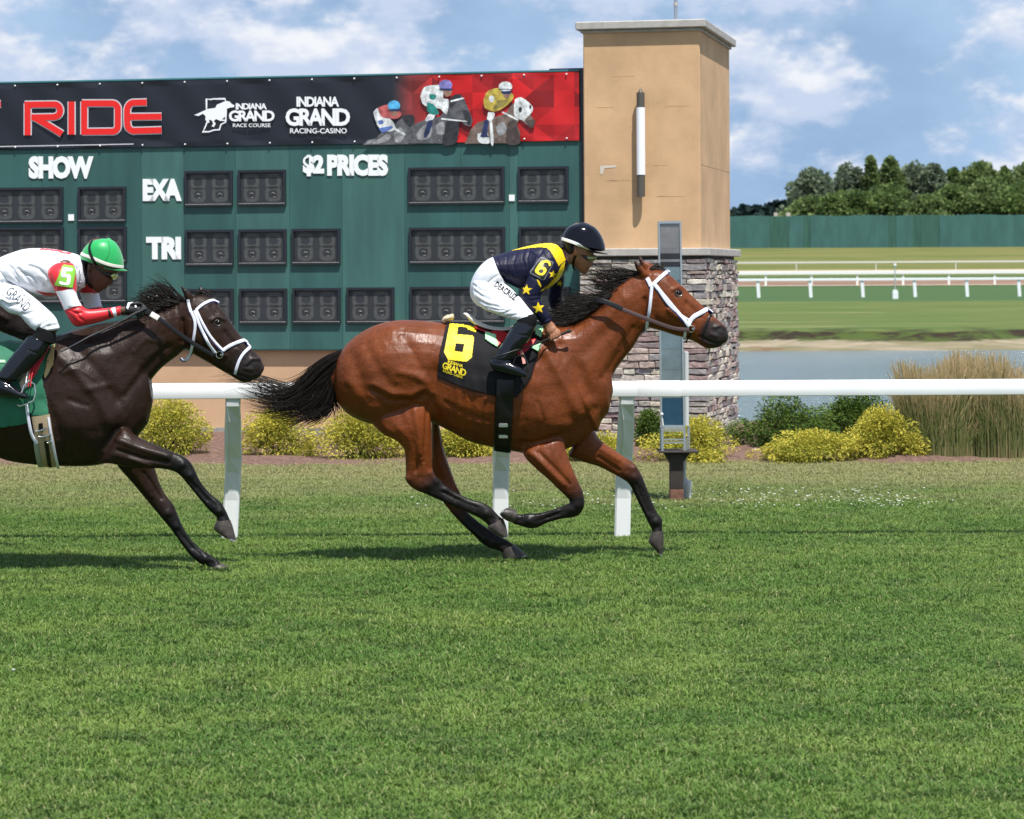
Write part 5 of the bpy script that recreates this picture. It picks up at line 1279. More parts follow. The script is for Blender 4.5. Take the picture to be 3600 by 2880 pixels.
H5 = dict(
  trunk=map_pts(H6['trunk'][:6], g5)+[(-80, 565, -85, 1095, .262), (40, 572, 35, 1140, .28), (150, 568, 148, 1158, .287), (250, 548, 250, 1165, .272), (340, 520, 352, 1168, .255), (430, 505, 470, 1162, .235), (510, 500, 560, 1128, .2), (570, 520, 640, 1050, .15)],
  neck=[(330, 520, 655, 1035, .19), (420, 498, 690, 960, .17), (500, 482, 692, 850, .145), (570, 470, 715, 770, .123), (640, 455, 760, 710, .108), (700, 435, 800, 675, .098), (770, 408, 840, 645, .09), (840, 385, 880, 610, .084)],
  head=[(845, 385, 870, 598, .07), (885, 362, 895, 612, .085), (930, 345, 920, 630, .098), (975, 348, 945, 645, .104), (1015, 368, 975, 662, .103), (1052, 408, 1010, 682, .096), (1085, 448, 1040, 700, .082), (1112, 492, 1065, 715, .068),
        (1138, 530, 1090, 728, .060), (1165, 562, 1112, 742, .058), (1192, 595, 1135, 756, .060), (1218, 624, 1158, 766, .058), (1243, 650, 1186, 767, .048), (1256, 680, 1215, 752, .03)],
  legs=dict(hind_near=map_pts(T6n, g5), hind_far=map_pts(T6f, g5),
    fore_near=[(400, 1090, 490, 900, .06, -.03), (465, 1148, 555, 955, .082, -.075), (530, 1155, 610, 990, .09, -.13), (600, 1168, 665, 1030, .078, -.14), (680, 1178, 725, 1056, .064, -.15), (760, 1178, 790, 1085, .052, -.15), (825, 1190, 860, 1112, .045, -.15), (858, 1210, 902, 1140, .045, -.15), (885, 1240, 930, 1185, .042, -.15),
      (925, 1290, 960, 1245, .03, -.15), (970, 1345, 1005, 1298, .027, -.15), (998, 1378, 1050, 1335, .032, -.15), (1018, 1395, 1075, 1372, .033, -.15), (1035, 1412, 1088, 1400, .028, -.15), (1035, 1432, 1100, 1428, .031, -.15)],
    fore_far=[(560, 1165, 690, 1080, .09, .10), (590, 1200, 735, 1165, .082, .12), (645, 1262, 757, 1235, .065, .13), (695, 1322, 785, 1295, .052, .14), (745, 1382, 828, 1352, .045, .14), (772, 1415, 852, 1408, .044, .14), (810, 1460, 870, 1450, .034, .14), (850, 1515, 898, 1498, .027, .14),
      (893, 1575, 940, 1545, .027, .14), (925, 1608, 975, 1573, .033, .14), (955, 1632, 1005, 1592, .032, .14), (985, 1645, 1035, 1612, .028, .14), (1005, 1660, 1055, 1632, .032, .14)]),
  hooves=[(map_pts(TH6[0][0], g5), -.14), (map_pts(TH6[1][0], g5), .14),
          ([(1036, 1428, 1100, 1424, .043), (1024, 1448, 1110, 1450, .051), (1024, 1470, 1120, 1488, .055), (1060, 1498, 1128, 1518, .052)], -.15),
          ([(1003, 1652, 1056, 1630, .043), (1000, 1665, 1080, 1640, .051), (998, 1676, 1100, 1656, .055), (1000, 1683, 1112, 1672, .055)], .14)],
  ears=[([(893, 395, 925, 372, .022, -.05), (880, 355, 915, 345, .022, -.058), (868, 325, 895, 325, .016, -.062), (858, 296, 868, 303, .005, -.064)]),
        ([(945, 355, 1000, 348, .022, .04), (944, 335, 985, 338, .02, .05), (948, 318, 970, 322, .014, .054), (955, 304, 962, 308, .006, .055)])],
  bumps=[([(280, 640), (380, 740), (470, 850), (520, 960)], 24, .013), ([(360, 600), (470, 720), (560, 850)], 26, -.014), ([(240, 700), (215, 850), (290, 1020), (330, 1130)], 22, -.013), ([(380, 960)], 75, .020), ([(540, 930)], 55, .018),
    ([(480, 1130), (520, 1060), (560, 990)], 16, -.016), ([(600, 830), (700, 700), (800, 600)], 18, -.012), ([(520, 640), (650, 560), (760, 480)], 30, .009), ([(560, 1040), (680, 1085), (800, 1120)], 14, .012), ([(560, 1090), (680, 1130), (800, 1150)], 10, -.010),
    ([(620, 1130), (720, 1165)], 8, .008), ([(640, 1200), (720, 1310)], 12, .008), ([(690, 1200), (770, 1320)], 8, -.008), ([(870, 1160)], 16, .012), ([(800, 1390)], 18, .010), ([(900, 1230), (990, 1330)], 6, -.007), ([(850, 1470), (920, 1560)], 6, -.006),
    ([(300, 720), (380, 700), (450, 750)], 10, .006), ([(420, 800), (520, 780)], 14, .006), ([(330, 850), (420, 880)], 12, -.006),
    ([(985, 560), (1030, 600), (1075, 640)], 9, .011), ([(925, 580), (980, 620), (1040, 655)], 12, -.005), ([(1010, 470), (1035, 452), (1070, 468)], 8, .011), ([(1010, 405), (1030, 440)], 10, -.009), ([(1075, 530), (1120, 590)], 14, -.008),
    ([(1080, 710), (1130, 730), (1200, 752)], 5, -.009), ([(1175, 680), (1200, 655), (1235, 655)], 7, .009), ([(1170, 700), (1200, 705)], 8, .006), ([(905, 470), (900, 550), (915, 600)], 10, .008), ([(870, 470), (872, 570)], 10, -.012), ([(1040, 485)], 12, -.006),
    ([(640, 620), (700, 560), (750, 570)], 12, .006)],
  nostril=[(1172, 680), (1190, 662), (1222, 664), (1232, 678), (1212, 694), (1185, 694)], eye=(1038, 482), eye_r=.020)
def seg_param(x, y, pl):
    best = np.full(x.shape, 1e9); par = np.zeros(x.shape)
    for i, ((x0, y0), (x1, y1)) in enumerate(zip(pl[:-1], pl[1:])):
        dx, dy = x1-x0, y1-y0; t = np.clip(((x-x0)*dx+(y-y0)*dy)/max(dx*dx+dy*dy, 1e-9), 0, 1)
        d = np.hypot(x-(x0+t*dx), y-(y0+t*dy)); m = d < best; best[m] = d[m]; par[m] = i+t[m]
    return best, par
def make_horse(H, fr, D, name, label, base_c, black_c, seed, voxel=.0075, dark=.0, cat='horse', legs=True):
    S = [loft(fr, H['trunk'], D, 26, 4, 2.15, .5), loft(fr, H['neck'], D, 22, 4, 2.1, .3), loft(fr, H['head'], D, 20, 4, 2.25, .45)]
    for k, L in H['legs'].items(): S.append(loft(fr, L, D, 16, 4, 2.2, .25))
    for L in H['ears']: S.append(loft(fr, L, D, 12, 4, 2.0, .6))
    # rounded muscle masses that join limbs to the trunk
    if 'mass' in H:
        for (u, v, r, dy, sc) in H['mass']: p = P(*fr(u, v), D+dy); S.append(ball_vf(p, r, 14, 10, sc))
    V, Q = fuse(S, voxel, 6)
    auto = []
    for k, L in H['legs'].items():
        yl = D if 'near' in k else None; cm = [((s[0]+s[2])/2, (s[1]+s[3])/2) for s in L]; wd = [math.hypot(s[0]-s[2], s[1]-s[3]) for s in L]; n_ = len(L)
        a = n_-6 if 'hind' in k else n_-5; b_ = n_-3
        back = [(L[i][0]*.36+L[i][2]*.64, L[i][1]*.36+L[i][3]*.64) for i in range(a-1, b_)] if 'far' in k else [(L[i][0]*.42+L[i][2]*.58, L[i][1]*.42+L[i][3]*.58) for i in range(a-1, b_)]
        auto.append((back, 4.5, -.0055, yl)); auto.append(([(L[i][0]*.78+L[i][2]*.22, L[i][1]*.78+L[i][3]*.22) for i in range(a-1, b_)], 5, .004, yl))
        auto.append(([cm[b_]], 13, .008, yl)); auto.append(([cm[n_-2]], 10, -.006, yl)); auto.append(([cm[n_-1]], 9, .005, yl)); auto.append(([cm[a-2]], 15, .007, yl)); auto.append(([cm[a-3]], 10, -.004, yl))
    V = sculpt(V, Q, fr, auto)
    V = sculpt(V, Q, fr, [(b[0], b[1]*1.1, b[2]*1.08) for b in H['bumps']])
    V = taubin(V, Q, 1)
    u, v = uv_of(V, fr); n = len(V); Cc = np.tile(np.array(base_c), (n, 1)); near = V[:, 1] < D
    Nn = normals(V, Q); blk = np.zeros(n)
    for k, L in H['legs'].items():
        pl = [((s[0]+s[2])/2, (s[1]+s[3])/2) for s in L]; side = near if 'near' in k else ~near
        i0 = (5.2 if 'hind' in k else 3.2)+(1 if 'near' in k else 0); d, tt = seg_param(u, v, pl); wd = 70
        w = np.clip((tt-i0)/2.2, 0, 1)**.8*(d < wd)*side; blk = np.maximum(blk, w)
        # keep the black off the trunk
    hb = H['head']; mz = [((s[0]+s[2])/2, (s[1]+s[3])/2) for s in hb[-5:]]
    muz = np.clip((75-seg_dist(u, v, mz[1:]))/35, 0, 1)*.95
    ear = np.zeros(n)
    for L in H['ears']:
        pl = [((s[0]+s[2])/2, (s[1]+s[3])/2) for s in L]; ear = np.maximum(ear, np.clip((22-seg_dist(u, v, pl[2:]))/12, 0, 1)*.8)
    eyep = np.clip((26-seg_dist(u, v, [H['eye']]))/18, 0, 1)*.85
    mr_ = np.array([s[:2] for s in H['neck']]); crest = np.clip((16-seg_dist(u, v, [tuple(p) for p in mr_[1:]]))/14, 0, 1)*.9
    b = np.maximum.reduce([blk, muz, ear, eyep, crest])[:, None]
    rg = np.random.default_rng(seed)
    lowf = (np.sin(u*.013+rg.random()*6)*np.sin(v*.017+2)+np.sin(u*.031+v*.02))*.5
    Cc = Cc*(1+.12*lowf[:, None]); hue = np.array(H.get('warm', (1.25, 1.15, .9)))
    flank = np.clip((150-seg_dist(u, v, H.get('warm_at', [(600, 900), (300, 1080)])))/150, 0, 1)[:, None]
    Cc = Cc*(1+(hue-1)*flank*.8); Cc = Cc*(1-b)+np.array(black_c)*b
    mzb = (np.clip((70-seg_dist(u, v, mz[1:]))/35, 0, 1)*(1-blk))[:, None]*.9; Cc = Cc*(1-mzb)+np.array(H.get('muzzle', (.026, .018, .017)))*mzb
    low = (V[:, 2].min()+.0)
    root = thing(name, label, cat, (float(V[:, 0].mean()), D, 0))
    body = mk('body', V, Q, coat_mat('coat_'+name), root, smooth=True, attrs={'Col': ('POINT', 'FLOAT_COLOR', np.concatenate([Cc, np.ones((n, 1))], 1))})
    bv = bvh_of((V, Q))
    for L, off in H['hooves']:
        Vh, Fh = loft(fr, [s+(off,) for s in L], D, 18, 3, 2.0, .05)
        ho = mk('hoof', Vh, fix_out(Vh, Fh), hoof_m, root, smooth=True)
        a = L[-1]; c = L[-2]; k = .22
        ex = (a[0]+(a[0]-c[0])*k, a[1]+(a[1]-c[1])*k, a[2]+(a[2]-c[2])*k, a[3]+(a[3]-c[3])*k)
        Vs, Fs = loft(fr, [(a[0]*.8+ex[0]*.2, a[1]*.8+ex[1]*.2, a[2]*.8+ex[2]*.2, a[3]*.8+ex[3]*.2, a[4]*1.02, off), (*ex, a[4]*1.0, off)], D, 18, 2, 2.0, .01)
        mk('horseshoe', Vs, fix_out(Vs, Fs), shoe_m, ho, smooth=False)
    loc, nor = hit(bv, *fr(*H['eye']))
    if loc:
        e = MB(); e.add(*ball_vf(loc+Y*.012, H['eye_r'], 14, 10, (1.3, .9, .85))); e.build('eye', eye_m, root, True)
        ux = np.array(H['eye']); lid = [(ux[0]-17, ux[1]+4), (ux[0]-8, ux[1]-10), (ux[0]+7, ux[1]-12), (ux[0]+18, ux[1]+3)]; low_ = [(ux[0]-16, ux[1]+6), (ux[0]-4, ux[1]+14), (ux[0]+10, ux[1]+13), (ux[0]+18, ux[1]+5)]
        lm = mat('lid_skin', (.02, .014, .012), .35)
        for q_ in (lid, low_):
            C = []
            for p in resample([fr(*a) for a in q_], 4):
                l2, n2 = hit(bv, *p)
                if l2: C.append(l2-Y*.001)
            if len(C) > 2: MB().tube(C, [.001]+[.0035]*(len(C)-2)+[.001], 6).build('eyelid', lm, root, True)
    o = lay('nostril', [fr.pts(H['nostril'])], bv, .0012, gloss_dark, root, cell=2.0)
    return root, (V, Q), bv, body
bay = (.142, .0355, .0085); bayblk = (.008, .006, .0055)
H6['warm_at'] = [(600, 900), (420, 950), (400, 1100)]
h6, MV6, BV6, body6 = make_horse(H6, F6, D6, 'racehorse', 'bright bay racehorse at full gallop carrying the jockey in navy and yellow', bay, bayblk, 1)
H5['warm'] = (1.6, 1.2, .8); H5['warm_at'] = [(880, 560), (960, 600), (870, 480)]
h5, MV5, BV5, body5 = make_horse(H5, F5, D5, 'racehorse', 'dark brown racehorse behind the bay, ridden by the jockey in a green cap', (.022, .0105, .0065), (.005, .0045, .0045), 2)
# a third horse, mostly outside the frame: only its nose and neck come into view behind the dark horse
def shifted(H, du, dv, rot, pivot):
    c, s = math.cos(rot), math.sin(rot)
    def f(u, v): return (u+du, v+dv)
    def r(u, v): x, y = u-pivot[0], v-pivot[1]; return (pivot[0]+x*c-y*s+du, pivot[1]+x*s+y*c+dv)
    out = dict(H); out['trunk'] = map_pts(H['trunk'], f); out['neck'] = map_pts(H['neck'][:1], f)+map_pts(H['neck'][1:], r); out['head'] = map_pts(H['head'], r)
    out['legs'] = {k: map_pts(L, f) for k, L in H['legs'].items()}; out['hooves'] = [(map_pts(L, f), o) for L, o in H['hooves']]; out['ears'] = [map_pts(L, r) for L in H['ears']]
    out['bumps'] = [([r(*p) for p in b[0]],)+tuple(b[1:]) for b in H['bumps']]; out['nostril'] = [r(*p) for p in H['nostril']]; out['eye'] = r(*H['eye']); out['warm_at'] = [r(*p) for p in H['warm_at']]
    return out
H7s = dict(H5); H7s['legs'] = dict(H5['legs']); H7s['legs']['fore_near'] = map_pts(H6['legs']['fore_near'], g5); H7s['legs']['fore_far'] = [tuple(s[:5])+(.14,) for s in map_pts(H6['legs']['fore_near'], lambda u, v: g5(u-60, v))]
h_ = H6['hooves'][2][0]; H7s['hooves'] = H5['hooves'][:2]+[(map_pts(h_, g5), -.15), (map_pts(h_, lambda u, v: g5(u-60, v)), .14)]
H7 = shifted(H7s, -1025, -72, math.radians(-9), (400, 700)); D7 = 17.75
h7, MV7, BV7, body7 = make_horse(H7, F5, D7, 'racehorse', 'nearly black racehorse whose nose shows behind the breeches of the leftmost jockey', (.022, .014, .012), (.008, .007, .007), 3, voxel=.012)

def hair_pts(fr, D, L, dz=0.): return [P(*fr(p[0], p[1]), D+(p[2] if len(p) > 2 else 0.)+dz) for p in L]
# manes
A_ = lambda L: [hair_pts(F6, D6, q) for q in L]
mane_up = A_([[(1432, 312), (1385, 302), (1330, 296), (1270, 308), (1235, 296), (1200, 305)], [(1410, 318), (1360, 322), (1300, 335), (1250, 330), (1215, 318), (1192, 322)], [(1375, 342), (1325, 352), (1275, 365), (1235, 352), (1205, 345), (1195, 350)], [(1330, 380), (1290, 390), (1255, 392), (1235, 380), (1215, 368), (1205, 362)]])
strands('mane', mane_up, 190, hair_m, h6, spread=.020, width=.0045, seed=3, thick=.02, wave=.016, taper=.12)
mane_lo = A_([[(1330, 378), (1290, 402), (1230, 420), (1180, 408), (1120, 400), (1070, 415)], [(1290, 412), (1240, 430), (1180, 440), (1120, 432), (1070, 440), (1035, 462)], [(1245, 448), (1195, 462), (1130, 478), (1070, 488), (1030, 490), (1010, 505)], [(1205, 487), (1150, 505), (1090, 520), (1040, 522), (1010, 520), (990, 530)], [(1150, 522), (1100, 540), (1060, 548), (1020, 545), (1000, 548), (985, 552)], [(1090, 545), (1060, 555), (1030, 560), (1005, 562), (990, 566), (980, 570)]])
strands('mane', mane_lo, 460, hair_m, h6, spread=.018, width=.005, seed=4, thick=.03, wave=.014, taper=.12)
strands('mane', [hair_pts(F6, D6, q, -.055) for q in ([(1300, 412), (1260, 425), (1215, 430), (1180, 440)], [(1250, 450), (1215, 465), (1170, 478), (1130, 490)], [(1200, 490), (1160, 508), (1120, 522), (1085, 535)], [(1140, 530), (1100, 545), (1065, 556), (1030, 562)])], 160, hair_m, h6, spread=.012, width=.005, seed=14, thick=.02, wave=.008, taper=.12)
strands('forelock', A_([[(1470, 292), (1500, 275), (1525, 280), (1540, 296)], [(1480, 296), (1510, 288), (1535, 296), (1545, 305)]]), 40, hair_m, h6, spread=.008, width=.006, seed=5, thick=.02)
T4 = Frame(400, 1200, 1.4373)
tail = [hair_pts(T4, D6, q) for q in ([(1152, 52), (1085, 80), (1010, 135), (945, 200), (870, 240), (800, 235), (730, 195), (640, 180)], [(1150, 75), (1075, 115), (1000, 180), (930, 240), (860, 275), (780, 280), (700, 255), (620, 225)], [(1145, 100), (1085, 150), (1010, 225), (940, 290), (870, 320), (790, 325), (710, 300), (640, 290)],
    [(1140, 120), (1100, 175), (1050, 255), (990, 310), (920, 340), (850, 355), (780, 350), (700, 335)], [(1130, 140), (1112, 200), (1080, 280), (1035, 340), (985, 375), (930, 400), (890, 405), (860, 408)], [(1122, 160), (1118, 230), (1105, 300), (1085, 350), (1050, 385), (1010, 400), (985, 405), (960, 408)])]
strands('tail', tail, 800, hair_m, h6, spread=.017, width=.0048, seed=6, thick=.03, segs=16, wave=.022, taper=.1)
strands('tail', [hair_pts(T4, D6, q) for q in ([(1120, 150), (1125, 240), (1128, 310), (1150, 345), (1150, 370)], [(1115, 170), (1110, 260), (1115, 330), (1110, 380), (1060, 410)])], 60, hair_m, h6, spread=.018, width=.005, seed=8, thick=.03, wave=.02, taper=.1)
strands('tail', [hair_pts(T4, D6, q) for q in ([(900, 220), (800, 190), (700, 165), (580, 160), (470, 168)], [(880, 260), (780, 235), (680, 205), (600, 210), (540, 230)])], 45, hair_m, h6, spread=.02, width=.0035, seed=9, thick=.03, wave=.02, taper=.1)
B_ = lambda L: [hair_pts(F5, D5, q) for q in L]
strands('mane', B_([[(880, 378), (840, 345), (805, 315), (775, 295), (750, 290), (735, 292)], [(850, 388), (810, 365), (780, 335), (755, 318), (725, 318), (705, 322)], [(810, 402), (775, 385), (745, 360), (715, 345), (690, 345), (675, 350)], [(760, 415), (725, 400), (700, 385), (672, 375), (650, 380), (630, 385)], [(700, 438), (672, 420), (650, 410), (625, 405), (600, 410), (585, 415)]]), 330, hair_m, h5, spread=.018, width=.0045, seed=15, thick=.025, wave=.014, taper=.12)
strands('mane', [hair_pts(F5, D5, q, -.04) for q in ([(860, 385), (820, 375), (785, 372), (750, 390)], [(800, 405), (765, 402), (730, 405), (700, 420)], [(730, 430), (695, 430), (660, 435), (620, 445)])], 120, hair_m, h5, spread=.012, width=.005, seed=16, thick=.02, wave=.01, taper=.12)
strands('forelock', B_([[(930, 345), (965, 330), (990, 338), (1005, 352)], [(935, 350), (970, 342), (995, 350), (1010, 362)]]), 40, hair_m, h5, spread=.008, width=.006, seed=17, thick=.02)
g7 = lambda L: [hair_pts(F5, D7, [(p[0]-1010, p[1]-100) for p in q]) for q in L]
# tails of the two horses whose quarters lie outside the frame
for hh, dd, du, dv, sd in ((h5, D5, 0, 0, 18), (h7, D7, -1025, -72, 19)):
    q = [[(*g5(45, 665),), (*g5(-40, 680),), (*g5(-150, 760),), (*g5(-260, 800),), (*g5(-360, 790),)], [(*g5(40, 700),), (*g5(-20, 740),), (*g5(-120, 830),), (*g5(-220, 880),), (*g5(-320, 880),)]]
    strands('tail', [hair_pts(F5, dd, [(p[0]+du, p[1]+dv) for p in c]) for c in q], 220, hair_m, hh, spread=.03, width=.009, seed=sd, thick=.03, wave=.02)
# ------------------------------------------------------------------ tack and riders
white_l = globals().get('white_l') or mat('white_letter', (.80, .82, .82), .5)
leather_b = mat('black_leather', (.007, .0065, .007), .35, spec=.35); leather_br = mat('brown_leather', (.045, .02, .018), .45)
white_v = mat('white_strap', (.74, .75, .84), .4); navy_edge = mat('navy_edge', (.015, .012, .12), .5)
steel = mat('bit_steel', (.65, .66, .68), .18, metal=1.)
skin_t = mat('skin_tan', (.30, .125, .065), .5, subsurf=.1, noise=.1, nscale=30); skin_d = mat('skin_brown', (.10, .045, .03), .5, noise=.1, nscale=30)
H4 = Frame(2000, 840, 3.08); J6 = Frame(1500, 740, 2.464); Z5 = Frame(450, 960, 4.108); J5 = Frame(0, 820, 4.108); K5 = Frame(0, 1100, 3.08)

def bridle(name_label, fr, bv, D, lines, bit, extra, wk, horse_cx):
    t = thing('bridle', name_label, 'bridle', tuple(P(*fr(*bit[0]), D)))
    for nm, pl, w in lines:
        pts = [fr(*p) for p in pl]
        q = strap(nm+'_edge', [(x-1.6, y+2.2) for x, y in pts], w/fr.k*1.12, bv, D, navy_edge, None, off=.001, thick=.003, mirror=True, mirror_parent=t)
        o = strap(nm, pts, w/fr.k, bv, D, white_v, t, off=.004, thick=.006, mirror=True)
        if q is not None and o is not None:
            q.parent = o; b = base_of(t); q.data.transform(Matrix.Translation(-b + Vector(q.location))); q.location = (0, 0, 0); q.name = 'edge'
    for nm, pl, w, m in extra:
        strap(nm, [fr(*p) for p in pl], w/fr.k, bv, D, m, t, off=.005, thick=.004, mirror=True)
    loc, nor = hit(bv, *fr(*bit[0])); c = (loc if loc else P(*fr(*bit[0]), D-.05))-Y*.012
    m = MB()
    for s in (0, 1):
        cc = c if s == 0 else Vector((c.x, 2*D-c.y, c.z))
        V, F = ring_vf(cc, bit[1]/fr.k/F_PX*D, .0042, X, Z); m.add(V, F)
    m.tube([c+Vector((.01, 0, 0)), Vector((c.x+.01, 2*D-c.y, c.z))], .006, 8); m.build('bit', steel, t, True)
    return t
bridle('white racing bridle with figure-eight noseband on the bay horse', H4, BV6, D6, [
    ('crown_strap', [(846, 425), (872, 470), (892, 515)], 46), ('throat_latch', [(900, 515), (893, 600), (880, 740), (862, 850), (835, 965), (815, 1010)], 36), ('cheek_strap', [(925, 490), (1060, 655), (1180, 800), (1300, 945)], 42),
    ('cheek_piece', [(935, 500), (1060, 690), (1170, 800), (1300, 880)], 26), ('brow_band', [(905, 500), (960, 450), (1020, 395), (1078, 348)], 42), ('nose_band', [(1292, 925), (1340, 850), (1430, 800), (1500, 765), (1548, 800)], 48)],
    ((1322, 975), 34), [('lip_strap', [(1532, 812), (1500, 900), (1465, 985), (1455, 1060)], 26, leather_b), ('chin_strap', [(1262, 1000), (1255, 1050), (1250, 1090)], 30, white_v), ('bit_strap', [(1330, 1000), (1300, 1060), (1265, 1120)], 16, leather_b)], 1, 0)
bridle('white padded bridle with navy edging on the dark brown horse', Z5, BV5, D5, [
    ('crown_strap', [(868, 385), (885, 470), (912, 565)], 44), ('throat_latch', [(915, 560), (965, 680), (972, 800), (948, 960), (905, 1150), (850, 1245), (800, 1262), (768, 1225)], 42), ('cheek_strap', [(962, 545), (1030, 740), (1100, 890), (1170, 1020), (1262, 1150)], 42),
    ('cheek_piece', [(990, 540), (1080, 730), (1180, 900), (1280, 1030), (1368, 1125)], 38), ('brow_band', [(985, 540), (1050, 480), (1130, 430), (1220, 398), (1308, 425)], 42), ('nose_band', [(1362, 1122), (1470, 1050), (1590, 1000), (1680, 975), (1725, 1000)], 50),
    ('lip_strap', [(1722, 1030), (1762, 1068), (1680, 1150), (1615, 1250), (1575, 1360), (1550, 1455)], 44)],
    ((1325, 1180), 48), [('chin_strap', [(1300, 1160), (1290, 1250), (1310, 1350)], 40, leather_b)], 1, 0)

def free_band(name, pts, w, m, parent, thick=.004):
    C = [Vector(p) for p in crom([tuple(p) for p in pts], 5)]; V, F = band_vf(C, [Vector((0, -1, .25)).normalized()]*len(C), [w]*len(C), thick)
    return MB().add(V, F).build(name, m, parent, True)
r6 = thing('reins', 'brown leather reins with black rubber grips running to the bay horse bit', 'reins', tuple(P(*H4(900, 880), D6)))
q = lambda u, v, dy: P(*H4(u, v), D6+dy)
free_band('rein', [q(1300, 985, -.085), (q(1120, 965, -.115)), q(850, 870, -.14), q(580, 765, -.15)], 44/3.08/F_PX*D6*1.0, leather_br, r6)
free_band('rein', [q(580, 762, -.151), q(440, 700, -.15), q(310, 665, -.13), q(160, 720, -.05), q(60, 800, -.03)], 58/3.08/F_PX*D6, leather_b, r6)
free_band('rein', [q(1300, 985, .085), q(1120, 965, .115), q(850, 870, .14), q(440, 700, .15), q(310, 665, .14), q(100, 690, .15)], 44/3.08/F_PX*D6, leather_br, r6)
r5 = thing('reins', 'black leather reins with a pale tab gathered in the black gloved hands', 'reins', tuple(P(*Z5(600, 800), D5)))
q = lambda u, v, dy: P(*Z5(u, v), D5+dy)
free_band('rein', [q(1240, 1190, -.09), q(1060, 1090, -.12), q(800, 920, -.14), q(560, 740, -.15), q(420, 640, -.15)], 62/4.108/F_PX*D5, leather_b, r5)
free_band('rein_tab', [q(440, 655, -.152), q(400, 630, -.154), q(330, 590, -.152)], 78/4.108/F_PX*D5, mat('pale_tab', (.7, .68, .62), .5), r5)
free_band('rein', [q(330, 600, -.15), q(260, 540, -.15), q(200, 510, -.14), q(120, 500, -.12)], 70/4.108/F_PX*D5, leather_b, r5)
free_band('rein', [q(1240, 1190, .09), q(800, 920, .13), q(420, 640, .12), q(160, 500, .08)], 55/4.108/F_PX*D5, leather_b, r5)

# ---- saddles and cloths
cloth_b = mat('black_cloth', (.011, .0105, .012), .8, spec=.2, noise=.1, nscale=12, bump=.15, bscale=300)
cloth_g = mat('green_cloth', (.008, .13, .065), .7, sheen=.2, noise=.1, nscale=12, bump=.15, bscale=300)
yel = mat('number_yellow', (.80, .62, .02), .55); redm = mat('red_cloth', (.50, .012, .02), .5); mint = mat('mint_cloth', (.38, .72, .40), .7); whites = mat('white_leather', (.72, .70, .66), .4); tanp = mat('tan_pad', (.52, .36, .16), .8)
sc6 = thing('saddle_cloth', 'black saddle cloth with a big yellow number 6 under the racing saddle', 'saddle cloth', tuple(P(*J6(400, 1200), D6)))
out6 = J6.pts([(232, 876), (330, 900), (470, 950), (620, 1010), (760, 1010), (985, 985), (1000, 1100), (972, 1215), (905, 1420), (835, 1545), (780, 1612), (690, 1625), (590, 1605), (400, 1560), (230, 1500), (94, 1442), (108, 1260), (165, 1010)])
cl6 = lay('cloth', [out6], BV6, .012, cloth_b, sc6, cell=3.0, solid=.007, wrinkle=.0035, mirrorD=D6)
def eval_vf(o):
    dg = bpy.context.evaluated_depsgraph_get(); dg.update(); me = o.evaluated_get(dg).data; mw = o.matrix_world if o.parent is None else Matrix.Translation(base_of(o))
    V = [mw @ v.co for v in me.vertices]; return [tuple(v) for v in V], [tuple(p.vertices) for p in me.polygons]
vf6 = eval_vf(cl6); BC6 = bvh_of(MV6, vf6)
lay('number', [J6.pts([(205, 960), (250, 955), (435, 1015), (425, 1058), (388, 1045), (355, 1032), (350, 1018), (300, 1010), (272, 1010), (262, 1075), (395, 1085), (410, 1105), (392, 1275), (345, 1312), (185, 1295), (150, 1228)]), J6.pts([(252, 1152), (326, 1160), (312, 1230), (242, 1218)])], BC6, .003, yel, sc6, cell=1.5)
text_on('lettering', 'GRAND', (J6(132, 1368), J6(335, 1440), J6(145, 1310)), BC6, .003, yel, sc6, .03, 1.2, .85)
text_on('lettering', 'INDIANA', (J6(180, 1322), J6(312, 1362), J6(187, 1296)), BC6, .003, yel, sc6, .02, 1.0, .85)
text_on('lettering', 'RACING - CASINO', (J6(140, 1398), J6(310, 1458), J6(144, 1376)), BC6, .003, yel, sc6, .02, 1.0)
s6 = thing('racing_saddle', 'small white racing saddle with red trim and black girth on the bay horse', 'saddle', tuple(P(*J6(600, 1050), D6)))
def lofted(name, fr, L, D, m, parent, n=18, k=4, sq=2.2, cap=.4, smooth=True):
    V, F = loft(fr, L, D, n, k, sq, cap); return mk(name, V, fix_out(V, F), m, parent, smooth=smooth)
lofted('seat', J6, [(318, 890, 345, 915, .05), (352, 890, 372, 955, .09), (430, 945, 425, 998, .12), (520, 990, 508, 1030, .13), (610, 1010, 600, 1048, .13), (700, 1010, 700, 1050, .12), (800, 980, 800, 1040, .09)], D6, whites, s6)
lofted('tree_pad', J6, [(420, 995, 418, 1018, .13), (500, 1028, 490, 1052, .145), (600, 1046, 600, 1075, .15), (720, 1046, 720, 1080, .14), (840, 1030, 840, 1080, .11)], D6, redm, s6)
lofted('pommel_pad', J6, [(132, 945, 160, 985, .04), (158, 915, 185, 968, .07), (225, 895, 230, 950, .09)], D6, mat('fleece', (.62, .5, .33), .95, noise=.15, nscale=60), s6)
lay('flap', [J6.pts([(560, 1050), (660, 1045), (720, 1100), (650, 1150), (612, 1185), (590, 1090)])], BC6, .009, redm, s6, 2.5, solid=.004)
lay('flap', [J6.pts([(860, 1130), (945, 1120), (925, 1165), (860, 1225), (805, 1265), (780, 1250)])], BC6, .009, redm, s6, 2.5, solid=.004)
lay('towel', [J6.pts([(508, 1060), (600, 1085), (600, 1120), (622, 1165), (610, 1190), (510, 1125)])], BC6, .012, mint, s6, 2.5, solid=.003)
lay('towel', [J6.pts([(935, 1020), (1000, 975), (1012, 1050), (985, 1110), (940, 1080)])], BC6, .014, mint, s6, 2.5, solid=.003)
lay('towel', [J6.pts([(900, 1195), (985, 1150), (985, 1200), (965, 1225)])], BC6, .014, mint, s6, 2.5, solid=.003)
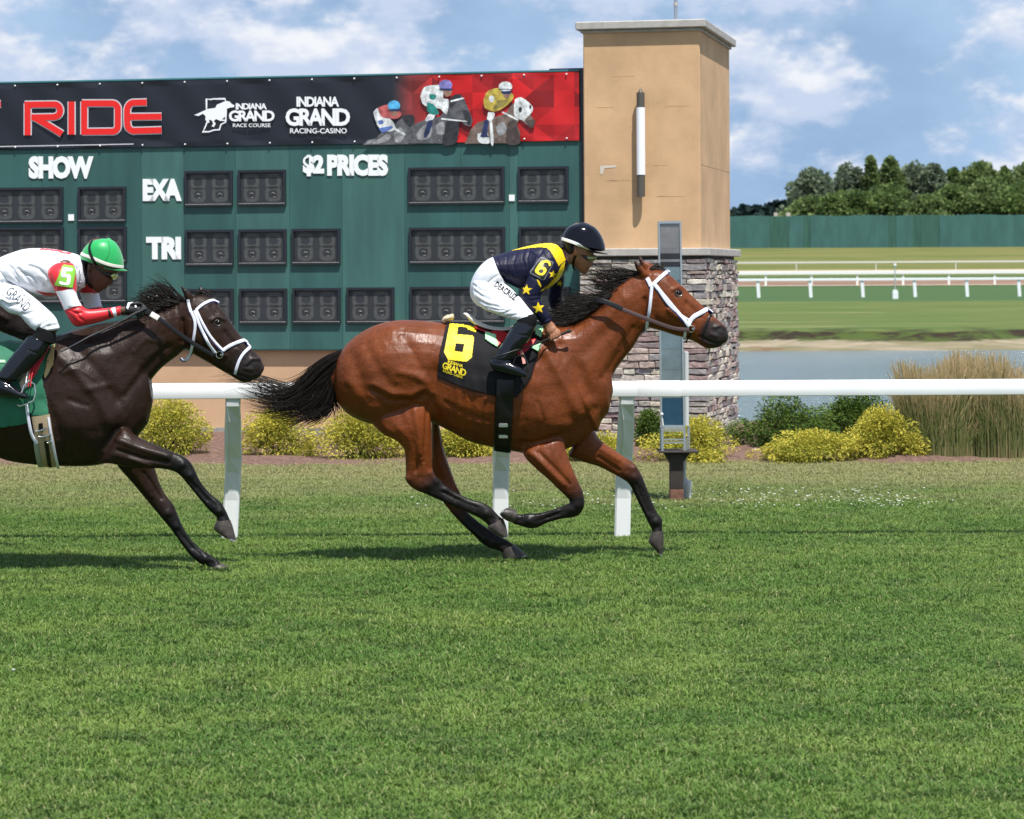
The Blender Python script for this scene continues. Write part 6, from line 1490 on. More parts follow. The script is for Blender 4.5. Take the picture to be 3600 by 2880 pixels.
strap('girth', [F6(812, 800), F6(808, 900), F6(803, 1010), F6(798, 1122)], 62, BC6, D6, leather_b, s6, off=.010, thick=.010, mirror=True)
strap('girth_edge', [F6(770, 1000), F6(768, 1060), F6(770, 1118)], 5, BC6, D6, leather_b, s6, off=.02, thick=.006)
bk = MB()
for v in (1005, 1055): 
    l_, n_ = hit(BC6, *F6(803, v))
    if l_: MB().cbox(l_-Y*.028, X, Y, Z, -.03, .03, -.006, .006, -.012, .012, .003).build('buckle', steel, s6)
free_band('stirrup_leather', [P(*J6(800, 1150), D6-.30), P(*J6(830, 1260), D6-.335), P(*J6(845, 1330), D6-.36)], .02, mat('pink_leather', (.5, .2, .16), .6), s6)
m = MB(); cst = P(*J6(800, 1400), D6-.345); m.tube([cst+Vector((a, 0, b)) for a, b in ((.03, .11), (.055, .05), (.052, 0), (.045, -.012), (-.045, .0), (-.05, .02), (-.02, .1), (.03, .11))], .006, 8); m.build('stirrup', mat('dark_steel', (.08, .08, .085), .25, metal=.9), s6, True)
# dark horse
sc5 = thing('saddle_cloth', 'green saddle cloth with white lettering on the dark brown horse', 'saddle cloth', tuple(P(*K5(100, 900), D5)))
out5 = K5.pts([(-520, 300), (-300, 330), (0, 330), (300, 315), (560, 330), (600, 320), (595, 390), (500, 560), (455, 700), (462, 800), (500, 905), (525, 1115), (345, 1112), (322, 1070), (305, 1190), (200, 1215), (0, 1238), (-300, 1275), (-600, 1280), (-590, 700)])
cl5 = lay('cloth', [out5], BV5, .012, cloth_g, sc5, cell=3.0, solid=.007, wrinkle=.004, mirrorD=D5, wseed=2)
BC5 = bvh_of(MV5, eval_vf(cl5))
s5 = thing('racing_saddle', 'racing saddle with crimson seat, tan pad and white buckled girth on the dark horse', 'saddle', tuple(P(*K5(100, 500), D5)))
lofted('seat', K5, [(-200, 330, -190, 400, .06), (-130, 370, -130, 450, .1), (-40, 440, -40, 495, .12), (60, 440, 60, 500, .13), (160, 420, 165, 500, .12), (260, 390, 270, 480, .09)], D5, mat('crimson_seat', (.22, .01, .05), .3, coat=.4), s5)
lay('flap', [K5.pts([(450, 400), (500, 400), (545, 385), (500, 450), (440, 560), (375, 700), (335, 720), (330, 600), (380, 480)])], BC5, .010, redm, s5, 2.5, solid=.004)
text_on('lettering', 'M', (K5(440, 490), K5(485, 455), K5(425, 455)), BC5, .018, white_l, s5, .02, 1.0); text_on('lettering', 'K', (K5(445, 440), K5(490, 405), K5(440, 415)), BC5, .018, white_l, s5, .02, 1.0)
lay('pad', [K5.pts([(572, 348), (594, 350), (592, 480), (580, 560), (530, 650), (480, 715), (475, 655), (510, 540)])], BC5, .012, tanp, s5, 2.5, solid=.006)
lay('saddle_trim', [K5.pts([(0, 515), (60, 515), (60, 545), (0, 545)]), K5.pts([(-200, 515), (0, 515), (0, 545), (-200, 545)])], BC5, .006, mint, s5, 3)
for x0 in (262, 290, 315): free_band('stirrup_leather', [P(*K5(x0+60, 560), D5-.30), P(*K5(x0+30, 680), D5-.335), P(*K5(x0+15, 800), D5-.35)], .007, (redm, white_l, redm)[x0 % 3], s5)
lay('under_pad', [K5.pts([(270, 640), (340, 620), (345, 760), (240, 850), (215, 760)])], BC5, .010, mat('cream_pad', (.55, .45, .32), .8), s5, 2.5)
strap('girth', [K5(440, 1110), K5(470, 1300), K5(500, 1450), K5(530, 1660)], 64, BV5, D5, mat('tan_girth', (.42, .32, .2), .8), s5, off=.006, thick=.008, mirror=True)
strap('girth_strap', [K5(288, 990), K5(305, 1120), K5(335, 1280), K5(365, 1350), K5(400, 1410)], 11, BV5, D5, white_v, s5, off=.012, thick=.008)
strap('girth_strap', [K5(392, 1400), K5(405, 1500), K5(440, 1660)], 17, BV5, D5, mat('grey_elastic', (.30, .33, .27), .7), s5, off=.014, thick=.008)
strap('girth_strap', [K5(515, 1130), K5(545, 1280), K5(580, 1450), K5(635, 1655)], 9, BV5, D5, white_v, s5, off=.014, thick=.008)
strap('girth_strap', [K5(500, 1380), K5(520, 1500), K5(545, 1665)], 14, BV5, D5, leather_b, s5, off=.016, thick=.008)
strap('girth_strap', [K5(440, 1190), K5(450, 1270)], 15, BV5, D5, leather_b, s5, off=.018, thick=.008)
bk = MB()
for u0, v0, u1, v1 in ((395, 1280, 510, 1240), (425, 1340, 560, 1310), (510, 1400, 560, 1385)):
    P_ = []
    for t_ in (0, .3, .7, 1): 
        l_, n_ = hit(BV5, *K5(u0+(u1-u0)*t_, v0+(v1-v0)*t_+14*math.sin(math.pi*t_))); P_.append((l_ if l_ else P(*K5(u0, v0), D5-.28))-Y*.028)
    MB().tube(P_, .006, 8).build('buckle', steel, s5, True)
m = MB(); cst = P(*K5(300, 880), D5-.345); m.tube([cst+Vector(a) for a in ((-.045, -.02, -.03), (-.02, -.02, .05), (.008, 0, .085), (.038, .02, .06), (.045, .02, 0), (.03, .02, -.045), (-.01, .01, -.06), (-.05, -.0, -.075), (-.065, -.01, -.065))], .0055, 8); m.build('stirrup', mat('bright_steel', (.7, .72, .74), .2, metal=.9), s5, True)

# ---- riders
def rider_shell(name, shapes, voxel, m, parent, it=5, bumps=None, fr=None, attrs=None):
    V, Q = fuse(shapes, voxel, it)
    if bumps: V = sculpt(V, Q, fr, bumps)
    return mk(name, V, Q, m, parent, smooth=True), (V, Q)
def mir(L): return [s[:5]+(-(s[5] if len(s) > 5 else 0.),) for s in L]
def slim(L, k=.8):
    out = []
    for s in L:
        cx, cy = (s[0]+s[2])/2, (s[1]+s[3])/2; out.append((cx+(s[0]-cx)*k, cy+(s[1]-cy)*k, cx+(s[2]-cx)*k, cy+(s[3]-cy)*k, s[4]*k)+tuple(s[5:]))
    return out
# rider in navy and yellow
p6 = thing('person', 'jockey in navy silks with yellow stars and black helmet crouched over the bay horse', 'person', tuple(P(*J6(600, 900), D6)))
torso6 = [(572, 402, 655, 605, .155), (650, 372, 742, 652, .16), (740, 345, 830, 690, .165), (850, 315, 910, 702, .175), (960, 292, 985, 700, .19), (1040, 284, 1060, 670, .20), (1100, 288, 1130, 620, .175), (1150, 310, 1190, 555, .12), (1185, 345, 1222, 490, .075)]
armn6 = [(955, 370, 1090, 440, .055, -.13), (925, 440, 1098, 520, .066, -.17), (895, 530, 1085, 600, .064, -.20), (860, 610, 1035, 660, .058, -.21), (828, 690, 1000, 715, .054, -.215), (822, 760, 990, 765, .052, -.215), (845, 820, 1005, 805, .048, -.215), (900, 885, 1035, 858, .043, -.21), (955, 940, 1068, 905, .038, -.205), (1003, 993, 1088, 955, .034, -.20)]
armf6 = [(1090, 420, 1190, 480, .05, .12), (1075, 540, 1195, 590, .06, .17), (1055, 660, 1185, 680, .056, .20), (1048, 760, 1175, 755, .052, .21), (1075, 845, 1180, 800, .046, .21), (1130, 870, 1210, 800, .042, .20), (1210, 870, 1255, 805, .036, .17)]
silk6 = mat('navy_silk', (.007, .0065, .030), .5, spec=.3, noise=.12, nscale=8, bump=.6, bscale=9, nstretch=(3, 1, 1))
folds = lambda L, w=7, a=-.004: [(q, w, a) for q in L]
so6, sm6 = rider_shell('silks', [loft(J6, torso6, D6, 24, 4, 2.2, .2), loft(J6, armn6, D6, 16, 4, 2., .1), loft(J6, armf6, D6, 16, 4, 2., .1)], .006, silk6, p6, 6,
    folds([[(700, 360), (690, 480), (720, 600)], [(780, 350), (750, 470), (780, 560)], [(840, 340), (830, 420), (850, 500)], [(900, 320), (870, 420), (890, 520)], [(610, 420), (640, 520), (680, 620)], [(900, 560), (930, 590), (1000, 600)], [(830, 730), (900, 745), (980, 735)], [(850, 770), (920, 780), (985, 765)], [(1000, 960), (1050, 940), (1080, 925)], [(760, 600), (830, 640), (870, 660)]])
    +[([(1010, 330), (960, 420), (930, 500)], 9, -.006), ([(880, 330), (980, 400)], 10, .004)], J6)
neck6 = [(1140, 320, 1200, 470, .06), (1190, 325, 1245, 470, .055), (1235, 310, 1300, 480, .055), (1260, 300, 1330, 470, .055)]
head6 = [(1250, 150, 1430, 150, .055), (1195, 230, 1490, 245, .072), (1190, 320, 1462, 345, .075), (1215, 380, 1440, 398, .070), (1242, 428, 1434, 428, .066), (1265, 462, 1436, 455, .060), (1288, 492, 1425, 482, .052), (1308, 515, 1404, 508, .044), (1326, 535, 1392, 540, .030)]
nose6 = [(1418, 402, 1432, 412, .010), (1420, 428, 1443, 440, .013), (1414, 455, 1449, 468, .016), (1412, 478, 1436, 477, .012)]
lips6 = [(1392, 490, 1418, 490, .018), (1390, 503, 1412, 503, .018)]
ear6 = [(1283, 338, 1308, 340, .010, -.068), (1280, 362, 1312, 366, .010, -.07), (1286, 390, 1302, 392, .008, -.068)]
pelvis6 = [(578, 402, 655, 610, .15), (520, 430, 690, 625, .165), (455, 490, 705, 640, .17), (400, 575, 715, 660, .168), (374, 670, 730, 680, .16), (385, 760, 755, 705, .14), (440, 830, 780, 735, .12)]
thn6 = [(400, 620, 700, 640, .09, -.08), (400, 750, 740, 680, .095, -.11), (480, 848, 790, 735, .092, -.16), (590, 895, 835, 775, .084, -.21), (690, 930, 872, 830, .076, -.25), (775, 955, 915, 880, .068, -.28), (800, 962, 950, 930, .062, -.29)]
breech6 = mat('white_breeches', (.72, .74, .79), .5, bump=.45, bscale=7, nstretch=(1.3, 1, 3))
handn6 = [(1008, 1000, 1085, 960, .026, -.20), (1020, 1030, 1108, 985, .026, -.20), (1035, 1062, 1128, 1015, .028, -.205), (1055, 1090, 1140, 1050, .026, -.205)]
def tubes(fr, D, L, r, n=8): return [tube_vf([P(*fr(u, v), D+dy) for u, v, dy in q], r, n) for q in L]
fing6 = tubes(J6, D6, [[(1125, 1030, -.205), (1148, 1052, -.228), (1150, 1082, -.232), (1132, 1098, -.215)], [(1108, 1045, -.205), (1128, 1068, -.232), (1128, 1096, -.236), (1110, 1110, -.215)], [(1088, 1060, -.205), (1106, 1082, -.232), (1104, 1108, -.235), (1088, 1120, -.215)], [(1068, 1072, -.205), (1084, 1094, -.228), (1080, 1116, -.230), (1066, 1126, -.212)], [(1030, 1040, -.19), (1040, 1075, -.18), (1075, 1090, -.175), (1120, 1085, -.18)]], [.011, .011, .0095, .008])
legn6 = [(790, 950, 945, 945, .062, -.29), (740, 1015, 930, 1050, .062, -.31), (690, 1095, 880, 1130, .056, -.325), (635, 1190, 810, 1210, .046, -.335), (585, 1270, 745, 1290, .042, -.34)]
footn6 = [(555, 1290, 590, 1390, .036, -.34), (640, 1280, 640, 1405, .040, -.345), (720, 1310, 715, 1425, .044, -.35), (800, 1350, 790, 1440, .044, -.355), (862, 1400, 858, 1448, .030, -.36)]
body6p, bm6 = rider_shell('body', [loft(J6, slim(torso6, .86), D6, 18), loft(J6, slim(armn6[:-1], .8)+[(1005, 998, 1082, 962, .026, -.20)], D6, 12), loft(J6, slim(armf6, .8), D6, 12), loft(J6, neck6, D6, 14), loft(J6, head6, D6, 20, 3, 2.15), loft(J6, nose6, D6, 10), loft(J6, lips6, D6, 10), loft(J6, ear6, D6, 10), loft(J6, mir(ear6), D6, 10),
    loft(J6, slim(pelvis6, .85), D6, 16), loft(J6, slim(thn6, .82), D6, 12), loft(J6, slim(mir(thn6), .82), D6, 12), loft(J6, slim(legn6, .6), D6, 12), loft(J6, slim(mir(legn6), .75), D6, 12), loft(J6, slim(footn6, .7), D6, 12), loft(J6, slim(mir(footn6), .7), D6, 12), loft(J6, handn6, D6, 12, 3, 2.3),
    loft(J6, [(1225, 865, 1262, 815, .028, .165), (1260, 868, 1300, 812, .028, .15), (1300, 862, 1325, 822, .024, .14)], D6, 10)]+fing6, .0052, skin_t, p6, 2)
bo6, bmb6 = rider_shell('breeches', [loft(J6, pelvis6, D6, 22, 4, 2.3, .3), loft(J6, thn6, D6, 18, 4, 2.1, .25), loft(J6, mir(thn6), D6, 18, 4, 2.1, .25)], .006, breech6, p6, 6,
    folds([[(400, 640), (460, 690), (560, 720)], [(420, 700), (500, 760), (600, 790)], [(450, 780), (540, 820), (640, 840)], [(520, 840), (600, 860), (680, 870)], [(640, 900), (740, 860), (800, 810)], [(700, 920), (790, 900), (850, 850)], [(560, 480), (500, 540), (470, 620)], [(620, 560), (560, 600), (520, 640)], [(770, 930), (800, 870), (840, 820)]], 8, -.006)
    +[([(420, 670), (480, 720), (580, 750)], 9, .005), ([(440, 740), (520, 790), (620, 815)], 9, .005), ([(660, 880), (760, 840)], 9, .005)], J6)
boot_m = mat('polished_boot', (.004, .005, .009), .16, spec=.45, coat=.25, coat_rough=.06); sock_m = mat('black_knit', (.006, .006, .007), .85, spec=.15)
for nm, f in (('n', lambda L: L), ('f', mir)):
    V, F = loft(J6, f([(785, 938, 955, 925, .066, -.29), (782, 962, 955, 965, .066, -.295), (775, 1000, 940, 1010, .064, -.30)]), D6, 18); mk('knee_band', V, fix_out(V, F), sock_m, p6, smooth=True)
    rider_shell('boot', [loft(J6, f([(775, 968, 945, 985, .062, -.30)]+[(q_[0]-3, q_[1], q_[2]+2, q_[3]) + q_[4:] for q_ in legn6[1:]]+[(560, 1310, 715, 1330, .040, -.34)]), D6, 18, 4, 2.1, .2), loft(J6, f(footn6), D6, 16, 4, 2.2, .4)], .0055, boot_m, p6, 5, folds([[(590, 1290), (660, 1300), (740, 1300)], [(570, 1320), (650, 1325), (720, 1330)], [(700, 1050), (800, 1075), (880, 1085)]], 6, -.004), J6)
B6 = bvh_of(sm6, bmb6); mk_y = mat('silk_yellow', (.82, .58, .01), .45)
lay('yoke', [J6.pts([(722, 346), (800, 326), (860, 312), (960, 290), (1065, 282), (1130, 300), (1170, 340), (1203, 430), (1142, 482), (1110, 420), (1075, 358), (1040, 325), (980, 322), (900, 326), (820, 338), (725, 352)])], B6, .0022, mk_y, so6, 1.6)
lay('chest_stripe', [J6.pts([(1198, 440), (1186, 520), (1150, 590), (1090, 650), (1040, 688), (980, 700), (1050, 640), (1120, 570), (1160, 480)])], B6, .0022, mk_y, so6, 1.6)
def star(cx, cy, r, rot=0.): return [(cx+(r if i % 2 == 0 else r*.42)*math.sin(rot+math.pi*i/5), cy-(r if i % 2 == 0 else r*.42)*math.cos(rot+math.pi*i/5)) for i in range(10)]
for s_ in (star(866, 688, 50, .1), star(968, 845, 54, -.1), star(1090, 555, 38, .2), star(1150, 632, 28, .3), [(955, 600), (975, 612), (992, 650), (988, 668), (968, 640)]):
    lay('star', [J6.pts(s_)], B6, .0022, mk_y, so6, 1.2)
def plate(name, quad, fr, D, dy, m, parent, thick=.004, inset=0.):
    c = [P(*fr(*p), D+dy) for p in quad]; o = [q_+Y*thick for q_ in c]
    V = c+o; return mk(name, V, [(0, 3, 2, 1), (4, 5, 6, 7), (0, 1, 5, 4), (1, 2, 6, 5), (2, 3, 7, 6), (3, 0, 4, 7)], m, parent)
lay('arm_badge', [J6.pts([(985, 412), (1000, 408), (1090, 446), (1095, 460), (1020, 600), (1006, 606), (902, 550), (898, 534)])], B6, .007, mat('badge_grey', (.16, .16, .16), .4), so6, 1.6, solid=.004)
lay('arm_badge', [J6.pts([(990, 422), (1082, 456), (1084, 466), (1012, 594), (912, 543)])], B6, .0085, mat('badge_black', (.01, .01, .012), .4), so6, 1.6, solid=.002)
six = [(1028, 438), (1052, 440), (1068, 460), (1066, 485), (1050, 488), (1048, 466), (1030, 458), (1014, 462), (992, 500), (1012, 495), (1030, 506), (1034, 528), (1018, 556), (998, 568), (968, 562), (944, 540), (944, 520), (972, 474), (1000, 445)]
lay('badge_number', [J6.pts(six), J6.pts([(982, 516), (1004, 516), (1010, 530), (996, 548), (978, 544), (968, 532)])], B6, .0105, yel, so6, 1.0)
text_on('lettering', 'DEACRUZ', (J6(578, 658), J6(760, 788), J6(612, 610)), B6, .0022, mat('print_black', (.008, .008, .010), .5), bo6, .045, .9, 1.1)
hel_b = mat('helmet_black', (.003, .0035, .007), .14, spec=.28, coat=.05, coat_rough=.06)
hs6 = [(1300, 112, 1395, 112, .035), (1228, 142, 1462, 150, .085), (1186, 195, 1512, 215, .108), (1168, 255, 1543, 295, .117), (1170, 275, 1546, 350, .118)]
V, F = loft(J6, hs6, D6, 28, 4, 2.1, .12); he6 = mk('helmet', V, fix_out(V, F), hel_b, p6, smooth=True); HB6 = bvh_of((V, F))
V, F = loft(J6, [(1400, 340, 1402, 362, .10), (1480, 356, 1482, 376, .09), (1540, 368, 1542, 382, .06), (1568, 374, 1570, 381, .025)], D6, 18, 4, 2.2, .2); mk('peak', V, fix_out(V, F), hel_b, he6, smooth=True)
strap('band', [J6(1172, 246), J6(1225, 262), J6(1285, 284), J6(1360, 318), J6(1440, 350), J6(1530, 372)], 11, HB6, D6, white_l, he6, off=.002, thick=.002)
V, F = loft(J6, [(1172, 290, 1290, 300, .085), (1185, 330, 1300, 345, .08), (1205, 365, 1280, 372, .07)], D6, 18); mk('hair', V, fix_out(V, F), mat('dark_hair', (.012, .009, .008), .6), p6, smooth=True)
BB6 = bvh_of(bm6)
strap('chin_strap', [J6(1290, 392), J6(1272, 440), J6(1272, 500), J6(1300, 530)], 9, BB6, D6, leather_b, he6, off=.002, thick=.003)
lay('buckle', [J6.pts([(1262, 498), (1288, 498), (1288, 515), (1262, 515)])], BB6, .007, white_l, he6, 1.2)
go6 = lofted('goggles', J6, [(1330, 375, 1335, 395, .078), (1370, 376, 1385, 440, .077), (1415, 380, 1425, 446, .070), (1452, 385, 1450, 440, .056), (1472, 392, 1462, 430, .035)], D6, mat('goggle_frame', (.012, .012, .012), .3), p6)
lay('lens', [J6.pts([(1385, 385), (1430, 380), (1468, 395), (1460, 432), (1428, 445), (1395, 428)])], bvh_of(eval_vf(go6)), .002, mat('lens_amber', (.22, .20, .05), .06, coat=1., spec=1.), go6, 1.2)
collar = strap('collar', [J6(1150, 318), J6(1188, 340), J6(1215, 400), J6(1232, 470)], 12, B6, D6, silk6, so6, off=.003, thick=.006)
# crop
cr6 = thing('riding_crop', 'black riding crop held low in the right hand of the navy jockey', 'whip', tuple(P(*J6(1100, 1095), D6-.22)))
c_ = lambda u, v, dy: P(*J6(u, v), D6+dy)
MB().tube([c_(1252, 1036, -.215), c_(1246, 1040, -.215), c_(1225, 1050, -.216), c_(1215, 1054, -.216), c_(1100, 1098, -.218), c_(1060, 1112, -.22)], [.008, .012, .012, .0085, .0085, .0075], 10).build('handle', mat('crop_grip', (.015, .015, .016), .6, bump=.5, bscale=200), cr6, True)
MB().tube([c_(1060, 1112, -.22), c_(900, 1175, -.30), c_(740, 1222, -.395), c_(620, 1262, -.40), c_(560, 1285, -.40)], [.006, .005, .004, .004, .006], 8).build('shaft', leather_b, cr6, True)

# rider in white and red
p5 = thing('person', 'jockey in white and red silks with green cap, elbows bent over the dark horse', 'person', tuple(P(*J5(-100, 1200), D5)))
torso5 = [(-60, 385, 230, 760, .155), (60, 325, 350, 850, .165), (200, 272, 470, 905, .17), (360, 228, 600, 925, .18), (560, 216, 740, 925, .19), (760, 228, 860, 905, .20), (900, 252, 960, 880, .20), (1030, 282, 1060, 850, .18), (1120, 310, 1150, 820, .135), (1180, 345, 1215, 780, .09)]
armn5 = [(760, 430, 1060, 440, .055, -.14), (700, 530, 1090, 530, .068, -.18), (690, 620, 1105, 650, .068, -.20), (750, 750, 1108, 780, .062, -.21), (810, 870, 1110, 880, .056, -.215), (868, 990, 1145, 980, .052, -.215), (925, 1110, 1200, 1060, .050, -.215), (990, 1230, 1250, 1095, .049, -.215), (1090, 1348, 1300, 1102, .048, -.212), (1260, 1330, 1370, 1100, .044, -.205), (1440, 1288, 1480, 1088, .041, -.19), (1590, 1240, 1600, 1075, .038, -.17), (1750, 1185, 1745, 1050, .033, -.14)]
armf5 = [(1040, 500, 1200, 560, .05, .13), (1070, 680, 1330, 720, .06, .18), (1130, 800, 1410, 830, .058, .20), (1170, 920, 1440, 910, .054, .21), (1205, 1020, 1462, 1010, .05, .21), (1240, 1120, 1490, 1080, .047, .21), (1330, 1220, 1540, 1090, .044, .20), (1500, 1240, 1600, 1090, .04, .18), (1680, 1210, 1720, 1080, .036, .13)]
silk_w = mat('white_silk', (.74, .75, .80), .45, bump=.35, bscale=8, nstretch=(2, 1, 1)); silk_r = mat('red_silk', (.62, .012, .022), .42, sheen=.2)
so5, sm5 = rider_shell('silks', [loft(J5, torso5, D5, 26, 4, 2.2, .2)], .006, silk_w, p5, 6,
    folds([[(60, 380), (180, 520), (280, 680)], [(120, 480), (220, 640), (280, 720)], [(260, 520), (450, 620), (560, 740)], [(300, 560), (520, 660), (680, 760)], [(420, 470), (560, 520), (680, 640)], [(880, 320), (960, 420), (1010, 480)], [(980, 330), (1060, 430), (1120, 520)], [(1080, 400), (1140, 500)], [(350, 620), (450, 720), (560, 790)]], 22, -.009)
    +[([(320, 540), (500, 640), (620, 740)], 16, .007), ([(160, 520), (250, 660)], 16, .006), ([(860, 340), (930, 430)], 16, .005), ([(1030, 370), (1100, 470)], 16, .005)], J5)
sl5, sl5m = rider_shell('sleeve', [loft(J5, armn5, D5, 18, 4, 2., .1)], .0055, silk_r, p5, 5, folds([[(720, 600), (760, 700), (800, 780)], [(950, 1140), (1060, 1240), (1120, 1300)], [(1000, 1110), (1100, 1160), (1180, 1150)], [(1100, 1150), (1140, 1220), (1200, 1260)], [(1000, 1080), (1080, 1090), (1160, 1060)]], 16, -.006), J5)
slf5, slf5m = rider_shell('sleeve', [loft(J5, armf5, D5, 16, 4, 2., .1)], .0055, silk_r, p5, 5)
S5 = bvh_of(sl5m); SF5 = bvh_of(slf5m); ST5 = bvh_of(sm5)
lay('sleeve_band', [J5.pts([(808, 838), (900, 832), (1040, 800), (1090, 850), (1120, 900), (1178, 1046), (1060, 1060), (935, 1108), (870, 960)])], S5, .002, silk_w, sl5, 1.6)
lay('cuff_band', [J5.pts([(1605, 1090), (1660, 1072), (1692, 1200), (1650, 1212)])], S5, .002, silk_w, sl5, 1.4)
lay('cuff_band', [J5.pts([(1548, 1100), (1580, 1095), (1610, 1200), (1582, 1215)])], S5, .0022, leather_b, sl5, 1.4)
lay('sleeve_band', [J5.pts([(1150, 862), (1425, 868), (1470, 1060), (1240, 1095)])], SF5, .002, silk_w, slf5, 2.0)
lay('silk_trim', [J5.pts([(508, 820), (620, 852), (830, 872), (822, 925), (760, 918), (640, 895)])], ST5, .002, silk_r, so5, 1.6)
lay('silk_trim', [J5.pts([(560, 246), (600, 222), (800, 240), (960, 262), (1070, 285), (1000, 302), (900, 292), (830, 262), (620, 240)]), J5.pts([(850, 255), (950, 268), (1010, 282), (930, 280)])], ST5, .002, silk_r, so5, 1.4)
lay('collar', [J5.pts([(1130, 520), (1180, 560), (1205, 660), (1220, 780), (1130, 770), (1150, 650)])], ST5, .012, silk_w, so5, 2.0, solid=.004)
bad = bvh_of(sl5m, sm5)
lay('arm_badge', [J5.pts([(905, 480), (930, 468), (1050, 486), (1088, 545), (1040, 795), (795, 752)])], bad, .008, mat('badge_green', (.22, .52, .05), .4), sl5, 1.6, solid=.005)
lay('badge_number', [J5.pts([(905, 510), (1035, 522), (1030, 562), (945, 556), (935, 600), (990, 600), (1018, 625), (1002, 730), (975, 755), (880, 742), (858, 720), (866, 692), (905, 698), (912, 712), (955, 718), (972, 645), (900, 640), (885, 620)])], bad, .010, white_l, sl5, 1.1)
breech5 = breech6
pel5 = [(-60, 390, 225, 760, .155), (-180, 440, 200, 830, .17), (-290, 560, 180, 880, .172), (-340, 720, 150, 930, .165), (-320, 870, 160, 960, .15), (-230, 990, 190, 960, .13)]
thn5 = [(-280, 800, 130, 700, .09, -.08), (-160, 960, 270, 760, .095, -.12), (0, 1050, 390, 850, .092, -.16), (140, 1155, 520, 950, .086, -.20), (280, 1190, 640, 1055, .078, -.235), (370, 1290, 740, 1145, .072, -.26), (440, 1360, 815, 1235, .068, -.28), (520, 1425, 868, 1370, .064, -.285)]
bo5, bmb5 = rider_shell('breeches', [loft(J5, pel5, D5, 20, 4, 2.3, .3), loft(J5, thn5, D5, 18, 4, 2.1, .2), loft(J5, mir(thn5), D5, 18, 4, 2.1, .2)], .006, breech5, p5, 6,
    folds([[(20, 900), (120, 960), (220, 960)], [(40, 990), (140, 1050), (260, 1020)], [(540, 1380), (640, 1290), (780, 1240)], [(700, 1350), (780, 1330), (840, 1320)], [(400, 1150), (480, 1130), (560, 1060)], [(20, 700), (120, 760), (230, 740)], [(320, 1160), (420, 1180), (500, 1150)], [(60, 850), (150, 900), (200, 880)]], 20, -.009)+[([(30, 950), (130, 1005), (240, 990)], 14, .008), ([(60, 920), (160, 930)], 12, .006), ([(600, 1350), (720, 1290)], 14, .006)], J5)
neck5 = [(1120, 360, 1180, 760, .07), (1185, 400, 1240, 740, .062), (1220, 420, 1300, 760, .06), (1260, 420, 1340, 760, .058)]
head5 = [(1250, 170, 1700, 200, .07), (1212, 280, 1745, 340, .078), (1212, 400, 1735, 520, .080), (1222, 480, 1695, 585, .075), (1232, 560, 1652, 635, .070), (1245, 640, 1625, 695, .064), (1262, 710, 1585, 748, .056), (1300, 770, 1530, 795, .046), (1350, 810, 1460, 845, .032)]
nose5 = [(1600, 600, 1650, 610, .010), (1580, 650, 1650, 670, .013), (1570, 690, 1632, 725, .016), (1560, 740, 1605, 748, .013)]
lips5 = [(1500, 765, 1560, 775, .019), (1480, 795, 1535, 805, .019)]
ear5 = [(1268, 440, 1310, 445, .010, -.072), (1262, 490, 1320, 500, .010, -.074), (1275, 545, 1305, 548, .008, -.072)]
hand5 = [(1750, 1180, 1745, 1052, .028, -.135), (1840, 1175, 1830, 1040, .028, -.12), (1930, 1180, 1925, 1030, .030, -.11), (2010, 1190, 2010, 1030, .028, -.11)]
legn5 = [(1, 1, 1, 1)]
lk5 = [(395, 205, 600, 235, .066, -.285), (310, 265, 588, 350, .064, -.30), (220, 350, 490, 455, .062, -.315), (115, 475, 385, 565, .056, -.325), (15, 610, 285, 670, .048, -.335), (-40, 690, 200, 740, .044, -.34)]
ft5 = [(-60, 690, -75, 905, .038, -.34), (30, 715, 20, 915, .042, -.345), (120, 765, 115, 925, .045, -.35), (210, 835, 205, 932, .043, -.355), (300, 878, 300, 935, .030, -.36)]
body5p, bm5 = rider_shell('body', [loft(J5, slim(torso5, .86), D5, 18), loft(J5, slim(armn5[:-1], .8)+[(1755, 1170, 1750, 1062, .028, -.138), (1830, 1165, 1828, 1060, .026, -.12)], D5, 12), loft(J5, slim(armf5, .8), D5, 12), loft(J5, neck5, D5, 14), loft(J5, head5, D5, 20, 3, 2.15), loft(J5, nose5, D5, 10), loft(J5, lips5, D5, 10), loft(J5, ear5, D5, 10), loft(J5, mir(ear5), D5, 10),
    loft(J5, slim(pel5, .85), D5, 14), loft(J5, slim(thn5, .82), D5, 12), loft(J5, slim(mir(thn5), .82), D5, 12), loft(K5, slim(lk5, .75), D5, 12), loft(K5, slim(mir(lk5), .75), D5, 12), loft(K5, slim(ft5, .7), D5, 12), loft(K5, slim(mir(ft5), .7), D5, 12), loft(J5, slim(hand5, .8), D5, 10)], .0055, skin_d, p5, 2)
glove = mat('black_glove', (.012, .012, .013), .55, bump=.3, bscale=150)
fing5 = tubes(J5, D5, [[(2010, 1060, -.115), (2070, 1050, -.13), (2110, 1090, -.135), (2090, 1140, -.12)], [(2000, 1095, -.115), (2060, 1095, -.145), (2090, 1135, -.145), (2065, 1180, -.12)], [(1985, 1130, -.115), (2040, 1135, -.148), (2065, 1175, -.145), (2035, 1210, -.12)], [(1965, 1160, -.115), (2010, 1175, -.145), (2020, 1215, -.14), (1990, 1235, -.115)], [(1870, 1060, -.12), (1930, 1020, -.14), (2000, 1010, -.14), (2060, 1030, -.13)]], [.012, .012, .0105, .009])
rider_shell('glove', [loft(J5, [(1828, 1178, 1825, 1035, .032, -.12), (1870, 1180, 1865, 1030, .032, -.118), (1940, 1190, 1930, 1025, .034, -.115), (2010, 1200, 2010, 1030, .030, -.115)], D5, 14)]+fing5, .005, glove, p5, 2)
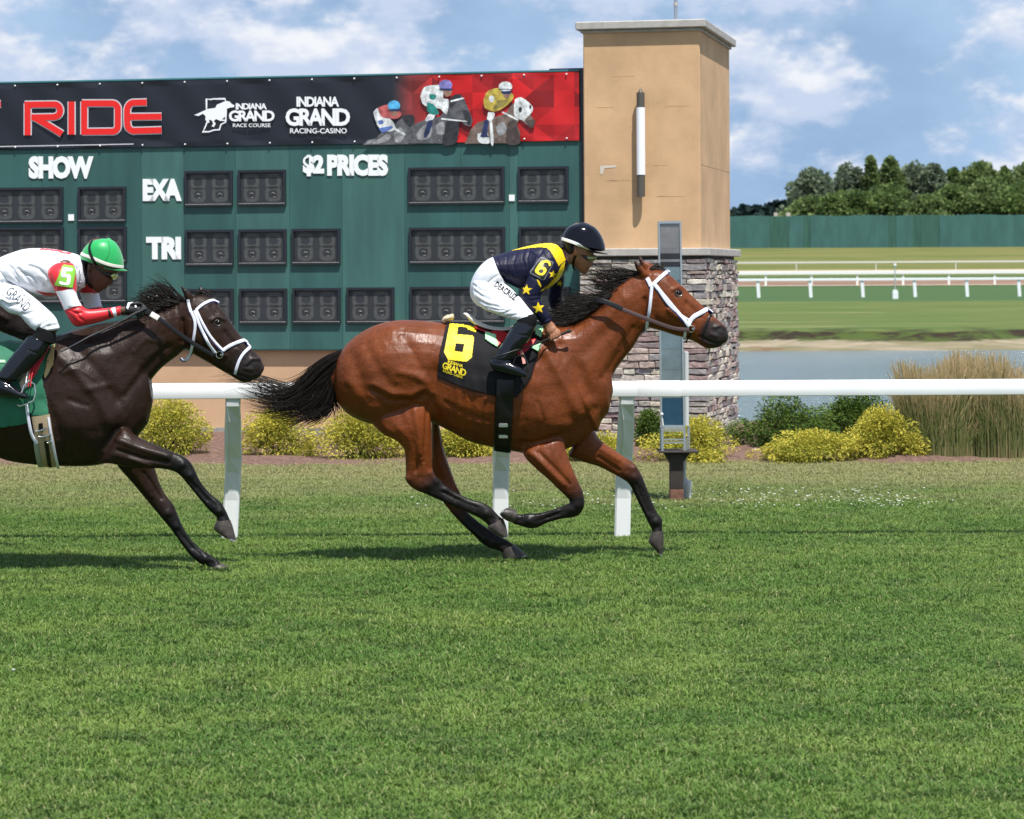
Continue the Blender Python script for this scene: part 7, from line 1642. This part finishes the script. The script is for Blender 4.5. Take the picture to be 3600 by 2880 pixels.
rider_shell('glove', [loft(J5, [(1700, 1190, 1740, 1080, .034, .12), (1850, 1190, 1870, 1060, .034, .08), (1980, 1180, 2000, 1030, .036, .05), (2080, 1160, 2120, 1010, .034, .03), (2170, 1150, 2190, 1030, .030, .02), (2230, 1130, 2240, 1060, .024, .02)], D5, 14)], .006, glove, p5, 3)
lay('glove_tab', [J5.pts([(1850, 1010), (1900, 995), (1970, 1000), (1972, 1070), (1950, 1078), (1945, 1020), (1880, 1020), (1850, 1100), (1825, 1080)])], bvh_of((lambda V, F: (V, F))(*loft(J5, [(1828, 1178, 1825, 1005, .032, -.12), (1940, 1190, 1930, 1000, .034, -.115), (2010, 1200, 2010, 1010, .030, -.115)], D5, 14))), .004, white_l, p5, 1.4)
for f in (lambda L: L, mir):
    V, F = loft(K5, f([(385, 150, 590, 190, .068, -.283), (375, 210, 605, 235, .070, -.287), (330, 262, 600, 330, .068, -.295)]), D5, 18, 4, 2.1, .3); mk('knee_band', V, fix_out(V, F), sock_m, p5, smooth=True)
    rider_shell('boot', [loft(K5, f([(300, 250, 560, 320, .064, -.298)]+[(a, b, c-12, d)+r for (a, b, c, d, *r_) in lk5[2:] for r in (tuple(r_),)]), D5, 18, 4, 2.1, .15), loft(K5, f(ft5), D5, 16, 4, 2.2, .4)], .0055, boot_m, p5, 5, folds([[(205, 360), (300, 400), (420, 450)], [(-20, 720), (60, 745), (180, 740)], [(60, 780), (120, 830)]], 7, -.004), K5)
B5b = bvh_of(bmb5); pb = mat('print_grey', (.03, .04, .05), .5)
text_on('lettering', 'GRAND', (J5(75, 868), J5(370, 1140), J5(165, 765)), B5b, .0022, pb, bo5, .0, 1.0, 1.0)
text_on('lettering', 'INDIANA', (J5(232, 830), J5(425, 1000), J5(262, 775)), B5b, .0022, pb, bo5, -.005, .9, 1.0)
cap_g = mat('cap_green', (.010, .36, .085), .42, coat=.1, sheen=.2)
hs5 = [(1440, 82, 1590, 86, .035), (1330, 112, 1660, 128, .085), (1238, 190, 1725, 220, .112), (1178, 285, 1775, 360, .122), (1158, 350, 1786, 480, .124), (1160, 375, 1786, 510, .122)]
V, F = loft(J5, hs5, D5, 28, 4, 2.1, .1); he5 = mk('helmet', V, fix_out(V, F), cap_g, p5, smooth=True); HB5 = bvh_of((V, F))
V, F = loft(J5, [(1530, 480, 1530, 520, .10), (1680, 510, 1680, 548, .09), (1780, 520, 1780, 552, .06), (1828, 532, 1828, 550, .025)], D5, 18, 4, 2.2, .2); mk('peak', V, fix_out(V, F), cap_g, he5, smooth=True)
bt_ = P(*J5(1568, 92), D5); V, F = ball_vf(bt_, .017, 14, 8, (1, 1, .55)); mk('button', V, F, cap_g, he5, smooth=True)
strap('band', [J5(1172, 296), J5(1250, 330), J5(1350, 365), J5(1450, 410), J5(1560, 450), J5(1680, 478), J5(1778, 490)], 11, HB5, D5, mat('cream_band', (.75, .72, .65), .5), he5, off=.002, thick=.002)
strap('seam', [J5(1560, 110), J5(1585, 230), J5(1560, 330), J5(1520, 400)], 1.6, HB5, D5, mat('dark_seam', (.005, .15, .04), .6), he5, off=.0015, thick=.001)
strap('goggle_strap', [J5(1335, 112), J5(1300, 180), J5(1300, 260), J5(1330, 350), J5(1375, 430), J5(1400, 470)], 10, HB5, D5, leather_b, he5, off=.004, thick=.003)
V, F = loft(J5, [(1165, 380, 1400, 430, .085), (1200, 440, 1290, 470, .08), (1215, 540, 1290, 590, .076), (1235, 640, 1310, 700, .070), (1260, 730, 1350, 800, .055)], D5, 18); mk('hood', V, fix_out(V, F), sock_m, p5, smooth=True)
go5 = lofted('goggles', J5, [(1400, 470, 1400, 520, .082), (1480, 510, 1470, 580, .080), (1570, 535, 1560, 650, .074), (1650, 560, 1630, 670, .064), (1705, 600, 1660, 665, .045)], D5, mat('goggle_frame', (.010, .010, .012), .25), p5)
lay('lens', [J5.pts([(1600, 610), (1660, 575), (1708, 605), (1670, 665), (1630, 670)])], bvh_of(eval_vf(go5)), .002, mat('lens_yellow', (.55, .60, .18), .08, coat=1.), go5, 1.4)
cr5 = thing('riding_crop', 'long black whip with ribbed grip in the gloved hand of the white and red jockey', 'whip', tuple(P(*J5(1900, 1190), D5-.16)))
c_ = lambda u, v, dy: P(*J5(u, v), D5+dy)
MB().tube([c_(2120, 1080, -.15), c_(2040, 1120, -.155), c_(1940, 1170, -.16), c_(1640, 1335, -.18)], [.010, .011, .0105, .008], 10).build('handle', mat('crop_grip', (.02, .02, .022), .4, bump=.6, bscale=220), cr5, True)
MB().tube([c_(1640, 1335, -.18), c_(1480, 1410, -.2), c_(1280, 1500, -.235), c_(1100, 1600, -.27), c_(880, 1712, -.30)], [.007, .007, .006, .005, .005], 8).build('shaft', mat('crop_shaft', (.03, .03, .034), .25), cr5, True)
